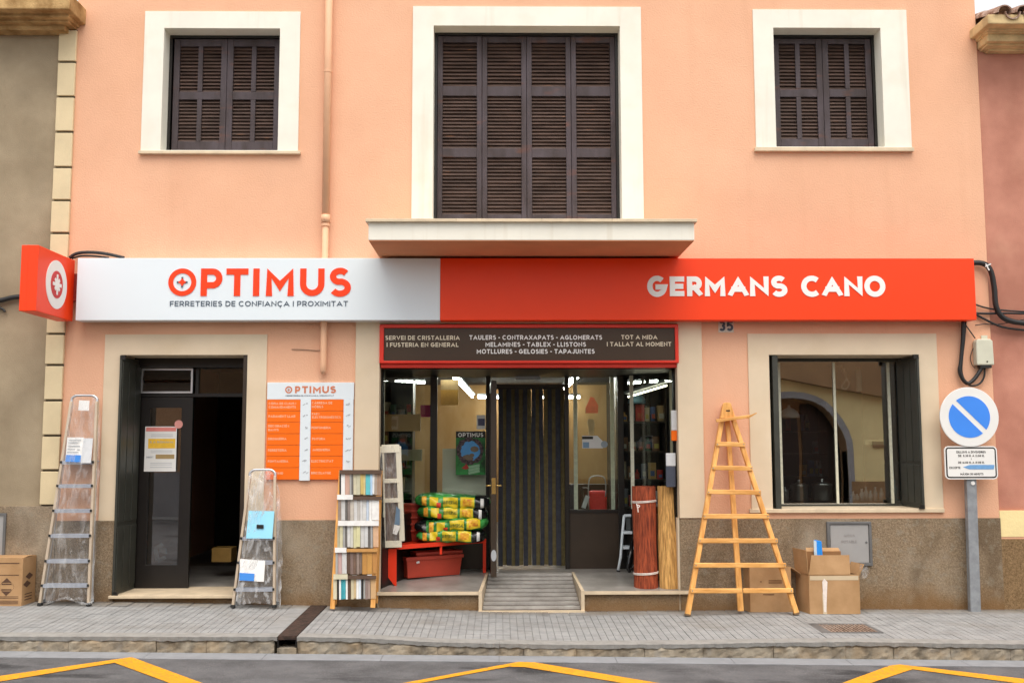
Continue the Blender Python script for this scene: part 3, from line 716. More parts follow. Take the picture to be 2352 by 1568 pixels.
holes = [(W1[0] - .01, W1[1] + .01, W1[2] - .01, W1[3] + .01), (W2[0] - .01, W2[1] + .01, W2[2] - .01, W2[3] + .01), (W3[0] - .01, W3[1] + .01, W3[2] - .01, W3[3] + .01),
         (D1[0] - .01, D1[1] + .01, D1[2], D1[3] + .01), (S1[0] - .01, S1[1] + .01, S1[2], S1[3]), (W4[0] - .01, W4[1] + .01, W4[2] - .01, W4[3] + .01)]
MB().wall(XL, XR, -.1, ZT, 0, .5, holes).build('wall', M['stucco'], house)
m_ = MB(); m_.box(XL, XL + .25, .5, 9, -.1, ZT).box(XR - .25, XR, .5, 9, -.1, ZT).box(XL, XR, 9, 9.2, -.1, ZT).box(XL - .05, XR + .05, -.12, 9.3, ZT, ZT + .12)
m_.build('side_wall', M['stucco'], house)
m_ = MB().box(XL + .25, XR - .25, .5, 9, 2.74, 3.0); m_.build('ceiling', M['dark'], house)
m_ = MB().box(XL + .25, -2.15, .5, 9, .0, .1).box(1.95, XR - .25, .5, 9, .0, .1); m_.build('floor', M['ifloor'], house)
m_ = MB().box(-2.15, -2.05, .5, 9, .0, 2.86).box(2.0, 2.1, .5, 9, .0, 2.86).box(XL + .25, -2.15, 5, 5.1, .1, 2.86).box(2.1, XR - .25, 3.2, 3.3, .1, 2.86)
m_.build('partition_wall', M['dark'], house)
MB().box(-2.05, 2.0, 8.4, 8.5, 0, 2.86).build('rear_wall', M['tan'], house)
# rough plinth in three runs
for a, b in ((XL, D1[0]), (D1[1], S1[0]), (S1[1], XR)):
    m_ = MB(); m_.box(a, b, -.022, .06, -.1, PLZ); m_.build('plinth', M['plinth'], house)
# painted surrounds
for o_, i_, nm, mt, yy in ((W1o, W1, 'window_surround', 'cream', .30), (W2o, W2, 'window_surround', 'cream', .30), (W3o, W3, 'window_surround', 'cream', .30), (W4o, W4, 'window_surround', 'sand', .498)):
    MB().ring(o_, i_, -.016, yy).build(nm, M[mt], house, bevel=.004)
m_ = MB(); a, b, c, d = D1o
m_.box(a, D1[0], -.014, .1, c, d).box(D1[1], b, -.014, .1, c, d).box(D1[0], D1[1], -.014, .1, D1[3], d)
m_.box(D1[0] - .02, D1[0], .1, .498, .0, D1[3]).box(D1[1], D1[1] + .02, .1, .498, 0, D1[3]).box(D1[0], D1[1], .1, .498, D1[3], D1[3] + .02)
m_.build('door_surround', M['sand'], house)
PZ0 = ZM((840, 1190), (1585, 1190))
for a, b in ((SP[0], S1[0]), (S1[1], SP[1])):
    MB().box(a, b, -.03, .498, PZ0, S1[3]).build('pilaster', M['sand'], house, bevel=.004)
MB().box(S1[0], S1[1], -.026, .498, Z(1200, 744), S1[3]).build('lintel', M['sand'], house)
for a in (S1[0], S1[1] - .02): MB().box(a, a + .02, .0, .498, -.1, PZ0).build('lower_jamb', M['sand'], house)
# window sills
for (l, r, t_, b, nm) in ((317, 689, 346, 353, 'window_sill'), (1734, 2100, 338, 347, 'window_sill')):
    q = rect(l, r, t_, b, -.05); MB().box(q[0], q[1], -.05, .22, q[2], q[3]).build(nm, M['stone'], house, bevel=.004)
q = rect(1722, 2170, 1168, 1177, -.035); MB().box(q[0], q[1], -.035, .48, q[2], q[3]).build('window_sill', M['stone'], house, bevel=.004)
# balcony with its stone coping
BY = -1.0
q = rect(846, 1595, 508, 552, BY); MB().box(q[0], q[1], BY, .02, q[2], q[3]).build('balcony_slab', M['cream'], house, bevel=.008)
cz0, cz1 = Z(1220, 509, BY - .04), Z(1220, 502, BY - .04); cx0, cx1 = X(839, 505, BY - .04), X(1602, 505, BY - .04)
cuts = [cx0, X(1048, 505, BY), X(1244, 505, BY), X(1405, 505, BY), cx1]
for a, b in zip(cuts, cuts[1:]): MB().box(a + .001, b - .001, BY - .04, -.0, cz0, cz1).build('coping_stone', M['stone'], house, bevel=.003)
# underside of the slab: peach deepened with red light bounced off the sign
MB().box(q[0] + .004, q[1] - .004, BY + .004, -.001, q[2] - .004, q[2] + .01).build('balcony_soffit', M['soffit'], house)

# louvred shutters: frame parts with one slat object for every louvre
def slat_mesh(L_, w=.046):
    m = MB(); c, s = math.cos(rad(56)), math.sin(rad(56)); h = w / 2; th = .004
    pts = [(-h, -th), (h, -th), (h, th), (-h, th)]
    vs = []
    for x in (-L_ / 2, L_ / 2):
        for (u, v) in pts: vs.append((x, u * c - v * s, u * s + v * c))
    return m.add(vs, [(0, 1, 2, 3), (7, 6, 5, 4), (0, 4, 5, 1), (1, 5, 6, 2), (2, 6, 7, 3), (3, 7, 4, 0)])
def shutter(x0, x1, z0, z1, y, rails, n_slats, split=False, stile=.055, share=None, single=True):
    """rails: list of (z_low, z_high) of the louvred openings"""
    m = MB(); yb = y + .045
    m.box(x0, x0 + stile, y, yb, z0, z1).box(x1 - stile, x1, y, yb, z0, z1)
    zs = [z0] + [v for r in sorted(rails) for v in r] + [z1]
    for k in range(0, len(zs), 2): m.box(x0 + stile, x1 - stile, y + .003, yb, zs[k], zs[k + 1])
    if split:
        xm = (x0 + x1) / 2
        for r in rails: m.box(xm - .026, xm + .026, y + .001, y + .03, r[0], r[1])
    m.box(x0 + stile, x1 - stile, yb + .03, yb + .04, z0, z1)
    f = m.build('shutter', M['wood_dark'], house, bevel=.004)
    L_ = x1 - x0 - 2 * stile - .002; yc = y + .030
    me = share or mesh_of(slat_mesh(L_), 'slat', M['slat']); col = MB()
    for r, n in zip(sorted(rails), n_slats):
        for i in range(n):
            z = r[0] + (r[1] - r[0]) * (i + .5) / n
            if single: inst('slat', me, ((x0 + x1) / 2, yc, z), f, (random.uniform(-.05, .05), 0, 0))
            else: col.add([(v[0] + (x0 + x1) / 2, v[1] + yc, v[2] + z) for v in [tuple(p.co) for p in me.vertices]], [tuple(p.vertices) for p in me.polygons])
    if not single:
        col.build('slats', M['slat'], f, kind='stuff')
    return me
SY = .19
def outer_frame(q, y, th=.03):
    MB().ring((q[0], q[1], q[2], q[3]), (q[0] + th, q[1] - th, q[2] + th * .6, q[3] - th), y, y + .06).build('shutter_frame', M['black'], house)
def zy(py, px=1200): return Z(px, py, SY)
# central window: four leaves of three louvred fields
outer_frame(W2, SY - .012); xa, xb = W2[0] + .032, W2[1] - .032; ww = (xb - xa) / 4; share = None
rl = [(zy(679 / 1), zy(679))]
cz = lambda c: zy(c / 1.912 / 1.3741)          # crop rows -> photograph rows
fields = [(cz(1295), cz(950)), (cz(895), cz(580)), (cz(522), cz(258))]
zlo = W2[2] + .02; zhi = W2[3] - .035
for k in range(4):
    share = shutter(xa + ww * k + .002, xa + ww * (k + 1) - .002, zlo, zhi, SY - (.006 if k in (0, 3) else 0), [(max(a, zlo + .03), b) for a, b in fields], (16, 15, 12), share=share)
# side windows: two leaves, each louvre running behind a middle stile
for wi, (Wq, single, top) in enumerate(((W1, True, (295, 582, 632, 897)), (W3, False, (295, 582, 632, 897)))):
    outer_frame(Wq, SY - .012); xa, xb = Wq[0] + .045, Wq[1] - .032; ww = (xb - xa) / 2; share = None
    cxp = 510 if wi == 0 else 1900; cv = (lambda c: Z(cxp, c / 2.7618, SY)) if wi == 0 else (lambda c: Z(cxp, c / 2.7618 - 6, SY))
    fl = [(cv(897), cv(632)), (cv(582), cv(295))]
    for k in range(2):
        share = shutter(xa + ww * k + .002, xa + ww * (k + 1) - .002, Wq[2] + .02, Wq[3] - .035, SY, fl, (12, 13), split=True, stile=.065, share=share, single=single)

# downpipe
pt = [P(754, 0, -.07), P(750, 300, -.07), P(748, 500, -.07), P(746, 700, -.07), P(743, 845, -.07)]
px_ = sum(p.x for p in pt) / len(pt)
t = thing('downpipe', (px_, -.07, 2.4), 'peach painted downpipe running down the front and passing behind the long sign', 'drainpipe')
MB().tube([(px_, -.065, 7.5), (px_, -.065, pt[2].z)], .040, 16).build('upper_pipe', M['pipe'], t, smooth=True)
MB().tube([(px_, -.065, pt[2].z + .02), (px_, -.065, pt[4].z + .03), (px_, -.062, pt[4].z - .02), (px_, -.05, pt[4].z - .06)], [.034, .034, .034, .022], 16).build('lower_pipe', M['pipe'], t, smooth=True)
MB().tube([(px_, -.065, pt[2].z - .05), (px_, -.065, pt[2].z + .03)], .048, 16).build('collar', M['pipe'], t, smooth=True)
for z in (5.6, pt[2].z - .09, 2.95): MB().tube([(px_, -.065, z), (px_, -.065, z + .025)], .044, 16).build('bracket', M['pipe'], t)

# ================================================================ NEIGHBOUR HOUSES
lh = thing('left_neighbour_house', (-8, 0, 0), 'grey brown rendered house with cream corner quoins at the left edge', 'house')
XQ0 = XM((134, 72.4), (93, 1160), -.03); XQ1 = XM((179, 69), (136, 1000), -.03)
MB().box(-16, XQ1 - .004, .01, 9, -.1, 6.25).build('wall', M['olive'], lh)
qz = [Z(140, y, -.03) for y in (68, 143, 222.7, 303.4, 384.5, 460.6, 535.9, 613, 690, 766.8, 838.3, 919.4, 1000.3, 1080, 1161)]
MB().box(XQ0 + .012, XQ1 - .004, -.012, .02, qz[-1], qz[0]).build('quoin_joint', M['mortar'], lh)
for a, b in zip(qz, qz[1:]):
    dx = random.uniform(-.004, .004)
    MB().box(XQ0 + dx, XQ1 + .0, -.038 + random.uniform(-.003, .003), .0, b + .013, a - .011).build('quoin_stone', M['quoin'], lh, bevel=.006)
MB().box(-16, XL - .003, -.028, .03, -.1, qz[-1] - .004).build('plinth', M['plinth'], lh)
# stepped cornices
def cornice(side, parent, mtl, steps, xe):
    for (yf, z0, z1, dx) in steps:
        m = MB()
        if side < 0: m.box(-16, xe - dx, yf, .05, z0, z1)
        else: m.box(xe + dx, 16, yf, .05, z0, z1)
        m.build('cornice_course', mtl, parent, bevel=.012)
ze = lambda py, Y, px: Z(px, py, Y)
cornice(-1, lh, M['cornice'], [(-.06, ze(76, -.06, 60), ze(70, -.06, 60), .16), (-.14, ze(69, -.14, 60), ze(52, -.14, 60), .12), (-.22, ze(51, -.22, 60), ze(40, -.22, 60), .05), (-.30, ze(39, -.30, 60), ze(22, -.30, 60), .02), (-.42, ze(21, -.42, 60), ze(-18, -.42, 60), -.04)], XL + .05)
t = thing('utility_hatch', (XL - .9, -.03, .7), 'pale meter hatch cut by the left edge of the picture, beside the stepladder', 'hatch')
q = rect(-50, 12, 1178, 1292, -.04); MB().ring(q, (q[0] + .03, q[1] - .025, q[2] + .025, q[3] - .025), -.045, -.02).build('frame', M['hatchf'], t)
MB().box(q[0] + .03, q[1] - .025, -.036, -.02, q[2] + .025, q[3] - .025).build('door', M['hatch'], t)

rh = thing('right_neighbour_house', (8, 0, 0), 'old pink rendered house with tiled eaves at the right edge', 'house')
MB().box(XR + .003, 16, .03, 9, -.1, Z(2300, 60, 0)).build('wall', M['pink'], rh)
zb = Z(2330, 1160, -.0); MB().box(XR + .004, 16, -.0, .05, Z(2330, 1232, 0), Z(2330, 1172, 0)).build('band', M['oppw'], rh)
MB().box(XR + .004, 16, .005, .05, Z(2330, 1238, 0), Z(2330, 1232, 0)).build('band_base', M['stucco'], rh)
MB().box(XR + .004, 16, -.012, .05, -.1, Z(2330, 1237, 0)).build('plinth', M['plinth2'], rh)
RX = XR - .05
e_ = lambda py, Y: Z(2310, py, Y)
cornice(1, rh, M['cornice2'], [(a, e_(b, a), e_(c, a), d) for a, b, c, d in ((-.06, 117, 111.5, .145), (-.09, 111, 105.5, .12), (-.15, 105, 95.5, .09), (-.22, 95, 76.5, .065), (-.26, 76, 70.5, .05), (-.30, 70, 63.5, .035), (-.34, 63, 55.5, .02), (-.42, 55, 33, -.02))], RX)
zt_ = e_(44, -.42) - .025
MB().add([(RX + .05, -.36, zt_ - .02), (16, -.36, zt_ - .02), (16, 4.5, zt_ + 1.35), (RX + .05, 4.5, zt_ + 1.35)], [(0, 1, 2, 3)]).build('roof_bed', M['tile'], rh)
def canal(up, L_=.46, r=.085):
    m = MB(); n = 8; vs = []
    for (yy, rr, zz) in ((-.0, r, 0), (L_, r * .82, L_ * .277)):
        for off in (0, .014):
            for k in range(n + 1):
                a = math.pi * k / n; R = rr - off
                vs.append((R * math.cos(a), yy, zz + (R * math.sin(a) if up else -R * math.sin(a))))
    q = n + 1; fs = []
    for k in range(n):
        fs += [(k, k + 1, k + 1 + 2 * q, k + 2 * q), (k + q, k + 3 * q, k + 1 + 3 * q, k + 1 + q), (k, k + q, k + 1 + q, k + 1)]
    return mesh_of(m.add(vs, fs), 'roof_tile', M['tile'])
UPM, DNM = canal(True), canal(False)
for c in range(20):
    xx = RX + .14 + c * .195
    if xx > 8: break
    for r_ in range(6):
        yy = -.47 + r_ * .40; zz = zt_ + .045 + r_ * .40 * .277
        inst('roof_tile', UPM, (xx, yy, zz + .03), rh, (0, 0, random.uniform(-.03, .03)))
        inst('roof_tile', DNM, (xx + .097, yy + .03, zz + .055), rh, (0, 0, random.uniform(-.02, .02)))

# houses across the street: they light the shop front and show in its panes
ob = thing('opposite_house', (5, -12.9, 0), 'ochre stone house across the street with an arched doorway', 'house')
AC, AR, AZ = 7.0, 1.28, 1.45
m_ = MB().box(2.0, 3.2 + 2.2, -13.2, -12.8, R0, 3.6).box(8.6, 16, -13.2, -12.8, R0, 3.6).box(2.0, 16, -13.2, -12.8, 3.6, 4.3)
vs = []; n = 16
for k in range(n):                 # masonry above the arch
    a0, a1 = math.pi * k / n, math.pi * (k + 1) / n
    p0, p1 = (AC + AR * math.cos(a0), AZ + AR * math.sin(a0)), (AC + AR * math.cos(a1), AZ + AR * math.sin(a1))
    m_.add([(p0[0], -12.8, p0[1]), (p1[0], -12.8, p1[1]), (p1[0], -12.8, 3.6), (p0[0], -12.8, 3.6)], [(0, 1, 2, 3)])
m_.box(5.4, AC - AR, -13.2, -12.8, R0, 3.6).box(AC + AR, 8.6, -13.2, -12.8, R0, 3.6)
m_.build('wall', M['oppw'], ob)
m_ = MB(); pr = [(AC + AR, R0)] + [(AC + AR * math.cos(math.pi * k / n), AZ + AR * math.sin(math.pi * k / n)) for k in range(n + 1)] + [(AC - AR, R0)]
for p, q in zip(pr, pr[1:]): m_.add([(p[0], -12.79, p[1]), (q[0], -12.79, q[1]), (q[0], -13.35, q[1]), (p[0], -13.35, p[1])], [(0, 1, 2, 3)])
m_.box(5.4, 8.6, -13.5, -13.4, R0, 3.4)
m_.build('arch_reveal', M['oppb'], ob)
m_ = MB()
for p, q in zip(pr, pr[1:]):
    f = lambda r, k: (AC + (r[0] - AC) * k, (AZ + (r[1] - AZ) * k) if r[1] > AZ - .01 else r[1])
    m_.add([(p[0], -12.77, p[1]), (q[0], -12.77, q[1]), (f(q, 1.12)[0], -12.77, f(q, 1.12)[1]), (f(p, 1.12)[0], -12.77, f(p, 1.12)[1])], [(0, 1, 2, 3)])
m_.build('arch_trim', M['oppg'], ob)
MB().prism([(4.4, 3.62), (9.6, 2.62), (9.6, 4.3), (4.4, 4.3)], -12.5, -12.8).build('lean_to_roof', M['oppb'], ob)
MB().box(8.9, 9.25, -12.79, -12.75, 1.55, 1.7).build('wall_plate', M['oppb'], ob)
MB().box(6.35, 6.62, -12.79, -12.5, 2.95, 3.12).build('vent', M['oppb'], ob)
MB().box(AC - .75, AC + .25, -13.4, -13.3, R0, 2.25).box(AC + .35, AC + AR, -13.4, -13.34, R0, 2.6).build('door', M['black'], ob)
MB().box(2.0, 5.7, -12.8, -12.76, R0, .75).box(8.35, 16, -12.8, -12.76, R0, .75).build('plinth', M['oppb'], ob)
oo = thing('opposite_orange_house', (-8, -12.9, 0), 'orange rendered house with a grey plinth across the street', 'house')
MB().box(-16, 1.95, -13.2, -12.8, R0, 4.2).build('wall', M['oppo'], oo)
MB().box(-16, 1.95, -12.8, -12.76, R0, 1.0).build('plinth', M['oppg'], oo)
MB().box(-16, 16, -12.75, -11.9, R0 - .1, R0 + .14).build('far_pavement', M['paveb'], kind='structure')

# ================================================================ SHOP ENTRANCE, INSIDE AND OUT
YB = 1.3                                           # depth of the glazed front
CZ = Z(1200, 846, 0)                               # ceiling of the recess
MB().box(SP[0] + .1, SP[1] - .1, .498, 1.5, CZ, CZ + .08).build('recess_ceiling', M['black'], house)
MB().box(SP[0] + .1, SP[1] - .1, .10, .5, CZ, CZ + .04).build('recess_soffit', M['black'], house)
zfl = P(1200, 1306, YB).z; zf0 = Z(1200, 1357, -.05)
# inner floor
MB().box(-2.05, 2.0, YB - .02, 8.4, zfl - .08, zfl - .004).build('floor', M['ifloor'], house)
# platforms either side of the ramp
rl0, rl1 = X(1107, 1401, -.05), X(1335, 1402, -.05)
rb0, rb1 = G(1122, 1322, zfl - .02).x, G(1315, 1322, zfl - .02).x; YR = .98
def group_part(name, loc, label=None):
    o = bpy.data.objects.new(name, None); o.empty_display_size = .1; link(o, house, loc)
    if label: o['label'] = label
    return o
for side in (0, 1):
    if side == 0: f0, f1, b0, b1 = S1[0] + .02, rl0 - .035, S1[0] + .02, rb0 - .03
    else: f0, f1, b0, b1 = rl1 + .035, S1[1] - .02, rb1 + .03, S1[1] - .02
    ov0 = f0 - .02 if side == 0 else f0; ov1 = f1 if side == 0 else f1 + .10
    slab = MB().hexa([(ov0, -.06, zf0 - .033), (ov1, -.06, zf0 - .033), (ov1, -.023, zf0 - .033), (ov0, -.023, zf0 - .033)],
                     [(ov0, -.06, zf0), (ov1, -.06, zf0), (ov1, -.023, zf0), (ov0, -.023, zf0)])
    slab.hexa([(f0, -.0228, zf0 - .033), (f1, -.0228, zf0 - .033), (b1, YR, zfl - .033), (b0, YR, zfl - .033)],
              [(f0, -.0228, zf0), (f1, -.0228, zf0), (b1, YR, zfl), (b0, YR, zfl)])
    slab.hexa([(b0, YR, zfl - .033), (b1, YR, zfl - .033), (b1, YB + .1, zfl - .033), (b0, YB + .1, zfl - .033)],
              [(b0, YR, zfl), (b1, YR, zfl), (b1, YB + .1, zfl + .001), (b0, YB + .1, zfl + .001)])
    slab.build('step_slab', M['stonefloor'], house)
    MB().box(ov0, ov1, -.064, -.060, zf0 - .034, zf0 + .001).build('step_nosing', M['stone'], house)
    MB().hexa([(f0, -.02, -.1), (f1, -.02, -.1), (b1, YR, -.1), (b0, YR, -.1)], [(f0, -.02, zf0 - .034), (f1, -.02, zf0 - .034), (b1, YR, zfl - .034), (b0, YR, zfl - .034)]).build('step_riser', M['plinth'], house)
    e0, e1 = (f1 + .001, rl0) if side == 0 else (rl1, f0 - .001); h0, h1 = (b1 + .001, rb0) if side == 0 else (rb1, b0 - .001)
    MB().hexa([(e0, -.07, -.1), (e1, -.07, -.1), (h1, YR, -.1), (h0, YR, -.1)], [(e0, -.07, zf0 + .004), (e1, -.07, zf0 + .004), (h1, YR, zfl + .004), (h0, YR, zfl + .004)]).build('cheek_stone', M['stone'], house)
MB().box(rb0 - .03, rb1 + .03, YR + .001, YB + .1, zfl - .05, zfl + .0005).build('threshold_slab', M['stonefloor'], house)
zg0 = zp(.1, 0) + .004
MB().hexa([(rl0 + .001, -.05, -.2), (rl1 - .001, -.05, -.2), (rb1, YR, -.2), (rb0, YR, -.2)], [(rl0 + .001, -.05, zg0), (rl1 - .001, -.05, zg0), (rb1, YR, zfl - .012), (rb0, YR, zfl - .012)]).build('ramp', M['rust'], house)
MB().box(rl0 - .035, rl1 + .035, -.10, -.051, -.2, zg0 + .004).build('ramp_kerb', M['stone'], house)
for k in range(9):
    t0 = (k + .25) / 9; t1 = t0 + .052
    a = (rl0 + (rb0 - rl0) * t0 + .004, -.05 + (YR + .05) * t0, zg0 + (zfl - .012 - zg0) * t0); 
    q = [(rl0 + (rb0 - rl0) * t + .004, rl1 + (rb1 - rl1) * t - .004, -.05 + (YR + .05) * t, zg0 + (zfl - .012 - zg0) * t) for t in (t0, t1)]
    MB().hexa([(q[0][0], q[0][2], q[0][3] - .01), (q[0][1], q[0][2], q[0][3] - .01), (q[1][1], q[1][2], q[1][3] - .01), (q[1][0], q[1][2], q[1][3] - .01)],
              [(q[0][0], q[0][2] + .008, q[0][3] + .026), (q[0][1], q[0][2] + .008, q[0][3] + .026), (q[1][1], q[1][2] - .008, q[1][3] + .022), (q[1][0], q[1][2] - .008, q[1][3] + .022)]).build('ramp_rib', M['stonefloor'], house, bevel=.003)

# glazed front: frame, panes, lower panels
def zb_(py): return Z(1200, py, YB)
def xb_(px): return X(px, 1050, YB)
zt1, zt0 = zb_(859), zb_(1170)
mul = [(988, 1004), (1116, 1127), (1297, 1307), (1419, 1433)]
fr = group_part('shop_front', (0, YB, zfl))
for a, b in mul: MB().box(xb_(a), xb_(b), YB - .03, YB + .04, zfl, CZ).build('mullion', M['black'], fr, bevel=.003)
MB().box(xb_(1004), xb_(1116), YB - .02, YB + .03, zt1, CZ).build('head_rail', M['black'], fr)
MB().box(xb_(1307), xb_(1419), YB - .02, YB + .03, zt1, CZ).build('head_rail', M['black'], fr)
MB().box(xb_(1127), xb_(1297), YB - .02, YB + .03, zt1, CZ).build('head_rail', M['black'], fr)
MB().box(xb_(1127), xb_(1297), YB - .018, YB + .028, zb_(889), zb_(882)).build('transom', M['black'], fr)
for a, b in ((1004, 1116), (1307, 1419)):
    MB().box(xb_(a), xb_(b), YB - .018, YB + .028, zb_(1177), zt0).build('sill_rail', M['black'], fr)
    MB().box(xb_(a), xb_(b), YB + .0, YB + .02, zfl, zb_(1177)).build('lower_panel', M['brownpan'], fr)
    MB().box(xb_(a), xb_(b), YB + .005, YB + .009, zt0, zt1).build('pane', M['glass'], fr)
MB().box(xb_(1127), xb_(1297), YB + .005, YB + .009, zb_(882), zt1).build('pane', M['glass'], fr)
MB().box(X(1184, 872, YB), X(1240, 872, YB), YB - .016, YB - .003, Z(1200, 872, YB), Z(1200, 858.5, YB)).build('door_closer', M['grey'], fr)
# splayed side panes
for s, (xf, yf, xk) in enumerate(((S1[0] + .02, .10, xb_(990)), (S1[1] - .02, .10, xb_(1431)))):
    dx, dy = xk - xf, YB - yf; L_ = math.hypot(dx, dy); nx, ny = dy / L_ * .02, -dx / L_ * .02
    def quad(z0, z1, z0b, z1b, th, t0=0, t1=1):
        a = (xf + dx * t0, yf + dy * t0); b = (xf + dx * t1, yf + dy * t1); ox, oy = nx * th, ny * th
        return MB().hexa([(a[0], a[1], z0), (b[0], b[1], z0b), (b[0] + ox, b[1] + oy, z0b), (a[0] + ox, a[1] + oy, z0)],
                         [(a[0], a[1], z1), (b[0], b[1], z1b), (b[0] + ox, b[1] + oy, z1b), (a[0] + ox, a[1] + oy, z1)])
    sg = 1 if s == 0 else -1
    quad(zt0, zt1, zt0, zt1, .25 * -sg).build('side_pane', M['glass3'], fr)
    quad(zf0, zt0, zfl, zt0, 1.0 * -sg).build('side_panel', M['black'], fr)
    quad(zt1, CZ, zt1, CZ, 1.2 * -sg).build('side_head', M['black'], fr)
    quad(zf0, CZ, zf0, CZ, 1.4 * -sg, 0, .03).build('side_post', M['black'], fr)
# street door, swung wide open so that it is seen edge-on
dx0 = X(1134, 1000, .45)
dr = group_part('shop_door', (xb_(1127), YB, zfl), 'dark framed glass door standing wide open')
DX = [(xb_(1129), YB - .03), (X(1134, 1100, .42), .42)]
def dbar(x0, z0, x1, z1, w, d=.05): MB().bar((*DX[0][:1], DX[0][1], 0), (0, 0, 1), w, d)
zd0, zd1 = zfl + .02, zb_(884)
def dpt(t, z): return (DX[0][0] + (DX[1][0] - DX[0][0]) * t, DX[0][1] + (DX[1][1] - DX[0][1]) * t, z)
def dquad(t0, t1, z0, z1, th):
    a, b = dpt(t0, 0), dpt(t1, 0); h = th / 2
    return MB().hexa([(a[0] - h, a[1], z0), (a[0] + h, a[1], z0), (b[0] + h, b[1], z0), (b[0] - h, b[1], z0)], [(a[0] - h, a[1], z1), (a[0] + h, a[1], z1), (b[0] + h, b[1], z1), (b[0] - h, b[1], z1)])
dquad(.9, 1, zd0, zd1, .062).build('stile', M['brownpan'], dr, bevel=.004)
dquad(0, .1, zd0, zd1, .05).build('stile', M['brownpan'], dr)
dquad(.1, .9, zd1 - .1, zd1, .05).build('top_rail', M['brownpan'], dr)
dquad(.1, .9, zd0, zd0 + .22, .05).build('bottom_rail', M['brownpan'], dr)
dquad(.1, .9, zd0 + .22, zd1 - .1, .008).build('pane', M['glass'], dr)
hx, hy = DX[1]; zh = Z(1140, 1115, .42)
MB().box(hx - .022, hx + .022, hy - .006, hy + .0, Z(1140, 1134, .42), Z(1140, 1097, .42)).build('lock_plate', M['brass'], dr)
MB().tube([(hx - .085, hy + .05, zh), (hx - .035, hy + .05, zh), (hx + .035, hy + .05, zh), (hx + .085, hy + .05, zh)], .009, 8).build('handle', M['brass'], dr, smooth=True)
MB().disc((hx, Z(1140, 1275, .42)), .03, hy - .004, hy - .001, 20, r2=.06).build('round_sticker', M['grey'], dr)

# curtain of hanging strips in the doorway
t = thing('door_curtain', ((xb_(1215)), YB + .1, zb_(885)), 'curtain of olive and blue black strips hanging in the shop doorway', 'curtain')
MB().box(xb_(1128), xb_(1297), YB + .06, YB + .085, zb_(893), zb_(887)).build('rail', M['black'], t)
x = xb_(1145); k = 0; wst = (xb_(1297) - x) / 16
while k < 16:
    m_ = MB(); yo = .03 * (k % 2); wv = random.uniform(-.006, .006); n = 7; w_ = wst * (1.02 if k % 2 else 1.12) * random.uniform(.86, 1.12); z1, z0 = zb_(890), zfl + .02 + random.uniform(0, .02)
    xc = x + wst * (k + .5)
    for j in range(n):
        za, zc = z1 + (z0 - z1) * j / n, z1 + (z0 - z1) * (j + 1) / n
        o0 = wv * math.sin(j * .8 + k); o1 = wv * math.sin((j + 1) * .8 + k)
        m_.hexa([(xc - w_ / 2 + o1, YB + .066 + yo, zc), (xc + w_ / 2 + o1, YB + .062 + wv + yo, zc), (xc + w_ / 2 + o1, YB + .078 + yo, zc), (xc - w_ / 2 + o1, YB + .078 + yo, zc)],
                [(xc - w_ / 2 + o0, YB + .066 + yo, za), (xc + w_ / 2 + o0, YB + .062 + wv + yo, za), (xc + w_ / 2 + o0, YB + .078 + yo, za), (xc - w_ / 2 + o0, YB + .078 + yo, za)])
    m_.build('strip', M['strand1' if k % 2 else 'strand2'], t); k += 1

# lit fluorescent tubes in the shop
def lamp(name, p, q, lab, grp=None, r=.022, m='tube'):
    p = Vector(p); q = Vector(q); n = max(1, round((q - p).length / 1.3)); t = thing(name, tuple((p + q) / 2 + Vector((0, 0, .06))), lab, 'ceiling lamp', grp)
    MB().bar(p + Vector((0, 0, .05)), q + Vector((0, 0, .05)), .10, .03, front=(0, 0, 1)).build('tray', M['grey'], t)
    for i in range(n):
        a = p + (q - p) * ((i + .03) / n); b = p + (q - p) * ((i + .97) / n)
        MB().tube([a, b], r, 8).build('tube', M[m], t)
lamp('fluorescent_lamp', P(1030, 852, 1.7), P(1085, 911, 7.9), 'row of lit fluorescent tubes running into the shop above the orange carton')
lamp('fluorescent_lamp', P(1340, 852, 1.7), P(1296, 893, 5.2), 'slanting lit fluorescent tubes seen at the top of the right fixed pane')
for a, b, lab in ((1097, 1126, 'short lit tube lamp at the back, nearest the orange carton'), (1140, 1180, 'lit tube lamp at the back behind the left half of the curtain'),
                  (1226, 1296, 'lit tube lamp at the back behind the right half of the curtain'), (1298, 1333, 'short lit tube lamp at the back, seen through the right fixed pane')):
    lamp('fluorescent_lamp', P(a, 912, 7.9), P(b, 912, 7.9), lab)

# things seen through the panes
def tl(o, lab, cat, grp=None): return prop(o, lab, cat, grp)
def pbox(name, l, r, t_, b, Y, d, m, lab, cat, grp=None, bevel=.003):
    q = rect(l, r, t_, b, Y); return tl(MB().box(q[0], q[1], Y, Y + d, q[2], q[3]).build(name, m, bevel=bevel), lab, cat, grp)
# hanging orange carton
t = thing('hanging_carton', tuple(P(1032, 930, 1.9)), 'orange carton hanging high behind the left fixed pane', 'carton')
q = rect(1012, 1053, 895, 930, 1.9); MB().box(q[0], q[1], 1.9, 1.98, q[2], q[3]).build('body', M['bago'] if 0 else swatch((.62, .33, .06)), t)
q = rect(1012, 1053, 872, 895, 1.9); MB().box(q[0], q[1], 1.9, 1.98, q[2], q[3]).build('top_flap', swatch((.55, .38, .18)), t)
t = thing('poster', tuple(P(1081, 1088, YB - .03)), 'green gardening poster taped inside the left fixed pane, headed OPTIMUS', 'poster')
PY = YB - .012
q = rect(1047, 1115, 990, 1090, PY); MB().box(q[0], q[1], PY - .004, PY, q[2], q[3]).build('sheet', mat('poster_green', (.015, .10, .03), .35, .5, 6, col2=(.03, .22, .05)), t)
MB().box(q[0], q[1], PY - .006, PY - .0042, Z(1080, 1005, PY), q[3]).build('header', M['black'], t)
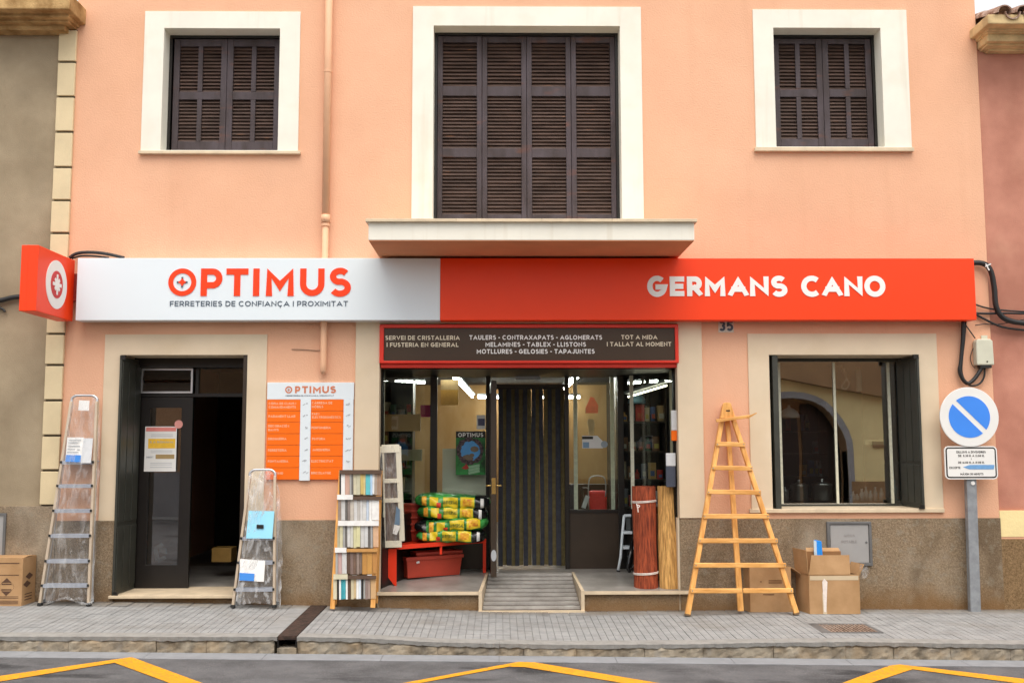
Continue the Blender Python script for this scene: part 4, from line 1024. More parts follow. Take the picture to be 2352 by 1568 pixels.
m_ = MB(); text(m_, 'OPTIMUS', X(1052, 998, PY), X(1110, 998, PY), Z(1080, 1003, PY), .048, PY - .008, .2); m_.build('lettering', M['wprint'], t)
cc = P(1080, 1035, PY); m_ = MB(); rr = random.Random(3)
for k in range(26):
    a = 6.283 * k / 26; m_.disc((cc.x + .135 * math.cos(a), cc.z + .135 * math.sin(a)), rr.uniform(.018, .035), PY - .0075 - .0001 * k, PY - .0042, 7)
m_.build('garland', mat('poster_dark_leaves', (.02, .025, .02), .5, .5, 40, col2=(.10, .06, .07)), t)
MB().disc((cc.x, cc.z), .118, PY - .0062, PY - .0042, 18).build('sky_disc', swatch((.10, .36, .75)), t)
m_ = MB()
for k, (ax, az, w_) in enumerate(((.05, .02, .05), (-.03, -.09, .07), (.02, -.05, .03))): m_.disc((cc.x + ax, cc.z + az), w_, PY - .0076 - .0002 * k, PY - .0064, 8, r2=w_ * .7)
m_.build('figures', swatch((.20, .15, .10)), t)
m_ = MB()
for k in range(3): m_.bar((cc.x - .02 - .0 * k, PY - .008 - k * .0005, cc.z - .19 - .035 * k), (cc.x + .11, PY - .008 - k * .0005, cc.z - .165 - .032 * k), .03, .002)
m_.build('vouchers', swatch((.30, .52, .32)), t)
m_ = MB().prism([(cc.x - .10, cc.z - .2), (cc.x - .05, cc.z - .215), (cc.x - .01, cc.z - .2), (cc.x - .03, cc.z - .17), (cc.x - .04, cc.z - .14), (cc.x - .06, cc.z - .165)], PY - .009, PY - .0064); m_.build('star', swatch((.45, .04, .03)), t)
pbox('display_board', 1016, 1116, 1030, 1166, 1.42, .04, M['ivory'], 'ivory board standing behind the OPTIMUS poster', 'board')
t = thing('price_card', tuple(P(1106, 985, YB - .01)), 'small cream framed card stuck in the left fixed pane above the poster', 'card')
q = rect(1095, 1115, 953, 985, YB - .012); MB().box(q[0], q[1], YB - .014, YB - .008, q[2], q[3]).build('card', M['wprint'], t)
MB().box(q[0] + .015, q[1] - .008, YB - .017, YB - .0145, q[2] + .04, q[3] - .04).build('picture', swatch((.10, .11, .20)), t)
# right fixed pane
t = thing('sticker', tuple(P(1362, 1029, YB - .01)), 'white tool advertisement sticker on the right fixed pane', 'sticker')
yy = YB - .012; MB().prism([(X(1337, 1029, yy), Z(1337, 1029, yy)), (X(1385, 1029, yy), Z(1385, 1029, yy)), (X(1385, 1013, yy), Z(1385, 1013, yy)), (X(1372, 1000, yy), Z(1372, 1000, yy)), (X(1337, 1000, yy), Z(1337, 1000, yy))], yy - .003, yy).build('sheet', M['paper'], t)
q = rect(1337, 1362, 1002, 1008, yy); MB().box(q[0], q[1], yy - .006, yy - .0035, q[2], q[3]).build('heading', M['black'], t)
q = rect(1339, 1353, 1015, 1028, yy); MB().box(q[0], q[1], yy - .006, yy - .0035, q[2], q[3]).build('blue_patch', swatch((.22, .36, .52)), t)
MB().disc((X(1388, 1020, yy), Z(1388, 1020, yy)), .04, yy - .008, yy - .0045, 14).build('grinder_picture', swatch((.35, .42, .48)), t)
t = thing('wooden_cutout', tuple(P(1357, 1000, 1.9)), 'pale wooden cutout standing above the sticker in the right pane', 'cutout')
yy = 1.9; MB().prism([(X(x_, z_, yy), Z(x_, z_, yy)) for x_, z_ in ((1352, 998), (1364, 998), (1364, 985), (1367, 975), (1364, 962), (1351, 962), (1349, 972), (1353, 985))], yy, yy + .02).build('board', swatch((.66, .46, .26)), t)
m_ = MB().prism([(X(x_, z_, yy), Z(x_, z_, yy)) for x_, z_ in ((1347, 948), (1375, 948), (1376, 930), (1366, 912), (1358, 910), (1352, 925), (1347, 935))], 2.0, 2.02); tl(m_.build('red_hanging_bag', swatch((.75, .12, .05))), 'orange red bag hanging above the wooden cutout', 'bag')
for k, (a, lab) in enumerate(((1322, 'pale display cord strip nearest the curtain in the right fixed pane'), (1407, 'pale display cord strip beside the right mullion'))):
    q = rect(a - 4.5, a + 4.5, 862, 1170, YB + .12); o = MB().box(q[0], q[1], YB + .12, YB + .135, q[2], q[3]).build('display_strip', M['rod']); tl(o, lab, 'display strip', 'pale display strips behind the glass')
for a, lab in ((1452, 'pale display strip behind the left side of the angled right pane'), (1544, 'pale display strip at the outer jamb of the angled right pane')):
    yy = .9 if a < 1500 else .62; q = rect(a - 4, a + 4, 862, 1168, yy); o = MB().box(q[0], q[1], yy, yy + .015, q[2], q[3]).build('display_strip', M['rod']); tl(o, lab, 'display strip', 'pale display strips behind the glass')
# shopping trolley with red bag
t = thing('shopping_trolley', tuple(P(1372, 1170, 1.7)), 'red shopping trolley with a tubular handle behind the right fixed pane', 'trolley')
yy = 1.7; q = rect(1355, 1395, 1127, 1176, yy); MB().box(q[0], q[1], yy, yy + .2, q[2], q[3]).build('bag', swatch((.78, .03, .03)), t, bevel=.03)
MB().tube(smooth_path([P(1352, 1170, yy), P(1352, 1110, yy), P(1360, 1094, yy), P(1384, 1094, yy), P(1391, 1108, yy), P(1391, 1140, yy)]), .009, 6).build('handle', M['alu'], t, smooth=True)
MB().bar(P(1340, 1166, yy - .1), P(1350, 1138, yy - .1), .05, .02).build('wire_basket', M['paper2'], t)
pbox('cabinet', 1340, 1352, 1120, 1170, 2.6, .3, M['brownpan'], 'low dark cabinet beside the red shopping trolley', 'cabinet')
tl(MB().box(xb_(1298) - .05, xb_(1432), 2.9, 3.2, zfl, Z(1360, 1112, 2.9)).build('counter', M['brownpan']), 'long dark counter inside the shop behind the red trolley', 'counter')

# shelving behind the angled panes
PRN = ['carton', 'tin', 'bottle', 'tub']
COLN = {'red': (.55, .04, .03), 'ochre': (.55, .33, .10), 'grey': (.30, .31, .34), 'white': (.62, .62, .58), 'dark green': (.06, .14, .08), 'blue': (.08, .14, .32), 'cream': (.60, .52, .36), 'brown': (.22, .11, .05), 'tan': (.50, .34, .17)}
def product(kind, x, y, z, w_, h, col):
    c = swatch(COLN[col]); m = MB(); c2 = swatch(random.choice([(.6, .58, .5), (.5, .1, .05), (.1, .15, .3), (.55, .45, .1)]))
    if kind == 'carton': m.box(x - w_ / 2, x + w_ / 2, y, y + w_ * .7, z, z + h)
    elif kind == 'tin': m.lathe((x, y + w_ / 2, z), [(w_ / 2, 0), (w_ / 2, h * .95), (w_ * .46, h)], 14)
    elif kind == 'bottle': m.lathe((x, y + w_ / 2, z), [(w_ * .42, 0), (w_ * .42, h * .6), (w_ * .16, h * .8), (w_ * .16, h)], 12)
    else: m.lathe((x, y + w_ / 2, z), [(w_ * .38, 0), (w_ * .5, h * .9), (w_ * .52, h * .92), (w_ * .5, h)], 14)
    o = m.build(kind, c)
    f = y if kind == 'carton' else y + w_ / 2 - w_ * (.40 if kind == 'bottle' else .50)
    MB().box(x - w_ * .28, x + w_ * .28, f - .004, f - .0005, z + h * .18, z + h * .5).build('label_patch', c2, o)
    return o
ORD = ['lowest', 'second', 'third', 'fourth', 'fifth', 'sixth']
def shelving(x0, x1, y, z0, z1, levels, where, rng, fill=.85, dens=.13):
    t = thing('shelving_unit', ((x0 + x1) / 2, y, z0), 'dark shelving unit %s' % where, 'shelves')
    for x in (x0, x1 - .02): MB().box(x, x + .02, y, y + .35, z0, z1).build('upright', M['brownpan'], t)
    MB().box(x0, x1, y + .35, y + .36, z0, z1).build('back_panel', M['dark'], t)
    for i, zl in enumerate(levels):
        MB().box(x0 + .02, x1 - .02, y, y + .35, zl, zl + .02).build('shelf', M['brownpan'], t)
        x = x0 + .06; last = None; seen = set()
        while x < x1 - .08:
            w_ = rng.uniform(.05, .105); h = rng.uniform(.10, .22); kind = rng.choice(PRN); col = rng.choice([c for c in COLN if c != last]); last = col
            if (kind, col) in seen: col = rng.choice([c for c in COLN if (kind, c) not in seen])
            seen.add((kind, col))
            if rng.random() < fill:
                o = product(kind, x + w_ / 2, y + .03 + rng.uniform(0, .08), zl + .02, w_, h, col)
                lab = '%s %s on the %s shelf %s' % (col, kind, ORD[min(i, 5)], where)
                tl(o, lab, kind, 'goods on the %s shelf %s' % (ORD[min(i, 5)], where))
            x += w_ + rng.uniform(.005, .02)
rg = random.Random(11)
shelving(-1.95, -1.02, 1.45, zfl, 2.4, [.55, .82, 1.08, 1.36, 1.64, 1.92], 'behind the left angled pane', rg, .9)
shelving(1.38, 1.98, 1.42, zfl, 2.5, [.62, .90, 1.22, 1.55, 1.9], 'behind the right angled pane', rg, .95)
pbox('plank_bundle', 877, 965, 951, 990, 1.3, .12, M['tan'], 'ochre plank lying across the left angled window', 'plank')
pbox('plank_bundle', 905, 968, 1032, 1058, 1.3, .12, swatch((.30, .25, .15)), 'dull brown box below the ochre plank', 'box')
pbox('magenta_box', 966, 990, 930, 957, 1.45, .1, swatch((.70, .03, .20)), 'magenta box high beside the left mullion', 'box')
lamp('display_lamp', P(1440, 912, 1.36), P(1534, 884, .85), 'lit tube lamp slanting near the top of the right angled pane', r=.010, m='tube2')
t = thing('blue_lampshade', tuple(P(1467, 915, 1.5)), 'blue grey lampshade hanging in the right angled window', 'lampshade')
MB().lathe(tuple(P(1463, 926, 1.5)), [(.11, 0), (.10, .05), (.04, .12), (.012, .16)], 16).build('shade', swatch((.12, .26, .36)), t, smooth=True)
MB().tube([P(1463, 900, 1.5), P(1463, 862, 1.5)], .004, 5).build('cord', M['cable'], t)
# tubes hanging at the right jamb
for (l, r, a, b, c, m1, lab) in ((1542, 1556, 942, 988, 1012, 'orange', 'white and orange packet hanging at the top of the right jamb'), (1530, 1552, 1040, 1070, 1118, 'grey', 'dark packet with a pale label hanging low at the right jamb')):
    t = thing('hanging_packet', tuple(P((l + r) / 2, c, .05)), lab, 'packet')
    q = rect(l, r, a, b, .05); MB().box(q[0], q[1], .05, .08, q[2], q[3]).build('upper_face', M['paper2'], t, bevel=.006)
    q = rect(l, r, b, c, .05); MB().box(q[0], q[1], .05, .08, q[2], q[3] - .002).build('lower_face', M['orange'] if m1 == 'orange' else swatch((.06, .07, .10)), t, bevel=.006)

# ================================================================ LEFT DOORWAY
YD = .48
def dz(py): return Z(420, py, YD)
def dxx(px): return X(px, 1100, YD)
sz = Z(400, 1366, -.03)
MB().box(D1[0] - .03, D1[1] + .0, -.06, .6, sz - .03, sz).build('door_step', M['stone'], house, bevel=.004)
MB().box(D1[0], D1[1], .0, .49, -.1, sz - .031).build('step_block', M['plinth'], house)
MB().box(D1[0], D1[1], .6, 2.5, sz - .04, sz - .003).build('hall_floor', M['stonefloor'], house)
df = group_part('side_door_frame', (dxx(430), YD, sz))
MB().box(dxx(312), dxx(320), YD, YD + .07, sz, dz(826)).build('jamb', M['black'], df)
MB().box(D1[1] - .045, D1[1] + .0, .0, YD + .07, sz, dz(822)).build('jamb', M['brownpan'], df)
MB().box(D1[0], D1[1], YD - .1, YD + .07, dz(845), D1[3] + .01).build('head', M['black'], df)
MB().box(dxx(320), D1[1] - .046, YD, YD + .07, dz(911), dz(903)).build('transom', M['black'], df)
MB().box(dxx(443), dxx(450), YD, YD + .06, dz(903), dz(845)).build('mullion', M['black'], df)
MB().box(dxx(450), D1[1] - .046, YD + .02, YD + .03, dz(903), dz(845)).build('pane', M['glass'], df)
q = (dxx(318), dxx(438), dz(903), dz(846)); MB().ring(q, (q[0] + .02, q[1] - .02, q[2] + .02, q[3] - .02), YD - .03, YD + .02).build('vent_frame', M['alu'], df)
for a, b in ((899, 878), (872, 851)):
    z0_, z1_ = dz(a), dz(b)
    MB().hexa([(q[0] + .02, YD - .025, z0_), (q[1] - .02, YD - .025, z0_), (q[1] - .02, YD - .015, z0_), (q[0] + .02, YD - .015, z0_)],
              [(q[0] + .02, YD + .02, z1_), (q[1] - .02, YD + .02, z1_), (q[1] - .02, YD + .03, z1_), (q[0] + .02, YD + .03, z1_)]).build('vent_louvre', M['brownpan'], df)
# fixed leaf with glass
dl = group_part('side_door', (dxx(380), YD, sz), 'dark glazed door leaf, closed')
a0, a1, z0_, z1_ = dxx(320), dxx(439), dz(1350), dz(912)
g = (dxx(341), dxx(413), dz(1296), dz(936))
MB().ring((a0, a1, z0_, z1_), g, YD - .01, YD + .04).build('leaf_frame', M['black'], dl, bevel=.003)
MB().box(g[0], g[1], YD + .012, YD + .018, g[2], g[3]).build('pane', mat_glass('mirror_like_glass', .22, (.6, .6, .6)), dl)
t = thing('door_notice', (dxx(368), YD - .02, dz(1082)), 'white notice with yellow and red print taped to the left door', 'notice')
q = (dxx(331), dxx(404), dz(1082), dz(979)); MB().box(q[0], q[1], YD - .016, YD - .012, q[2], q[3]).build('sheet', M['paper'], t)
for (l, r, a, b, c) in ((333, 402, 990, 981, (.75, .25, .22)), (339, 401, 1029, 1007, (.85, .52, .05)), (357, 400, 1053, 1043, (.40, .28, .12))):
    MB().box(dxx(l), dxx(r), YD - .018, YD - .0165, dz(a), dz(b)).build('print_block', swatch(c), t)
m_ = MB(); text(m_, 'S A ROMANA', dxx(343), dxx(397), dz(1017), .022, YD - .0195, .2); text(m_, 'OBERT', dxx(335), dxx(352), dz(1051), .018, YD - .0185, .2)
for py in (997, 1001, 1034, 1038, 1062, 1066, 1072): m_.box(dxx(345), dxx(395), YD - .0175, YD - .0165, dz(py + 1), dz(py))
m_.build('lettering', M['grey'], t)
MB().disc((dxx(408), dz(974)), .045, YD - .022, YD - .019, 20).build('round_sticker', swatch((.72, .32, .28)), t)
MB_ = MB().prism([(dxx(x_), dz(y_)) for x_, y_ in ((360, 1258), (375, 1262), (377, 1274), (361, 1270))], .62, .66); MB_.build('sample_card', M['paper'], thing('leaning_card', (dxx(368), .62, dz(1290)), 'white letter shaped card leaning low behind the left door glass', 'card'))
m2 = MB().bar((dxx(352), .62, dz(1262)), (dxx(368), .62, dz(1252)), .04, .02).bar((dxx(352), .62, dz(1262)), (dxx(358), .62, dz(1290)), .04, .02).bar((dxx(358), .62, dz(1290)), (dxx(376), .62, dz(1282)), .04, .02)
tl(m2.build('white_bracket', M['paper']), 'white C shaped bracket lying low behind the left door glass', 'bracket')
# opened metal shutter leaves folded into the reveals
def folded(name, x0, x1, y0, y1, z0, z1, lab):
    t = group_part(name, (x0, y0, z0), lab); n = Vector((x1 - x0, y1 - y0, 0)); L_ = n.length; n.normalize(); s = Vector((-n.y, n.x, 0)) * .035
    if s.x * (1 if x0 < 0 else -1) < 0: s = -s
    def pl(t0, t1, za, zc, th, off=0):
        a = Vector((x0, y0, 0)) + n * L_ * t0 + s * off; b = Vector((x0, y0, 0)) + n * L_ * t1 + s * off; c = b + s * th; d = a + s * th
        return MB().hexa([(p.x, p.y, za) for p in (a, b, c, d)], [(p.x, p.y, zc) for p in (a, b, c, d)])
    pl(0, 1, z0, z1, .7).build('leaf', M['olivemetal'], t, bevel=.003)
    for a, b in ((.03, .32), (.35, .65), (.68, .97)):
        pl(a, b, z0 + (z1 - z0) * .30, z1 - .05, .25, .72).build('raised_panel', M['olivemetal'], t, bevel=.003)
        pl(a, b, z0 + .05, z0 + (z1 - z0) * .28, .25, .72).build('raised_panel', M['olivemetal'], t, bevel=.003)
    pl(.0, .05, z1 - .03, z1 + .015, 1.6).build('pivot', M['black'], t)
    pl(.0, .05, z0 - .01, z0 + .03, 1.6).build('pivot', M['black'], t)
folded('folded_shutter', D1[0] + .0, dxx(313), -.05, YD - .02, sz + .005, Z(300, 820, .0), 'dark olive metal shutter leaf folded open in the left doorway')
folded('folded_shutter', X(2117, 1000, -.04), X(2073, 1000, .42), -.05, .42, W4[2] + .01, Z(2100, 818, 0), 'dark olive metal shutter leaf folded open at the right display window')
# dim goods inside the left doorway
shelving(dxx(448), dxx(560) + .5, 2.6, .1, 2.3, [.5, .9, 1.3, 1.7], 'inside the dark left doorway', rg, .8)
pbox('yellow_carton', 486, 531, 1258, 1290, 1.3, .25, swatch((.34, .20, .05)), 'yellow carton on the floor inside the left doorway', 'carton')

# ================================================================ RIGHT DISPLAY WINDOW
YW = .45
wf = group_part('display_window', (X(1910, 1165, YW), YW, W4[2]))
def wx(px): return X(px, 1000, YW)
def wz(py): return Z(1920, py, YW)
o_ = (W4[0] - .02, W4[1] + .02, W4[2] - .01, W4[3] + .02)
MB().ring(o_, (wx(1778), wx(2066), wz(1157), wz(830)), YW - .02, YW + .05).build('frame', M['olivemetal'], wf, bevel=.003)
MB().box(wx(1770) - .03, X(1778.5, 1000, -.02), -.02, YW - .02, W4[2], W4[3] - .01).build('jamb_cover', M['olivemetal'], wf)
MB().box(wx(1778), wx(2066), YW + .0, YW + .006, wz(1157), wz(830)).build('pane', M['glass2'], wf)
for a, b in ((1786, 1796), (1917, 1923), (2042, 2049)):
    MB().box(X(a, 1000, YW - .01), X(b, 1000, YW - .01), YW - .012, YW - .001, wz(1156), wz(832)).build('edge_trim', M['rod'], wf, bevel=.002)
zs = wz(1153)
tl(MB().box(wx(1740), wx(2110), YW + .08, 1.3, zs - .05, zs).build('display_shelf', M['brownpan']), 'dark shelf inside the right display window under the pots', 'shelf')
def pot(l, r, t_, lab):
    Y_ = .75; a = X(l, 1150, Y_); b = X(r, 1150, Y_); c = (a + b) / 2; R_ = (b - a) / 2; h = (zs - Z(1900, t_, Y_)) * -1
    t = thing('cooking_pot', (c, Y_, zs), lab, 'pot', 'steel pots in the display window')
    MB().lathe((c, Y_, zs + .001), [(R_ * .94, 0), (R_, .02), (R_, h * .82), (R_ * 1.05, h * .84)], 26).build('body', M['steel'], t, smooth=True)
    MB().lathe((c, Y_, zs + h * .85), [(R_ * 1.05, 0), (R_ * .8, h * .10), (R_ * .2, h * .16), (R_ * .14, h * .22), (R_ * .2, h * .3)], 26).build('lid', M['steel'], t, smooth=True)
    for s in (-1, 1): MB().tube([(c + s * R_, Y_ - .03, zs + h * .6), (c + s * R_ * 1.2, Y_ - .02, zs + h * .62), (c + s * R_ * 1.2, Y_ + .02, zs + h * .62), (c + s * R_, Y_ + .03, zs + h * .6)], .006, 6).build('handle', M['black'], t)
pot(1816, 1856, 1108, 'left of the two large steel pots in the display window'); pot(1866, 1912, 1106, 'right of the two large steel pots in the display window')
pot(1795, 1812, 1122, 'small steel pot beside the left trim of the display window')
for i, (a, t_) in enumerate(((1960, 1128), (1969, 1134), (1980, 1122), (1990, 1118), (2000, 1126), (2011, 1118), (2025, 1121), (2056, 1100))):
    Y_ = .62 + .05 * (i % 2); c = X(a, 1150, Y_); h = Z(1900, t_, Y_) - zs
    tl(MB().lathe((c, Y_, zs + .001), [(.024, 0), (.026, h * .6), (.012, h * .78), (.012, h * .93), (.015, h)], 12).build('glass_jar', swatch((.42, .46, .48), .15), smooth=True), '%s small clear jar in the display window' % ['leftmost', 'second', 'third', 'fourth', 'fifth', 'sixth', 'seventh', 'separate far right'][i], 'jar', 'row of jars in the display window')
t = thing('enamel_lampshade', tuple(P(1813, 958, .9)), 'white dome lampshade hanging at the upper left of the display window', 'lampshade')
c = P(1813, 959, .9); MB().lathe(tuple(c), [(.115, 0), (.112, .03), (.09, .075), (.05, .10), (.015, .115), (.015, .14)], 24).build('shade', M['white'], t, smooth=True)
MB().tube([c + Vector((0, 0, .14)), c + Vector((0, 0, .9))], .004, 6).build('cord', M['cable'], t)
t = thing('cable_bundle', tuple(P(1938, 900, .6)), 'pale loops of cord hanging at the top middle of the display window', 'cord')
MB().tube(smooth_path([P(1932, 838, .62), P(1940, 860, .6), P(1950, 880, .62), P(1943, 893, .6), P(1933, 888, .6), P(1944, 868, .6), P(1938, 846, .62)]), .008, 6).build('loop', M['string'], t, smooth=True)
t = thing('pale_pendant', tuple(P(1972, 902, .8)), 'cream tube pendant hanging at the top of the display window', 'lamp')
q = rect(1965, 1980, 848, 898, .8); MB().lathe(((q[0] + q[1]) / 2, .8, q[2]), [(.03, 0), (.034, .02), (.034, q[3] - q[2])], 14).build('shade', M['ivory'], t, smooth=True)
t = thing('wall_card', tuple(P(2006, 1022, .5)), 'small framed cream card stuck inside the display window', 'card')
yy = YW + .012; q = rect(1985, 2033, 1008, 1022, yy); MB().ring(q, (q[0] + .008, q[1] - .008, q[2] + .006, q[3] - .006), yy, yy + .004).build('frame', swatch((.14, .08, .05)), t)
MB().box(q[0] + .008, q[1] - .008, yy + .001, yy + .003, q[2] + .006, q[3] - .006).build('sheet', swatch((.50, .42, .24)), t)
shelving(wx(1800), wx(2040) + .1, 2.8, .1, 2.2, [.9, 1.2, 1.5, 1.8], 'at the back of the right display window', rg, .4)

# ================================================================ SIGNS
YS = -.20
q = rect(178, 1011, 590, 734, YS); q2 = rect(1011, 2240, 589, 735, YS)
fx0, fx1, fx2 = X(176, 660, YS), X(1011, 660, YS), X(2240, 660, YS); fz0 = ZM((178, 734), (2242, 736), YS); fz1 = ZM((178, 592), (2238, 594), YS)
fs = thing('fascia_sign', ((fx0 + fx2) / 2, YS, fz0), 'long shop sign across the front, white on the left and orange red on the right', 'sign')
MB().box(fx0, fx1 - .001, YS, -.03, fz0, fz1).build('white_box', M['white'], fs, bevel=.004)
MB().box(fx1 + .001, fx2, YS, -.03, fz0, fz1).build('red_box', M['redo'], fs, bevel=.004)
for x in (fx0 + .4, fx1 - 1.2, fx1 + 1.5, fx2 - .5): MB().box(x, x + .04, -.031, .001, fz0 + .1, fz1 - .1).build('bracket', M['galv'], fs)
def wrow(m, chars, zt_, zb_, t, y, cx):
    z0 = Z(cx, zb_, y); z1 = Z(cx, zt_, y)
    for ch, a, b in chars: letter(m, ch, X(a, (zt_ + zb_) / 2, y), X(b, (zt_ + zb_) / 2, y), z0 - (.008 if ch in 'OCGS' else 0), z1 - z0 + (.016 if ch in 'OCGS' else 0), t * (z1 - z0), y, .006)
yl = YS - .006
m_ = MB(); wrow(m_, [('P', 461, 510.5), ('T', 519.5, 570), ('I', 581, 596), ('M', 611, 675), ('U', 689, 745), ('S', 756, 806)], 616.5, 679.7, .225, yl, 600); m_.build('brand_lettering', M['redo'], fs)
def logo(par, cx, cz, R_, y, red, dark):
    m = MB(); r = R_ * .82; stroke(m, [(cx + r * math.cos(6.28318 * k / 48), cz + r * math.sin(6.28318 * k / 48)) for k in range(49)], R_ * .35, lambda k: k, lambda p, b: (p[0], y + (.005 if b else 0), p[1]))
    m.build('logo_ring', red, par)
    m = MB()
    for k in range(4):
        a = k * math.pi / 2; m.bar((cx, y - .0004 * k, cz), (cx + R_ * .38 * math.cos(a), y - .0004 * k, cz + R_ * .38 * math.sin(a)), R_ * .13, .003)
    m.build('logo_cross', dark, par)
    MB().prism([(cx + R_ * (.30 if k % 2 == 0 else .17) * math.cos(k * math.pi / 4), cz + R_ * (.30 if k % 2 == 0 else .17) * math.sin(k * math.pi / 4)) for k in range(8)], y - .003, y + .002).build('logo_star', red, par)
lc = P(418.5, 648, yl); logo(fs, lc.x, lc.z, 32.6 / 225.0 * .995, yl, M['redo'], M['navy'])
words(fs, M['navy'], 'FERRETERIES DE CONFIANÇA I PROXIMITAT', X(390, 697, yl), X(799, 697, yl), Z(600, 703.2, yl), Z(600, 691, yl) - Z(600, 703.2, yl), yl + .002, .16, 'tagline_word')
c6 = lambda v: (2000 + v / 2.767) / 1.3741
for w_ in ((('G', 118, 292), ('E', 315, 442), ('R', 465, 598), ('M', 620, 800), ('A', 827, 1000), ('N', 1015, 1180), ('S', 1198, 1342)), (('C', 1463, 1638), ('A', 1648, 1822), ('N', 1838, 2000), ('O', 2015, 2198))):
    m_ = MB(); wrow(m_, [(c, c6(a), c6(b)) for c, a, b in w_], 634.8, 680, .265, yl, 1760); m_.build('name_lettering', M['wprint'], fs)

# blade sign
xbl = (X(172, 660, -.08)); 
lo, hi = -2.0, -.1
for _ in range(40):
    mid = (lo + hi) / 2
    # pixel column of the outer edge at depth mid: search where the column 105 meets xbl
    if X(106, 640, mid) > xbl: hi = mid
    else: lo = mid
YO = max(-.95, mid); xbw = X(46, 640, YO)
zb0, zb1 = Z(75, 714, YO), Z(75, 562.5, YO)
t = thing('blade_sign', (xbl - .1, -.1, zb0), 'square red box sign projecting over the pavement with a white round emblem', 'sign')
MB().box(xbw, xbl, YO, -.10, zb0, zb1).build('box', M['redo'], t, bevel=.006)
MB().box(xbw + .062, xbw + .066, YO - .0015, -.10, zb0 - .001, zb1 + .001).build('seam', M['red'], t)
MB().box(xbl - .10, xbl + .05, -.10, .0, zb0 + .22, zb0 + .50).build('bracket', swatch((.25, .03, .02)), t)
cyy, czz = (YO - .10) / 2, (zb0 + zb1) / 2; S_ = (zb1 - zb0)
def disc_x(r, x0, x1, n=44, pts=None):
    P_ = pts or [(cyy + r * math.cos(6.28318 * k / n), czz + r * math.sin(6.28318 * k / n)) for k in range(n)]; n = len(P_)
    vs = [(x1, a, b) for a, b in P_] + [(x0, a, b) for a, b in P_]
    fs_ = [tuple(range(n)), tuple(range(2 * n - 1, n - 1, -1))] + [(i, (i + 1) % n, (i + 1) % n + n, i + n) for i in range(n)]
    return MB().add(vs, fs_)
Rm = min(S_, -.10 - YO) * .5
disc_x(Rm * .76, xbl, xbl + .004).build('white_disc', M['wprint'], t)
disc_x(Rm * .43, xbl, xbl + .007).build('red_disc', swatch((.60, .03, .03)), t)
m_ = MB()
for k in range(8):
    a = k * math.pi / 4; r = Rm * (.32 if k % 2 == 0 else .24)
    m_.bar((xbl + .009 + .0003 * k, cyy, czz), (xbl + .009 + .0003 * k, cyy + r * math.cos(a), czz + r * math.sin(a)), Rm * .11, .003, front=(1, 0, 0))
m_.build('star', M['wprint'], t)

# brown services sign over the entrance
yb1 = -.04
q = rect(872, 1558, 745, 834, yb1); t = thing('services_sign', ((q[0] + q[1]) / 2, yb1, q[2]), 'brown services sign with a red frame over the shop entrance', 'sign')
i_ = rect(882, 1550, 753, 828, yb1)
MB().ring(q, i_, yb1 - .02, .08).build('frame', M['redframe'], t, bevel=.006)
MB().box(i_[0], i_[1], yb1 + .0, .05, i_[2], i_[3]).build('face', M['signbrown'], t)
q3 = rect(874, 1556, 836, 844, -.01); MB().box(q3[0], q3[1], -.012, .08, q3[2], q[2] - .001).build('lower_rail', M['redframe'], t, bevel=.004)
def line(s, l, r, zt_, zb_, y, tt=.2): 
    a, b = X(l, zb_, y), X(r, zb_, y); z0 = Z((l + r) / 2, zb_, y); m = MB(); text(m, s, a, b, z0, Z((l + r) / 2, zt_, y) - z0, y, tt, depth=.002); return m
m_ = MB()
for s, l, r, a, b in (('SERVEI DE CRISTALLERIA', 885, 1056, 770.5, 780.5), ('I FUSTERIA EN GENERAL', 888, 1053, 786.5, 796.5), ('TOT A MIDA', 1427, 1510, 769, 779), ('I TALLAT AL MOMENT', 1394, 1542, 785, 795)):
    mm = line(s, l, r, a, b, yb1 - .003); m_.add(mm.v, mm.f)
m_.build('side_lettering', M['crprint'], t)
m_ = MB()
for s, l, r, a, b in (('TAULERS - CONTRAXAPATS - AGLOMERATS', 1078, 1383, 769.5, 780), ('MELAMINES - TABLEX - LLISTONS', 1115, 1346, 785.5, 796), ('MOTLLURES - GELOSIES - TAPAJUNTES', 1095, 1366, 801.5, 812)):
    mm = line(s, l, r, a, b, yb1 - .003); m_.add(mm.v, mm.f)
m_.build('middle_lettering', M['wprint'], t)

# directory board
yd = -.03
t = thing('directory_board', tuple(P(712, 1102, yd)), 'white board with two orange columns of departments, headed OPTIMUS', 'sign')
q = rect(612, 812, 878, 1082, yd); MB().box(q[0], q[1], yd, -.001, Z(712, 917, yd), q[3]).build('header', M['white'], t, bevel=.003)
zt_b, zbb = Z(712, 917, yd), Z(712, 1101, yd)
c8 = lambda v: (820 + v / 4.355) / 1.3741
cols = [(c8(92), c8(550)), (c8(550), c8(697)), (c8(697), c8(1145)), (c8(1145), c8(1282))]
rowy = [917, 943.5, 969.5, 995.5, 1021.5, 1047.5, 1073.5, 1101]
def bx(px): return X(px, 1000, yd)
for ci in (1, 3):
    zz = zbb - .01 if ci == 1 else Z(712, 1085, yd)
    MB().box(bx(cols[ci][0]) + .001, bx(cols[ci][1]) - .001, yd - .003, -.001, zz, zt_b - .0005).build('icon_column', M['white'], t, bevel=.002)
for ci in (0, 2):
    for k in range(7):
        MB().box(bx(cols[ci][0]) + .001, bx(cols[ci][1]) - .001, yd, -.001, Z(712, rowy[k + 1], yd) + .002, Z(712, rowy[k], yd) - .0015).build('orange_panel', M['orange'], t, bevel=.0015)
m_ = MB(); 
yy = yd - .003; lc = P(c8(397), (1180 + 215 / 4.355) / 1.3741, yy)
def r8(v): return (1180 + v / 4.355) / 1.3741
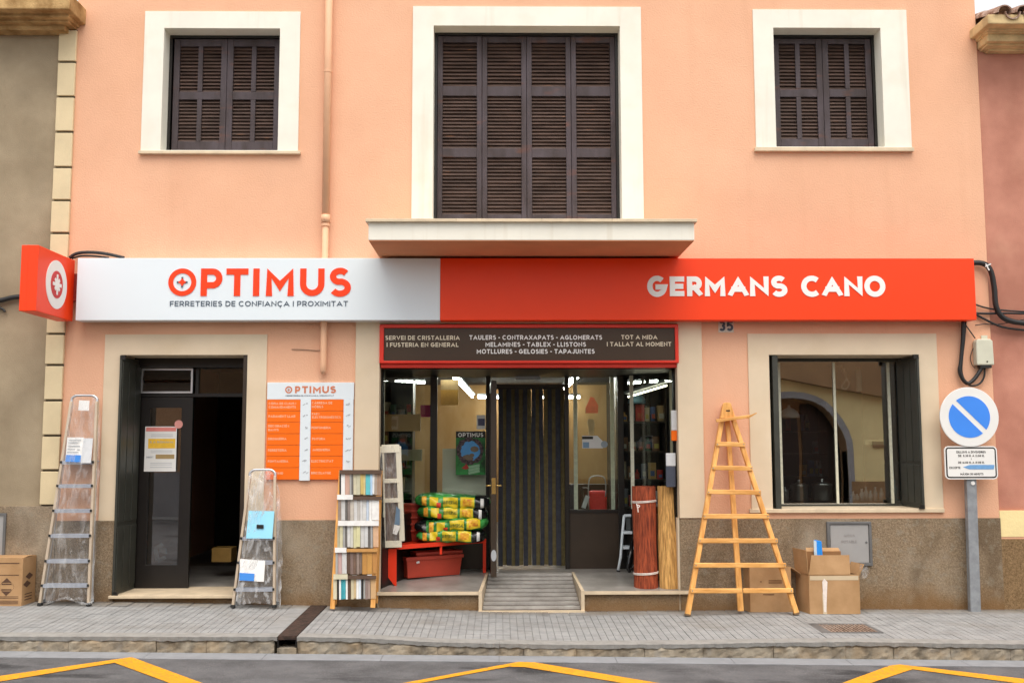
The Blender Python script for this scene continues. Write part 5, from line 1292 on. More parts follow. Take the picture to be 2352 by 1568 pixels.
for ch, a, b in (('P', 473, 545), ('T', 570, 650), ('I', 672, 696), ('M', 722, 828), ('U', 848, 940), ('S', 958, 1038)):
    letter(m_, ch, bx(c8(a)), bx(c8(b)), Z(712, r8(262), yy), Z(712, r8(165), yy) - Z(712, r8(262), yy), .017, yy, .003)
m_.build('brand_lettering', swatch((.62, .20, .10)), t)
logo(t, lc.x, lc.z, .037, yy, swatch((.62, .20, .10)), M['navy'])
line('FERRETERIES DE CONFIANÇA I PROXIMITAT', c8(355), c8(1020), r8(288), r8(303), yy, .14).build('tagline_lettering', M['navy'], t)
m_ = MB()
L1 = [(0, 'CÒPIA DE CLAUS I', 122, 497, 388, 420), (0, 'COMANDAMENTS', 122, 495, 437, 470), (1, 'PARAMENT LLAR', 118, 487, 563, 597), (2, 'DECORACIÓ I', 115, 400, 697, 730), (2, 'BANYS', 115, 258, 750, 782), (3, 'DROGUERIA', 112, 365, 873, 905), (4, 'FERRETERIA', 112, 368, 1030, 1063), (5, 'FONTANERIA', 110, 390, 1182, 1214), (6, 'CAMPING', 110, 320, 1345, 1377)]
L2 = [(0, 'CÀRREGA DE', 715, 995, 380, 412), (0, 'MÒBILS', 715, 870, 432, 464), (1, 'PAE I', 715, 815, 532, 562), (1, 'ELECTRODOMÈSTICS', 718, 1110, 577, 608), (2, 'PERFUMERIA', 710, 975, 720, 752), (3, 'PINTURA', 718, 897, 873, 905), (4, 'JARDINERIA', 722, 965, 1024, 1056), (5, 'ELECTRICITAT', 705, 1010, 1180, 1212), (6, 'BRICOLATGE', 705, 975, 1342, 1374)]
for _, s, a, b, y0, y1 in L1 + L2:
    mm = line(s, c8(a), c8(b), r8(y0), r8(y1), yd - .001, .2); m_.add(mm.v, mm.f)
m_.build('department_lettering', M['pkprint'], t)
m_ = MB(); rr = random.Random(4)
for ci, cx_, yy0 in ((1, 625, [410, 570, 735, 880, 1040, 1190, 1350]), (3, 1215, [415, 570, 715, 880, 1040, 1195])):
    for v in yy0:
        p = P(c8(cx_), r8(v), yd - .004)
        for k in range(3):
            ox = rr.uniform(-.02, .02); oz = rr.uniform(-.008, .008)
            if rr.random() < .5: m_.bar((p.x + ox - .012, p.y - k * .0003, p.z + oz - .008), (p.x + ox + .012, p.y - k * .0003, p.z + oz + .008), .006, .002)
            else: m_.disc((p.x + ox, p.z + oz), .008, p.y - k * .0003, p.y + .002, 10)
m_.build('icon', M['grey'], t, kind='stuff')

# house number tile
t = thing('house_number', tuple(P(1667, 762, -.01)), 'cream tile with the number 35 under the long sign', 'house number')
q = rect(1650, 1685, 734, 763, -.008); MB().box(q[0], q[1], -.012, -.0, q[2], q[3]).build('tile', swatch((.62, .60, .52)), t, bevel=.002)
m_ = MB(); letter(m_, '3', X(1651, 748, -.014), X(1666, 748, -.014), Z(1667, 760, -.014), .108, .024, -.0145); letter(m_, '5', X(1669, 748, -.014), X(1684, 748, -.014), Z(1667, 760, -.014), .108, .024, -.0145)
m_.build('digits', M['navy'], t)

# ---------------------------------------------------------------- traffic sign
b = P(2238, 1398, -.12); yp = -.12; b.z = zp(b.x, yp)
t = thing('no_parking_sign', (b.x, yp, b.z), 'round blue and white no parking sign with a hours plate on a grey post', 'traffic sign')
pt_ = P(2230, 1100, yp); pxm = b.x; yf = yp - .04
c = P(2226.5, 957, yf - .03); R_ = (P(2294, 957, yf - .03).x - P(2158.5, 957, yf - .03).x) / 2
px_post = (b.x + pt_.x) / 2
MB().hexa([(b.x - .054, yp - .035, b.z - .02), (b.x + .054, yp - .035, b.z - .02), (b.x + .054, yp + .035, b.z - .02), (b.x - .054, yp + .035, b.z - .02)],
          [(pt_.x - .050, yp - .035, c.z - .1), (pt_.x + .050, yp - .035, c.z - .1), (pt_.x + .050, yp + .035, c.z - .1), (pt_.x - .050, yp + .035, c.z - .1)]).build('post', M['galv'], t, bevel=.008)
MB().disc((c.x, c.z), R_, yf - .03, yf - .012, 56).build('disc', M['signw'], t, bevel=.004, smooth=False)
m_ = MB(); rb = R_ * .70; hw = R_ * .085
for s in (0, 1):                   # two halves either side of the white band, which falls to the right
    al = math.asin(hw / rb); a0 = -math.pi / 4 + al if s == 0 else 3 * math.pi / 4 + al; a1 = 3 * math.pi / 4 - al if s == 0 else 7 * math.pi / 4 - al
    m_.prism([(c.x + rb * math.cos(a0 + (a1 - a0) * k / 24), c.z + rb * math.sin(a0 + (a1 - a0) * k / 24)) for k in range(25)], yf - .0325, yf - .0305)
m_.build('blue_field', M['blue'], t)
q = rect(2170, 2291, 1024, 1100, yf - .02); PLT = q
def rrect(q, r, y0, y1, inset=0):
    a, b_, c_, d_ = q[0] + inset, q[1] - inset, q[2] + inset, q[3] - inset; r = max(.003, r - inset); pts = []
    for (cx, cz, s) in ((b_ - r, c_ + r, -90), (b_ - r, d_ - r, 0), (a + r, d_ - r, 90), (a + r, c_ + r, 180)):
        pts += [(cx + r * math.cos(rad(s + 15 * k)), cz + r * math.sin(rad(s + 15 * k))) for k in range(7)]
    return MB().prism(pts, y0, y1)
rrect(q, .045, yf - .02, yf - .008).build('plate', M['signw'], t)
rrect(q, .045, yf - .0212, yf - .0202, .012).build('plate_border', M['black'], t)
rrect(q, .045, yf - .0224, yf - .0214, .026).build('plate_face', M['signw'], t)
yy = yf - .0238; m_ = MB()
for s, l, r, a, b_ in (('DILLUNS A DIVENDRES', 2197, 2264, 1035, 1040), ('De  8.30 h. a 13.00 h.', 2201, 2261, 1043.5, 1048.5), ('I', 2230, 2232, 1051.5, 1055.5), ('De 16.00 h. a 19.00 h.', 2201, 2261, 1059, 1064), ('EXCEPTE', 2181, 2206, 1071, 1076), ('MÀXIM 30 MINUTS', 2206, 2259, 1085.5, 1090.5)):
    line(s, l, r, a, b_, yy, .2).build('plate_line', M['black'], t)
MB().prism([(X(x_, z_, yy), Z(x_, z_, yy)) for x_, z_ in ((2226, 1077), (2283, 1077), (2284, 1067), (2228, 1067), (2212, 1072))], yy - .001, yy + .0005).build('blue_scrawl', swatch((.16, .36, .66)), t)
MB().disc((pt_.x, Z(2230, 1109, yp - .036)), .02, yp - .045, yp - .035, 16).build('bolt', M['signw'], t)
for z in (c.z - .07, c.z + .07): MB().box(c.x - .12, c.x + .12, yf - .012, yf + .0, z - .015, z + .015).build('clamp', M['galv'], t)

# ---------------------------------------------------------------- cables and junction box
def cable(name, pts, r, lab, Y=-.03, n=8):
    pp = [P(a, b, (c[0] if c else Y)) for a, b, *c in pts]
    o = MB().tube(smooth_path(pp), r, n).build(name, M['cable'], smooth=True); return tl(o, lab, 'cable')
cable('cable', [(2234, 604), (2252, 604), (2268, 611), (2278, 630), (2284, 665), (2287, 700), (2297, 722), (2315, 735), (2352, 742), (2420, 745)], .028, 'thick black cable bundle bending down past the right end of the long sign', -.05)
cable('cable', [(2240, 699), (2262, 706), (2300, 712), (2420, 720)], .009, 'thin black cable, uppermost of those leaving the sign to the right')
cable('cable', [(2240, 719), (2270, 720), (2310, 719), (2352, 720), (2420, 722)], .012, 'level black cable crossing the pink wall at the right')
cable('cable', [(2240, 721), (2262, 733), (2300, 750), (2352, 758), (2420, 764)], .012, 'sagging black cable lowest on the pink wall')
cable('cable', [(2240, 747), (2262, 744), (2290, 745), (2330, 738), (2420, 720)], .005, 'hair thin cable leaving the bottom corner of the long sign')
cable('cable', [(160, 592), (172, 584), (190, 580), (220, 580), (250, 584), (285, 592)], .017, 'black cable arching over the left end of the long sign', -.06)
cable('cable', [(165, 594), (185, 588), (215, 588), (250, 592)], .010, 'thinner black cable under the arch at the left end of the sign', -.05)
cable('cable', [(-60, 700), (0, 690), (30, 683), (58, 681), (100, 684), (130, 690)], .026, 'thick black cable crossing the grey brown wall behind the blade sign', -.03)
cable('cable', [(-20, 706), (0, 707), (8, 711), (12, 716)], .012, 'short loose cable end at the left edge of the picture', -.02)
cable('cable', [(2212, 736), (2211, 780), (2207, 830), (2204, 850), (2210, 868), (2222, 880), (2236, 872), (2248, 856), (2256, 843)], .020, 'thick black cable looping under the ivory junction box', -.05)
cable('cable', [(2218, 738), (2215, 780), (2210, 825), (2210, 860), (2226, 884), (2248, 882), (2260, 866), (2262, 842)], .010, 'thinner black cable looping below the ivory junction box', -.04)
cable('cable', [(2217, 745), (2228, 760), (2240, 777)], .006, 'short thin wire running down to the top of the junction box', -.03)
cable('cable', [(2242, 790), (2233, 805), (2229, 822), (2233, 838), (2240, 845)], .004, 'hair thin wire curling left of the junction box', -.02)
t = thing('junction_box', tuple(P(2265, 838, 0)), 'small ivory junction box on the wall above the round sign', 'junction box')
q = rect(2243, 2283, 778, 838, -.09); MB().prism([(q[0] + .02, q[3]), (q[0], q[3] - .03), (q[0] - .0, q[2] + .005), (q[0] + .01, q[2]), (q[1] - .0, q[2]), (q[1] - .005, q[3] - .02), (q[1] - .03, q[3])], -.09, -.002).build('body', M['jbox'], t, bevel=.012)
q = rect(2254, 2268, 770, 781, -.01); MB().box(q[0], q[1], -.012, -.001, q[2], q[3]).build('lug', M['jbox'], t)
MB().disc((X(2268, 830, -.095), Z(2268, 830, -.095)), .008, -.094, -.09, 10).build('screw', M['black'], t)
MB().box(X(2250, 842, -.06), X(2276, 842, -.06), -.08, -.01, Z(2260, 845, -.06), Z(2260, 838, -.06) - .001).build('cable_gland', M['cable'], t)
t = thing('cable_tie', tuple(P(2272, 612, -.08)), 'white plastic tie around the thick cable at the right end of the sign', 'cable tie')
MB().bar(P(2263, 612, -.082), P(2276, 606, -.082), .012, .006).bar(P(2264, 606, -.084), P(2272, 621, -.084), .012, .006).build('band', M['paper'], t)
# service hatch in the plinth
t = thing('meter_hatch', tuple(P(1950, 1300, -.03)), 'square grey meter hatch with a dark frame in the plinth behind the cartons', 'hatch')
q = rect(1899, 2002, 1197, 1299, -.03); MB().ring(q, (q[0] + .035, q[1] - .03, q[2] + .03, q[3] - .03), -.05, -.0).build('frame', M['hatchf'], t, bevel=.006)
q = (q[0] + .035, q[1] - .03, q[2] + .03, q[3] - .03); MB().box(q[0] + .002, q[1] - .002, -.040, -.001, q[2] + .002, q[3] - .002).build('door', M['hatch'], t, bevel=.004)
m_ = MB(); mm = line('AIGUA', 1938, 1964, 1226, 1232, -.042, .16); m_.add(mm.v, mm.f); mm = line('POTABLE', 1933, 1968, 1240, 1246, -.042, .16); m_.add(mm.v, mm.f); m_.build('lettering', swatch((.30, .28, .27)), t)
MB().disc((X(1990, 1245, -.042), Z(1990, 1245, -.042)), .012, -.044, -.040, 12).build('lock', M['hatchf'], t)
# wall marks and small fixings
cable('wire', [(670, 802), (700, 803), (728, 805), (742, 804)], .003, 'thin rusty wire stub beside the end of the downpipe', -.01)

# ================================================================ GOODS OUT ON THE PAVEMENT
def zpl(y): return zf0 + (zfl - zf0) * min(1, max(0, (y + .02) / (YR + .02)))
def GL_(px, py):                   # where a pixel meets the raised platform
    z = zfl
    for _ in range(12):
        g = G(px, py, z); z = zpl(g.y)
    return Vector((g.x, g.y, z))
def lerp(a, b, t): return a + (b - a) * t
def v3(p): return Vector(p)
def sheet(name, c, m, par, y_th=.004):             # c: four 3-D corners (bl, br, tr, tl)
    n = (c[1] - c[0]).cross(c[3] - c[0]).normalized() * y_th
    mb = MB(); mb.add([p for p in c] + [p + n for p in c], [(0, 1, 2, 3), (7, 6, 5, 4), (0, 4, 5, 1), (1, 5, 6, 2), (2, 6, 7, 3), (3, 7, 4, 0)])
    return mb.build(name, m, par)
def film(name, rows, par, amp=.012, seed=1, nx=14, m=None):
    """a wrinkled sheet through rows of (left, middle, right) points from bottom to top"""
    rr = random.Random(seed); vs = []; R = []
    for i in range(len(rows) - 1):
        for k in range(5):
            t = k / 5; R.append([lerp(rows[i][j], rows[i + 1][j], t) for j in range(3)])
    R.append(rows[-1]); fs = []
    for r in R:
        for i in range(nx + 1):
            t = i / nx; p = (1 - t) ** 2 * r[0] + 2 * t * (1 - t) * r[1] + t * t * r[2]
            vs.append(p + Vector((rr.uniform(-amp, amp) * .5, rr.uniform(-amp, amp), 0)))
    for j in range(len(R) - 1):
        for i in range(nx):
            a = j * (nx + 1) + i; fs.append((a, a + 1, a + nx + 2, a + nx + 1))
    return MB().add(vs, fs).build(name, m or M['film'], par, smooth=True)

def alu_ladder(lab, bl, br, tl_, tr_, topy, treads, Yb, Yt, seed, back=(9, 4)):
    """bl, br: feet pixels; tl_, tr_: shoulder pixels; treads: pixel rows"""
    y0, y1 = bl[1], tl_[1]
    def Yat(py): return Yb + (Yt - Yb) * (y0 - py) / (y0 - y1)
    def F(px, py, o=0): return P(px, py, Yat(py) + o)
    def sx(py, s):
        a, b = (bl, tl_) if s == 0 else (br, tr_); t = (a[1] - py) / (a[1] - b[1]); return a[0] + (b[0] - a[0]) * t
    base = F((bl[0] + br[0]) / 2, y0); t = thing('aluminium_stepladder', tuple(base), lab, 'stepladder')
    w_ = .026
    for s in (0, 1):
        MB().bar(F(sx(y0 - 3, s), y0 - 3), F(sx(y1, s), y1), w_, .05).build('stile', M['stile'], t, bevel=.004)
        MB().bar(F(sx(y0 + 1, s), y0 + 1), F(sx(y0 - 6, s), y0 - 6), w_ + .012, .062).build('foot', M['rubber'], t, bevel=.003)
        MB().bar(F(sx(y0 - 8, s) + back[0] - 2, y0 - 8, .16), F(sx(y1 + 60, s) + back[1] - 2, y1 + 60, .07), .02, .025).build('rear_leg', M['alu'], t, bevel=.003)
        MB().bar(F(sx(y0 - 5, s) + back[0] - 2, y0 - 5, .16), F(sx(y0 - 14, s) + back[0] - 2, y0 - 14, .16), .028, .035).build('foot', M['rubber'], t)
    l, r = sx(y1, 0), sx(y1, 1); hgt = y1 - topy
    arcp = [F(l, y1 + 3), F(l + .5, y1 - hgt * .5), F(l + (r - l) * .14, topy + 1), F(l + (r - l) * .3, topy), F(l + (r - l) * .7, topy), F(l + (r - l) * .86, topy + 1), F(r - .5, y1 - hgt * .5), F(r, y1 + 3)]
    MB().tube(smooth_path(arcp, 4), .014, 8).build('safety_rail', M['alu'], t, smooth=True)
    for k, py in enumerate(treads):
        a = F(sx(py, 0) + 2.5, py); b = F(sx(py, 1) - 2.5, py); dd = .26 if k == 0 else .115
        m = MB(); z = (a.z + b.z) / 2 + .012; x0, x1 = a.x, b.x; yy = (a.y + b.y) / 2
        m.box(x0, x1, yy - .035, yy - .035 + dd, z - .006, z); m.box(x0, x1, yy - .035, yy - .029, z - .032, z - .0062); m.box(x0, x1, yy - .035 + dd - .006, yy - .035 + dd, z - .032, z - .0062)
        for q in range(int(dd / .02)): m.box(x0 + .002, x1 - .002, yy - .03 + q * .02, yy - .021 + q * .02, z + .0002, z + .003)
        m.build('platform' if k == 0 else 'tread', M['alud'], t)
        for s, p in ((0, a), (1, b)): MB().box(p.x - .018 - (.002 if s == 0 else -.016), p.x - (.0 if s == 0 else -.018) + (.0), yy - .042, yy - .036, z - .022, z + .002).build('tread_clip', M['rubber'], t)
    return t, F, sx
# tall one at the far left
b_ = GP(148, 1391); Yb1 = min(-.16, b_.y)
t, F, sx = alu_ladder('tall aluminium stepladder wrapped in clear plastic beside the quoins at the far left', (92, 1389), (204, 1389), (165, 922), (223, 925), 908, [1061, 1115, 1172, 1229, 1287, 1343], Yb1, -.10, 1)
sheet('label_sheet', [F(150, 1061, -.045), F(187, 1062, -.045), F(193, 1004, -.03), F(155, 1004, -.03)], M['paper'], t)
sheet('label_sheet', [F(186, 1063, -.05), F(209, 1063, -.05), F(214, 1006, -.035), F(192, 1006, -.035)], M['paper2'], t)
sheet('blue_band', [F(150, 1060, -.052), F(185, 1061, -.052), F(186, 1045, -.050), F(152, 1044, -.050)], M['mblue'], t)
sheet('price_card', [F(180, 942, -.02), F(204, 943, -.02), F(206, 920, -.015), F(182, 919, -.015)], M['paper'], t)
m_ = MB()
for k, (a, b, c) in enumerate(((158, 186, 1010), (157, 180, 1016), (156, 184, 1024), (155, 172, 1031), (177, 184, 1032), (154, 180, 1038))):
    p = F(a, c, -.046); q_ = F(b, c, -.046); m_.bar(p, q_, .008, .002)
m_.build('label_print', M['grey'], t, kind='stuff')
film('plastic_wrap', [(F(95, 1384, -.05), F(150, 1370, -.10), F(214, 1382, .02)), (F(110, 1290, -.05), F(165, 1285, -.08), F(219, 1285, .02)), (F(126, 1180, -.05), F(176, 1180, -.07), F(223, 1180, .02)), (F(143, 1070, -.05), F(188, 1066, -.09), F(228, 1070, .02)), (F(158, 960, -.04), F(196, 960, -.05), F(231, 960, .02)), (F(168, 912, -.02), F(196, 908, -.03), F(226, 912, .0))], t, .012, 3)
MB().tube(smooth_path([F(108, 1384, -.03), F(130, 1378, -.05), F(150, 1372, -.06), F(175, 1380, -.06), F(200, 1386, -.04), F(214, 1380, .02)]), [.012 + .006 * math.sin(k) for k in range(31)], 6).build('wrap_hem', M['film'], t, smooth=True)
# short one between the doorway and the board
c4 = lambda u, v: ((640 + u / 1.96) / 1.3741, (1150 + v / 1.96) / 1.3741)
t, F, sx = alu_ladder('short aluminium stepladder bagged in plastic with a pale blue card, right of the left doorway', c4(187, 1500), c4(443, 1500), c4(292, 690), c4(448, 690), c4(0, 650)[1], [c4(0, 1072)[1], c4(0, 1222)[1], c4(0, 1387)[1]], -.27, -.12, 2)
def FC(u, v, o=0): p = c4(u, v); return F(p[0], p[1], o)
sheet('blue_card_or_reflection', [FC(268, 1074, -.06), FC(430, 1076, -.06), FC(443, 906, -.05), FC(285, 903, -.05)], M['pblue'], t)
sheet('dark_slot', [FC(333, 1012, -.068), FC(376, 1013, -.068), FC(377, 990, -.068), FC(334, 989, -.068)], M['black'], t)
sheet('label_sheet', [FC(225, 1335, -.06), FC(378, 1342, -.06), FC(386, 1212, -.05), FC(232, 1200, -.05)], M['paper'], t)
sheet('blue_band', [FC(226, 1333, -.068), FC(316, 1338, -.068), FC(320, 1292, -.065), FC(228, 1286, -.065)], M['mblue'], t)
film('plastic_wrap', [(FC(200, 1495, -.05), FC(320, 1450, -.12), FC(482, 1500, .04)), (FC(212, 1380, -.05), FC(330, 1375, -.10), FC(487, 1380, .04)), (FC(235, 1220, -.05), FC(345, 1210, -.10), FC(490, 1220, .04)), (FC(255, 1060, -.05), FC(360, 1060, -.10), FC(490, 1060, .04)), (FC(275, 880, -.05), FC(370, 880, -.10), FC(485, 880, .04)), (FC(285, 740, -.05), FC(370, 740, -.09), FC(465, 740, .02)), (FC(300, 652, -.02), FC(372, 640, -.04), FC(440, 650, .0))], t, .016, 9, m=mat_film('milky_polythene', .34))

# ---------------------------------------------------------------- rack of blind and trim samples
c5 = lambda u, v: ((1000 + u / 2.613) / 1.3741, (1350 + v / 2.613) / 1.3741)
YA0, YA1 = -.30, -.16
def R5(u, v, o=0):
    p = c5(u, v); f = min(1, max(0, (1490 - v) / 1140)); return P(p[0], p[1], YA0 + (YA1 - YA0) * f + o)
t = thing('sample_rack', tuple(R5(300, 1490)), 'tall pine rack holding five rows of coloured blind strips, left of the entrance', 'display rack')
MB().bar(R5(130, 1490), R5(203, 350), .045, .05).build('leg', M['pine'], t, bevel=.003)
MB().bar(R5(463, 1480), R5(520, 350), .045, .05).build('leg', M['pine'], t, bevel=.003)
MB().bar(R5(150, 1450, .26), R5(215, 352, .07), .035, .04).build('rear_leg', M['pine'], t); MB().bar(R5(490, 1440, .26), R5(528, 352, .07), .035, .04).build('rear_leg', M['pine'], t)
m_ = sheet('back_panel', [R5(140, 1410, .04), R5(480, 1410, .04), R5(530, 360, .04), R5(196, 360, .04)], swatch((.42, .30, .18)), t)
W, LG, G_, DG, BK, CR_, BR, DB = (.78, .78, .76), (.58, .58, .57), (.36, .36, .35), (.14, .13, .12), (.02, .02, .02), (.62, .58, .42), (.34, .22, .15), (.10, .06, .04)
TIERS = [(378, 550, [(188, 200, BK), (201, 232, W), (234, 252, (.55, .35, .28)), (253, 271, (.50, .33, .26)), (272, 285, G_), (286, 300, DG), (302, 328, CR_), (329, 358, (.52, .50, .36)), (360, 384, (.55, .42, .14)), (385, 402, (.60, .50, .24)), (404, 440, (.12, .50, .55)), (441, 458, (.40, .58, .78)), (459, 476, W), (478, 500, (.38, .30, .24)), (502, 532, BR)]),
         (592, 764, [(176, 200, (.28, .22, .18)), (201, 234, LG), (236, 254, DG), (256, 274, (.24, .20, .18)), (276, 305, (.50, .46, .40)), (307, 333, LG), (335, 356, (.45, .43, .40)), (358, 376, LG), (378, 408, (.62, .62, .60)), (410, 430, (.50, .58, .68)), (432, 452, W), (454, 512, W)]),
         (806, 984, [(170, 190, (.42, .40, .28)), (191, 214, (.58, .55, .36)), (216, 232, G_), (233, 250, DG), (252, 276, LG), (278, 300, (.55, .55, .50)), (302, 326, (.60, .58, .35)), (328, 358, (.64, .62, .36)), (360, 390, LG), (392, 422, (.55, .56, .56)), (424, 441, DG), (443, 460, G_), (464, 508, (.62, .40, .25))]),
         (1026, 1202, [(156, 174, G_), (176, 206, (.50, .34, .32)), (208, 246, LG), (250, 274, DB), (276, 300, (.20, .14, .12)), (302, 326, (.16, .10, .07)), (328, 350, (.26, .20, .17)), (352, 372, (.20, .15, .12)), (376, 414, (.46, .23, .06)), (416, 456, (.52, .27, .07)), (458, 496, (.44, .21, .06))]),
         (1246, 1408, [(136, 166, CR_), (170, 182, BK), (184, 199, W), (201, 220, (.04, .30, .36)), (221, 238, (.06, .36, .42)), (240, 254, W), (256, 278, DB), (282, 304, (.56, .50, .34)), (306, 324, (.55, .42, .24)), (327, 345, W), (346, 365, (.62, .68, .74)), (369, 384, BK), (386, 400, G_), (402, 420, (.26, .19, .17)), (421, 440, (.34, .26, .22)), (444, 486, (.56, .36, .18))])]
for v0, v1, ss in TIERS:
    for a, b, c in ss:
        o = random.uniform(-.006, .006) - .03; dv = random.uniform(-5, 5); dx = random.uniform(-1.5, 1.5)
        sheet('strip', [R5(a + dx + (v0 - v1) * .0, v1 + dv, o), R5(b + dx, v1 + dv, o), R5(b, v0 - 4, o), R5(a, v0 - 4, o)], swatch(c), t, .006)
def rail(a, b, v0, v1, c, o=-.045, d=.012, nm='rail'): sheet(nm, [R5(a, v1, o), R5(b, v1, o), R5(b, v0, o), R5(a, v0, o)], swatch(c), t, d)
rail(188, 535, 346, 380, DB); rail(168, 298, 550, 591, W); rail(300, 535, 564, 592, DB); rail(176, 512, 764, 806, W); rail(150, 245, 985, 1026, W); rail(248, 500, 994, 1022, (.50, .26, .08)); rail(138, 255, 1204, 1246, CR_); rail(256, 490, 1214, 1244, DB)
for a, b, v0, v1 in ((268, 304, 360, 374), (340, 374, 360, 374), (468, 500, 346, 360), (362, 392, 566, 579), (482, 522, 564, 577), (292, 330, 1213, 1229), (416, 454, 1208, 1228)): rail(a, b, v0, v1, W, -.052, .004, 'hanging_tab')
# second display behind it, in plastic
def R6(u, v, o=0): p = c5(u, v); return P(p[0], p[1], .22 + o - .1 * (1 - (v - 145) / 840))
t = thing('flooring_display', tuple(R6(620, 985)), 'white display stand of dark wood samples in clear plastic, beside the rack of blind strips', 'display stand')
for p in (((532, 150), (548, 960)), ((672, 152), (704, 930))): MB().bar(R6(*p[0]), R6(*p[1]), .055, .05).build('stile', M['ivory'], t, bevel=.004)
for v, l, r, h in ((172, 535, 680, .085), (437, 548, 682, .045), (598, 552, 690, .045), (958, 556, 700, .07)): MB().bar(R6(l, v, -.004), R6(r, v - 4, -.004), h, .046).build('cross_rail', M['ivory'], t, bevel=.004)
for l, r, v0, v1 in ((552, 668, 205, 422), (560, 680, 452, 582), (566, 694, 614, 940)):
    n = 5
    for k in range(n):
        a = l + (r - l) * k / n; b = l + (r - l) * (k + 1) / n - 1.5
        sheet('sample_board', [R6(a + (v1 - v0) * .02, v1, .02), R6(b + (v1 - v0) * .02, v1, .02), R6(b, v0, .02), R6(a, v0, .02)], swatch(random.choice([(.18, .13, .10), (.24, .19, .15), (.14, .09, .07), (.20, .17, .15)])), t, .01)
sheet('white_tag', [R6(624, 868, -.05), R6(660, 880, -.05), R6(690, 808, -.05), R6(640, 795, -.05)], M['paper'], t)
sheet('blue_card_or_reflection', [R6(640, 795, -.045), R6(684, 800, -.045), R6(686, 672, -.045), R6(655, 645, -.045)], swatch((.16, .25, .36)), t)  # bluish reflection on the plastic, put in as a coloured sheet
film('plastic_wrap', [(R6(540, 975, -.05), R6(610, 1000, -.10), R6(716, 925, .0)), (R6(545, 800, -.05), R6(620, 800, -.09), R6(716, 800, .0)), (R6(538, 600, -.05), R6(610, 600, -.08), R6(702, 600, .0)), (R6(532, 400, -.05), R6(610, 400, -.07), R6(692, 400, .0)), (R6(527, 150, -.03), R6(600, 140, -.05), R6(686, 150, .0))], t, .014, 21)

# ---------------------------------------------------------------- red table, planters, compost bags
def T5(u, v, Y): p = c5(u, v); return P(p[0], p[1], Y)
t = thing('red_table', tuple(GL_(*c5(650, 1300))), 'low red metal table with a notched end panel carrying the compost bags', 'table')
Ye = GL_(*c5(640, 1300)).y; Ye = max(.12, Ye)
pp = [(p.x, p.z) for p in (T5(u, v, Ye) for u, v in ((505, 1262), (520, 1268), (574, 1214), (640, 1300), (657, 1300), (657, 985), (505, 985)))]
MB().prism(pp[::1], Ye, Ye + .02).build('end_panel', M['redtab'], t, bevel=.003)
A = T5(690, 952, Ye + .1); B = T5(1385, 928, 1.02); zt = (A.z + B.z) / 2
A0 = T5(505, 985, Ye); 
m_ = MB(); a = Vector((A0.x, Ye - .0, zt - .03)); b = Vector((T5(657, 985, Ye).x + .02, Ye, zt - .03))
Cc = Vector((B.x + .01, .98, zt - .03)); Dd = Vector((A0.x + .12, .98, zt - .03)); up = Vector((0, 0, .028)); 
m_.hexa([a, b, Cc, Dd], [a + up, b + up, Cc + up, Dd + up]); m_.build('top', M['redtab'], t, bevel=.003)
MB().bar((b.x, b.y, zt - .012), (Cc.x, Cc.y, zt - .012), .045, .02, front=(1, -1, 0)).build('front_rail', M['redtab'], t)
MB().box(Cc.x - .03, Cc.x + .005, .95, .98, zfl + .001, zt - .03).build('leg', M['redtab'], t)
MB().box(Dd.x, Dd.x + .03, .95, .98, zfl + .001, zt - .03).build('leg', M['redtab'], t)
p = T5(1024, 955, .62); MB().box(p.x - .012, p.x + .012, .60, .62, T5(1024, 1040, .62).z, zt - .03).build('hanging_bracket', M['redtab'], t)
def planter(name, A, B, wid, h, lab, z=None, inset=.82):
    """long planter with its front foot line from A to B"""
    A = Vector(A); B = Vector(B); u = (B - A); u.z = 0; L_ = u.length; u.normalize(); v = Vector((-u.y, u.x, 0)); z0 = z if z is not None else max(A.z, B.z) + .001
    t = thing(name, (A.x, A.y, z0), lab, 'planter'); c = A + u * L_ / 2 + v * wid / 2; c.z = z0
    def rc(l, w_, zz): return [c + u * sx_ * l / 2 + v * sy_ * w_ / 2 + Vector((0, 0, zz)) for sx_, sy_ in ((-1, -1), (1, -1), (1, 1), (-1, 1))]
    m = MB(); o0, o1, i1, i0 = rc(L_ * .94, wid * inset, 0), rc(L_, wid, h * .86), rc(L_ - .02, wid - .02, h * .86), rc(L_ * .94 - .02, wid * inset - .02, .02)
    m.add(o0 + o1 + i1 + i0, [(3, 2, 1, 0), (12, 13, 14, 15)] + [(k, (k + 1) % 4, (k + 1) % 4 + 4, k + 4) for k in range(4)] + [(k + 8, (k + 1) % 4 + 8, (k + 1) % 4 + 12, k + 12) for k in range(4)] + [(k + 4, (k + 1) % 4 + 4, (k + 1) % 4 + 8, k + 8) for k in range(4)])
    m.build('body', M['redpl'], t, bevel=.004)
    a, b, c2, d = rc(L_ + .03, wid + .03, h * .84), rc(L_ + .03, wid + .03, h), rc(L_ - .03, wid - .03, h), rc(L_ - .03, wid - .03, h * .84)
    m = MB(); m.add(a + b + c2 + d, [(k, (k + 1) % 4, (k + 1) % 4 + 4, k + 4) for k in range(4)] + [(k + 4, (k + 1) % 4 + 4, (k + 1) % 4 + 8, k + 8) for k in range(4)] + [(k + 8, (k + 1) % 4 + 8, (k + 1) % 4 + 12, k + 12) for k in range(4)] + [(k + 12, (k + 1) % 4 + 12, (k + 1) % 4, k) for k in range(4)])
    m.build('rim', M['redpl'], t, bevel=.004); return t, c, u, v, z0
A = GL_(*c5(742, 1258)); B = GL_(*c5(1198, 1208)); hh = .225
_, c_, u_, v_, z_ = planter('planter', A, B, .22, hh, 'large terracotta red planter on the platform under the red table')
A2 = c_ - u_ * .20 - v_ * .07; B2 = c_ + u_ * .34 - v_ * .07; A2.z = B2.z = 0
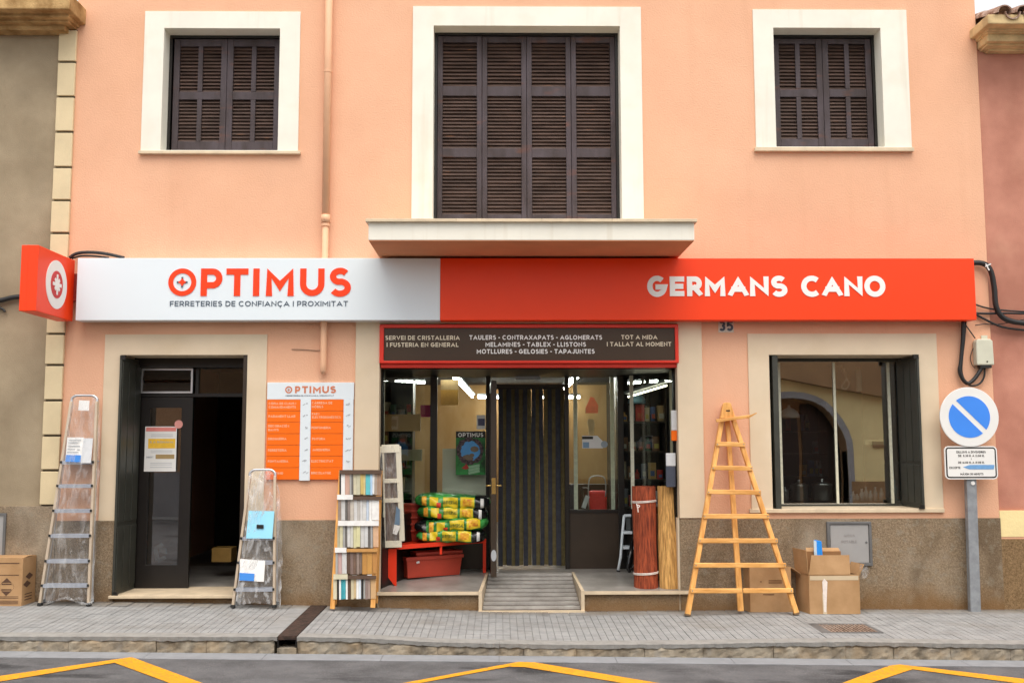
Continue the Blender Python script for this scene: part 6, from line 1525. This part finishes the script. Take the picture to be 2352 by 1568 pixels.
planter('planter', A2, B2, .17, .20, 'smaller red planter nested in the large one under the table', z=z_ + .065)
p = A + (B - A) * .19; tl(MB().bar(p + Vector((-.012, -.014, hh * .80)), p + Vector((.02, -.014, hh * .84)), .022, .004).build('price_sticker', M['paper']), 'small pale price sticker on the front of the large red planter', 'sticker')
for k in range(5):
    zz = zt + .0005 + .072 * k; xa = T5(705, 900, .86).x; xb = T5(806, 900, .86).x
    planter('stacked_planter', (xa, .80, zz), (xb + .10, .80, zz), .16, .12, '%s of the nested red planters at the left table end' % ['lowest', 'second from the bottom', 'middle one', 'second from the top', 'topmost'][k], z=zz)

def bag(lab, u0, u1, vc, vh, Yf, flip, seed, tilt=0):
    """a filled compost bag lying on its side; u, v in enlarged photograph pixels"""
    rr = random.Random(seed); L = T5(u0, vc, Yf); R = T5(u1, vc + tilt, Yf); rz = abs(T5(u0, vc - vh, Yf).z - T5(u0, vc + vh, Yf).z) / 2 * 1.2; ry = .20; yc = Yf + ry
    t = thing('compost_bag', ((L.x + R.x) / 2, yc, L.z - rz), lab, 'compost bag', 'compost bags stacked on the red table')
    nu, na = 44, 26; ph = [rr.uniform(0, 6) for _ in range(6)]
    def env(u): return max(.0, 1 - abs(2 * u - 1) ** 5) ** .5
    def pt(u, a):
        e = env(u) * .96 + .04; wv = 1 + .07 * math.sin(9 * u + ph[0] + 2 * a) + .03 * math.sin(41 * u + ph[4] + 5 * a) + .03 * math.sin(23 * u + ph[1] - 3 * a) + .025 * math.sin(5 * a + ph[2] + 12 * u)
        ca, sa = math.cos(a), math.sin(a); k = .72
        cx = math.copysign(abs(ca) ** k, ca); cz = math.copysign(abs(sa) ** k, sa)
        zc = L.z + (R.z - L.z) * u + .014 * math.sin(4.1 * u + ph[3])
        return Vector((L.x + (R.x - L.x) * u, yc - ry * cx * (e ** .6) * wv, zc + rz * cz * e * wv))
    def patch(name, ua, ub, aa, ab, m, off, nu_=8, na_=6):
        vs = []; fs = []
        for i in range(nu_ + 1):
            for j in range(na_ + 1):
                u = ua + (ub - ua) * i / nu_; a = aa + (ab - aa) * j / na_
                p = pt(u, a); n = Vector((0, -math.cos(a), math.sin(a))).normalized(); vs.append(p + n * off)
        for i in range(nu_):
            for j in range(na_):
                k = i * (na_ + 1) + j; fs.append((k, k + na_ + 1, k + na_ + 2, k + 1))
        return MB().add(vs, fs).build(name, m, t, smooth=True)
    vs = []; fs = []
    for i in range(nu + 1):
        for j in range(na): vs.append(pt(i / nu, 6.28318 * j / na))
    for i in range(nu):
        for j in range(na):
            a = i * na + j; b = i * na + (j + 1) % na; fs.append((a, b, b + na, a + na))
    fs += [tuple(range(na)), tuple(range(nu * na + na - 1, nu * na - 1, -1))]
    MB().add(vs, fs).build('sack', M['bagg'], t, smooth=True)
    e0, e1 = (.80, .992) if not flip else (.008, .17)
    patch('black_end', e0, e1, -2.4, 2.4, M['bagk'], .004, 10, 24)
    U = (lambda u: u) if not flip else (lambda u: u + .10)
    patch('orange_patch', U(.11), U(.17), -.5, .5, M['bago'], .005)
    patch('picture_patch', U(.21), U(.32), -.45, .42, M['bagy'], .005)
    patch('tomato_picture', U(.30), U(.355), -.60, -.05, swatch((.70, .06, .02)), .007)
    patch('yellow_panel', U(.385), U(.575), -.62, .50, M['bagy'], .005)
    patch('orange_yellow_panel', U(.61), U(.79) if not flip else U(.79), -.50, .58, M['bagy'], .0055)
    patch('panel_print', U(.64), U(.76), -.22, .32, M['bago'], .0075)
    if not flip: patch('barcode', .87, .912, -.55, .55, M['paper'], .008)
    # the word on the yellow panel follows the bulge of the bag
    x0 = L.x + (R.x - L.x) * U(.385); x1 = L.x + (R.x - L.x) * U(.57); zc = pt(U(.47), 0).z; h = rz * .42
    def onbag(v):
        u = (v[0] - L.x) / (R.x - L.x); s = max(-.9, min(.9, (v[2] - zc) / rz)); a = math.copysign(math.asin(abs(s) ** (1 / .72)), s); p = pt(u, a)
        return (v[0], p.y - .010 - (Yf - v[1]), v[2])
    m = MB(); text(m, 'UNIVERSAL', x0, x1, zc - h / 2, h, Yf, .16, face=onbag); m.build('lettering', swatch((.04, .10, .03)), t)
    return t
bag('topmost green and yellow compost bag on the red table', 796, 1432, 610, 56, .56, False, 1, 0)
bag('second green and yellow compost bag from the top of the pile', 815, 1412, 706, 55, .55, False, 2, 0)
bag('third compost bag of the pile, its black end turned to the left', 795, 1415, 812, 56, .53, True, 3, -20)
bag('lowest green and yellow compost bag of the pile, just above the table', 806, 1395, 905, 52, .52, False, 4, -22)

# ---------------------------------------------------------------- reed screens, white step stool, umbrella
c10 = lambda u, v: ((1600 + u / 3.135) / 1.3741, (1450 + v / 3.135) / 1.3741)
def roll(lab, l0, r0, vb, l1, r1, vt, m, nreed, seed, ties=()):
    f = GL_(*c10((l0 + r0) / 2, vb)); Yf = max(-.04, f.y)
    a, b = P(*c10(l0, vb - 15), Yf + .1).x, P(*c10(r0, vb - 15), Yf + .1).x; R_ = (b - a) / 2; cb = Vector(((a + b) / 2, Yf + R_, zpl(Yf) + .002))
    a1, b1 = P(*c10(l1, vt), Yf + .22).x, P(*c10(r1, vt), Yf + .22).x; zt = P(*c10(l1, vt), Yf + R_ + .02).z; ct = Vector(((a1 + b1) / 2, Yf + R_ + .12, zt))
    t = thing('reed_screen_roll', tuple(cb), lab, 'reed screen'); rr = random.Random(seed)
    rows = [0, .15, .3, .45, .6, .75, .9, 1]; n = nreed * 4; vs = []; hh = [rr.uniform(.0, .012) for _ in range(nreed)]; dr_ = [rr.uniform(-.0015, .0015) for _ in range(nreed)]
    for ri, s in enumerate(rows):
        c = cb.lerp(ct, s); rr_ = R_ * (1 + (.03 * math.sin(s * 7 + seed)))
        for k in range(n):
            q = k // 4; ph = (k % 4) / 4; a = 6.28318 * k / n; r = rr_ + .0045 * math.sin(math.pi * (ph + .12)) + dr_[q] - .004
            z = c.z - (hh[q] if s == 1 else 0); vs.append((c.x + r * math.cos(a), c.y + r * math.sin(a), z))
    fs = [(i * n + k, i * n + (k + 1) % n, (i + 1) * n + (k + 1) % n, (i + 1) * n + k) for i in range(len(rows) - 1) for k in range(n)]
    MB().add(vs, fs).build('outer_turn', M[m], t, smooth=False)
    for j, f_ in enumerate((.86, .70, .54, .38)):  # inner turns, seen end-on at the top
        c0 = ct - Vector((0, 0, .05)); vs = []
        for s in (0, 1):
            for w2 in (0, 1):
                for k in range(24):
                    a = 6.28318 * k / 24; r = R_ * (f_ - .07 * w2); vs.append((c0.x + r * math.cos(a), c0.y + r * math.sin(a), c0.z + .045 * s))
        fs = [(k, (k + 1) % 24, (k + 1) % 24 + 48, k + 48) for k in range(24)] + [(k + 24, (k + 1) % 24 + 24, (k + 1) % 24 + 72, k + 72) for k in range(24)] + [(k + 48, (k + 1) % 24 + 48, (k + 1) % 24 + 72, k + 72) for k in range(24)]
        MB().add(vs, fs).build('inner_turn', M[m], t)
    for v in ties:
        s = (vb - v) / (vb - vt); c = cb.lerp(ct, s)
        for o in (0, .012): MB().tube([(c.x + (R_ + .006) * math.cos(6.28318 * k / 28), c.y + (R_ + .006) * math.sin(6.28318 * k / 28), c.z + o + .008 * math.sin(6.28318 * k / 28 + 1.5)) for k in range(29)], .005, 6).build('tie', M['string'], t, smooth=True)
    return t, cb, ct, R_
t, cb, ct, R_ = roll('red stained reed screen roll with white ties standing right of the ramp', 1265, 1497, 1280, 1240, 1470, 262, 'reedr', 46, 2, (425, 1140))
p = P(*c10(1290, 445), cb.y - R_ - .0); MB().tube(smooth_path([p + Vector((-.01, -.012, .01)), p + Vector((.0, -.018, -.03)), p + Vector((.006, -.015, -.075))]), .006, 6).tube(smooth_path([p + Vector((0, -.014, 0)), p + Vector((.022, -.018, -.012)), p + Vector((.004, -.018, -.03))]), .005, 6).build('knot', M['string'], t, smooth=True)
roll('tan reed screen roll standing against the right pilaster', 1508, 1715, 1282, 1484, 1695, 262, 'reedt', 42, 5)

def S10(u, v, Y): return P(*c10(u, v), Y)
Yw = max(.3, GL_(*c10(1095, 1108)).y)
t = thing('white_step_stool', tuple(S10(1095, 1108, Yw)), 'white metal step stool half hidden behind the red reed roll', 'step stool')
MB().tube([S10(1098, 1104, Yw), S10(1125, 960, Yw + .05), S10(1142, 730, Yw + .1), S10(1160, 548, Yw + .12)], .016, 8).build('stile', M['white'], t, smooth=True)
MB().tube([S10(1350, 1090, Yw), S10(1345, 960, Yw + .05), S10(1340, 730, Yw + .1), S10(1336, 548, Yw + .12)], .016, 8).build('stile', M['white'], t, smooth=True)
MB().tube([S10(1160, 552, Yw + .12), S10(1336, 552, Yw + .12)], .018, 8).build('top_rail', M['white'], t, smooth=True)
for v, d in ((715, .11), (865, .07)): a, b = S10(1150, v, Yw + d), S10(1338, v, Yw + d); MB().box(a.x, b.x, a.y - .03, a.y + .16, a.z - .02, a.z + .01).build('step', M['white'], t, bevel=.003)
a, b = S10(1162, 700, Yw + .125), S10(1330, 575, Yw + .12); MB().box(a.x + .02, b.x, Yw + .125, Yw + .13, a.z, b.z).build('back_panel', swatch((.08, .09, .09)), t)
MB().bar(S10(1098, 1112, Yw), S10(1102, 1092, Yw), .035, .035).build('foot', M['rubber'], t)
t = thing('pink_cushion', tuple(S10(1230, 990, Yw + .2)), 'pink patterned folded cushion leaning behind the white step stool', 'cushion')
m_ = MB().hexa([S10(1205, 990, Yw + .24), S10(1340, 1000, Yw + .24), S10(1340, 1000, Yw + .3), S10(1205, 990, Yw + .3)], [S10(1185, 770, Yw + .24), S10(1335, 770, Yw + .24), S10(1335, 770, Yw + .3), S10(1185, 770, Yw + .3)]); m_.build('cover', mat('pink_pattern', (.60, .08, .14), .8, .1, 22, col2=(.80, .45, .48), lo=.52, hi=.56), t, bevel=.02)
t = thing('folded_umbrella', tuple(S10(1225, 1145, Yw - .06)), 'folded black umbrella leaning between the stool and the red reed roll', 'umbrella')
MB().tube([S10(1222, 1148, Yw - .06), S10(1214, 1118, Yw - .05), S10(1200, 1070, Yw - .04), S10(1218, 960, Yw), S10(1240, 800, Yw + .05)], [.004, .012, .030, .036, .012], 9).build('canopy', M['bagk'], t, smooth=True)
MB().tube([S10(1240, 800, Yw + .05), S10(1246, 760, Yw + .06)], .006, 6).build('shaft', M['black'], t)
MB().tube([S10(1250, 1040, Yw - .04), S10(1243, 1070, Yw - .05), S10(1215, 1080, Yw - .06)], .012, 7).build('strap', M['black'], t)

# ---------------------------------------------------------------- wooden tripod ladder
c11 = lambda u, v: ((2100 + u / 2.01) / 1.3741, (1200 + v / 2.01) / 1.3741)
gb = GP(*c11(485, 1492)); Y0 = min(-.30, gb.y); VT, VB = 145, 1492
def L11(u, v, o=0): p = c11(u, v); return P(p[0], p[1], Y0 + (-.06 - Y0) * (VB - v) / (VB - VT) + o)
t = thing('tripod_ladder', tuple(L11(480, 1490)), 'tall varnished pine orchard ladder tapering to a point, leaning on the wall', 'ladder')
for (a, b) in (((140, 1488), (374, 158)), ((832, 1480), (402, 158))):
    p, q_ = L11(*a), L11(*b); MB().bar(p, q_, .052, .055, w2=.046).build('leg', M['pine'], t, bevel=.008)
    MB().bar(L11(a[0], a[1] + 4), L11(a[0] + (b[0] - a[0]) * .008, a[1] - 8), .054, .058).build('worn_foot', swatch((.16, .10, .05)), t)
p, q_ = L11(478, 1462, .10), L11(392, 235, .05); MB().bar(p, q_, .058, .04, w2=.045).build('rear_leg', M['pine'], t, bevel=.006)
for k, (v, l, r) in enumerate(((405, 322, 506), (556, 297, 552), (708, 266, 606), (861, 240, 658), (1016, 208, 712), (1171, 182, 765))):
    dv = 3 if k < 3 else 0; MB().bar(L11(l, v - dv, -.04), L11(r, v + dv, -.04), .047, .024).build('rung', M['pineh'], t, bevel=.006)
MB().bar(L11(160, 1333, -.04), L11(486, 1333, -.04), .047, .024).build('rung', M['pineh'], t, bevel=.006)
MB().bar(L11(492, 1333, -.038), L11(810, 1331, -.038), .047, .024).build('rung', M['pineh'], t, bevel=.006)
pp = [L11(u, v, -.045) for u, v in ((348, 240), (436, 240), (412, 148), (402, 141), (370, 141), (360, 150))]
MB().prism([(p.x, p.z) for p in pp], -.145, -.12).build('head_block', M['pine'], t, bevel=.005)
q = L11(394, 193, -.05); MB().box(q.x - .02, q.x + .02, -.147, -.144, q.z - .006, q.z + .008).build('slot', M['black'], t)
MB().bar(L11(322, 256, -.075), L11(535, 228, -.075), .032, .022).build('top_bar', M['pineh'], t, bevel=.004)
MB().bar(L11(520, 236, -.09), L11(580, 206, -.14), .026, .012, w2=.008).build('splinter', M['pineh'], t)
for k, (v, l, r) in enumerate(((405, 332, 498), (556, 305, 545), (708, 276, 598), (861, 250, 650), (1016, 220, 704), (1171, 195, 757), (1333, 172, 800))):
    for u in (l, r):
        p = L11(u, v, -.054); MB().disc((p.x, p.z), .006, p.y - .001, p.y + .004, 8).build('screw', M['galv'], t)

# ---------------------------------------------------------------- cardboard boxes
def carton(lab, F0, u, v, h, flaps, m='card', tape=True, marks=None):
    """F0 front-left foot; u width vector; v depth vector"""
    F0, u, v = Vector(F0), Vector(u), Vector(v); z = Vector((0, 0, h)); th = .006; un, vn = u.normalized() * th, v.normalized() * th
    t = thing('cardboard_box', tuple(F0 + u / 2 + v / 2), lab, 'cardboard box')
    def slab(a, b, n, z0=0, z1=h): return MB().hexa([a + Vector((0, 0, z0)), b + Vector((0, 0, z0)), b + n + Vector((0, 0, z0)), a + n + Vector((0, 0, z0))], [a + Vector((0, 0, z1)), b + Vector((0, 0, z1)), b + n + Vector((0, 0, z1)), a + n + Vector((0, 0, z1))])
    slab(F0, F0 + u, vn).build('front', M[m], t); slab(F0 + v - vn, F0 + u + v - vn, vn).build('back', M[m], t)
    slab(F0 + vn, F0 + v - vn, un).build('side', M[m], t); slab(F0 + u - un + vn, F0 + u + v - un - vn, un).build('side', M[m], t)
    slab(F0 + un + vn, F0 + u - un + vn, v - 2 * vn, .002, .01).build('bottom', M['cardin'], t)
    for (a, b, d) in flaps:        # hinge points as (s,t) on the rim, and the flap's free-edge offset
        A_ = F0 + u * a[0] + v * a[1] + z; B_ = F0 + u * b[0] + v * b[1] + z; d = Vector(d)
        n = (B_ - A_).cross(d).normalized() * .005; e = (B_ - A_) * .04
        MB().add([A_, B_, B_ + d - e, A_ + d + e, A_ + n, B_ + n, B_ + d - e + n, A_ + d + e + n], [(0, 1, 2, 3), (7, 6, 5, 4), (0, 4, 5, 1), (1, 5, 6, 2), (2, 6, 7, 3), (3, 7, 4, 0)]).build('flap', M[m], t)
    if tape:
        n = -vn.normalized() * .0015; c = F0 + u * tape; w_ = u.normalized() * .02
        MB().add([c - w_ + n, c + w_ + n, c + w_ * .6 + n + z * .55, c - w_ * 1.2 + n + z * .55], [(0, 1, 2, 3)]).build('tape', M['tape'], t)
    return t, F0, u, v
# big open box
A = GP(*c11(917, 1482)); B = GP(*c11(1240, 1482)); Lb = GP(*c11(860, 1442)); B.y = A.y - .0; B.z = A.z
hb = P(*c11(917, 1232), A.y).z - A.z
t, F0, u, v = carton('large open cardboard box with flaps up and a blue packet showing, right of the ladder', A + Vector((0, 0, .002)), B - A, Vector((-.07, .34, 0)), hb,
       [((0, 0), (.82, 0), (.02, .02, .19)), ((1, 0), (1, 1), (.06, .0, .10)), ((0, 1), (0, 0), (-.015, -.02, .24)), ((1, 1), (0, 1), (0, .05, .17))], tape=.30)
p0 = F0 + u * .30; tp = Vector((0, -.004, 0))
MB().add([p0 + Vector((-.01, -.002, .02)), p0 + Vector((.012, -.002, .02)), p0 + Vector((.032, -.004, hb * .82)), p0 + Vector((-.02, -.004, hb * .82)), p0 + Vector((.0, -.006, hb * .9))], [(0, 1, 2, 3), (3, 2, 4)]).build('torn_tape', M['string'], t)
MB().box(F0.x + u.x * .02, F0.x + u.x * .98, F0.y - .0015, F0.y - .0005, F0.z + hb - .055, F0.z + hb - .012).build('tape_band', M['tape'], t)
m_ = MB(); yq = F0.y + .01
for k, (a, b, c_) in enumerate(((1050, 1110, 1178), (1052, 1075, 1195), (1085, 1112, 1195), (1050, 1112, 1212))):
    p, q_ = P(*c11(a, c_), yq), P(*c11(b, c_), yq); m_.bar(p - Vector((0, .004, 0)), q_ - Vector((0, .004, 0)), .022, .002)
m_.build('faded_print', swatch((.34, .20, .10)), t)
c_ = F0 + u * .5 + v * .5; Yi = F0.y + .14
zi = P(*c11(1000, 1130), Yi).z
a, b = P(*c11(895, 1130), Yi), P(*c11(1115, 1130), Yi)
ti = thing('inner_carton', (c_.x, Yi, F0.z + .02), 'dark brown carton packed inside the large open box', 'carton')
MB().box(a.x, b.x, Yi, Yi + .17, F0.z + .03, P(*c11(1000, 1082), Yi).z).build('body', M['cardin'], ti, bevel=.004)
MB().add([Vector((a.x, Yi, 0)) + Vector((0, 0, P(*c11(900, 1082), Yi).z)), Vector((b.x, Yi, P(*c11(900, 1092), Yi).z)), Vector((b.x, Yi + .08, P(*c11(900, 1066), Yi).z)), Vector((a.x + .02, Yi + .08, P(*c11(900, 1064), Yi).z))], [(0, 1, 2, 3)]).build('flap', M['card'], ti)
a, b = P(*c11(940, 1012), Yi - .03), P(*c11(1000, 1098), Yi - .03)
tb = thing('blue_packet', ((a.x + b.x) / 2, Yi, b.z), 'bright blue packet sticking up out of the large open box', 'packet')
MB().hexa([(a.x + .02, Yi - .03, b.z - .1), (b.x, Yi - .03, b.z - .1), (b.x, Yi + .02, b.z - .1), (a.x + .02, Yi + .02, b.z - .1)], [(a.x + .016, Yi - .03, a.z), (b.x - .01, Yi - .03, a.z - .015), (b.x - .01, Yi + .02, a.z - .01), (a.x + .016, Yi + .02, a.z)]).build('blue_side', swatch((.02, .28, .85)), tb, bevel=.003)
MB().hexa([(a.x, Yi - .034, b.z - .1), (a.x + .03, Yi - .034, b.z - .1), (a.x + .03, Yi - .031, b.z - .1), (a.x, Yi - .031, b.z - .1)], [(a.x, Yi - .034, a.z + .0), (a.x + .028, Yi - .034, a.z - .01), (a.x + .028, Yi - .031, a.z - .01), (a.x, Yi - .031, a.z)]).build('pale_side', swatch((.55, .66, .75)), tb)
film('loose_polythene', [(P(*c11(1236, 1262), Yi - .1), P(*c11(1262, 1262), Yi - .16), P(*c11(1290, 1225), Yi - .1)), (P(*c11(1228, 1165), Yi - .1), P(*c11(1262, 1165), Yi - .16), P(*c11(1298, 1195), Yi - .1))], t, .02, 5, 8, m=M['film'])
# box behind the ladder
A = GP(*c11(538, 1470)); A.y = max(A.y, -.34); B = P(*c11(803, 1470), A.y); A = P(*c11(538, 1470), A.y); A.z = B.z = zp(A.x, A.y) + .002
hb2 = P(*c11(538, 1182), A.y).z - A.z
t, F1, u1, v1 = carton('faded cardboard box with a raised flap standing behind the foot of the pine ladder', A, B - A, Vector((-.05, .26, 0)), hb2,
       [((1, 0), (1, 1), (.11, .0, -.07)), ((1, 1), (.72, 1), (.14, .02, .26)), ((0, 1), (0, 0), (-.03, 0, .0))], tape=False)
m_ = MB()
for a, b, c_ in ((655, 740, 1268), (655, 740, 1282), (600, 612, 1275), (620, 690, 1356)):
    p, q_ = P(*c11(a, c_), F1.y - .002), P(*c11(b, c_), F1.y - .002); m_.bar(p, q_, .014, .001)
m_.build('faded_print', swatch((.24, .13, .06)), t)
MB().box(F1.x, F1.x + .004, F1.y - .0025, F1.y - .0015, F1.z, F1.z + hb2).build('edge_crease', M['cardin'], t)
# carton at the left edge of the picture
c3 = lambda u, v: ((u / 1.96) / 1.3741, (1150 + v / 1.96) / 1.3741)
Yc = -.30; Cn = P(*c3(131, 1500), Yc); Cn.z = zp(Cn.x, Yc) + .002
top = P(*c3(131, 1197), Yc).z - Cn.z; Rr = P(*c3(214, 1462), -.04); vv = Vector((Rr.x - Cn.x, .26, 0)); uu = Vector((vv.y, -vv.x * .55, 0)) * 1.75
t, F2, u2, v2 = carton('brown cardboard carton with black symbols, cut by the left edge of the picture', Cn - uu, uu, vv, top, [((0, 0), (1, 0), (vv * .5 + Vector((0, 0, .004)))), ((1, 1), (0, 1), (vv * -.48 + Vector((0, 0, .006)))), ], tape=False)
m_ = MB(); nn = Vector((uu.y, -uu.x, 0)).normalized() * .0015
def onf(s, h0, s1, h1): 
    a = F2 + u2 * s + nn; b = F2 + u2 * s1 + nn; m_.add([a + Vector((0, 0, h0)), b + Vector((0, 0, h0)), b + Vector((0, 0, h1)), a + Vector((0, 0, h1))], [(0, 1, 2, 3)])
H = top
onf(.40, H * .885, .92, H * .905); onf(.44, H * .64, .92, H * .655)
for hc, s_ in ((.49, 1), (.31, -1)):
    c = F2 + u2 * .66 + nn * 1.5 + Vector((0, 0, H * hc)); w_ = u2.normalized() * .05; d = Vector((0, 0, .045 * s_))
    m_.add([c - w_, c + w_, c + d], [(0, 1, 2)]); m_.add([c - w_ - d * .45, c + w_ - d * .45, c + w_ - d * .2, c - w_ - d * .2], [(0, 1, 2, 3)])
for hh_ in (.19, .16, .10, .07, .045): onf(.34, H * hh_, .93, H * (hh_ + .012))
c = F2 + u2 * .66 + nn
for k in range(20):
    a0, a1 = 6.283 * k / 20, 6.283 * (k + .6) / 20; w_ = u2.normalized()
    q_ = [c + w_ * .075 * math.cos(a) * s2 + Vector((0, 0, H * .40 + .05 * math.sin(a) * s2)) for a in (a0, a1) for s2 in (1, .95)]; m_.add([q_[0], q_[2], q_[3], q_[1]], [(0, 1, 2, 3)])
m_.build('front_print', M['inkc'], t)
m_ = MB(); ns = Vector((v2.y, -v2.x, 0)).normalized() * .0015
for s, hc in ((.5, .60), (.35, .44)):
    c = F2 + u2 + v2 * s + ns + Vector((0, 0, H * hc)); w_ = v2.normalized() * .075; d = Vector((0, 0, .035)); m_.add([c - w_, c - d, c + w_, c + d], [(0, 1, 2, 3)])
c = F2 + u2 + v2 * .2 + ns; w_ = v2 * .55
for hc in (.22, .16, .10): m_.add([c + Vector((0, 0, H * hc)), c + w_ + Vector((0, 0, H * hc)), c + w_ + Vector((0, 0, H * (hc + .02))), c + Vector((0, 0, H * (hc + .02)))], [(0, 1, 2, 3)])
m_.build('side_print', M['inkc'], t)
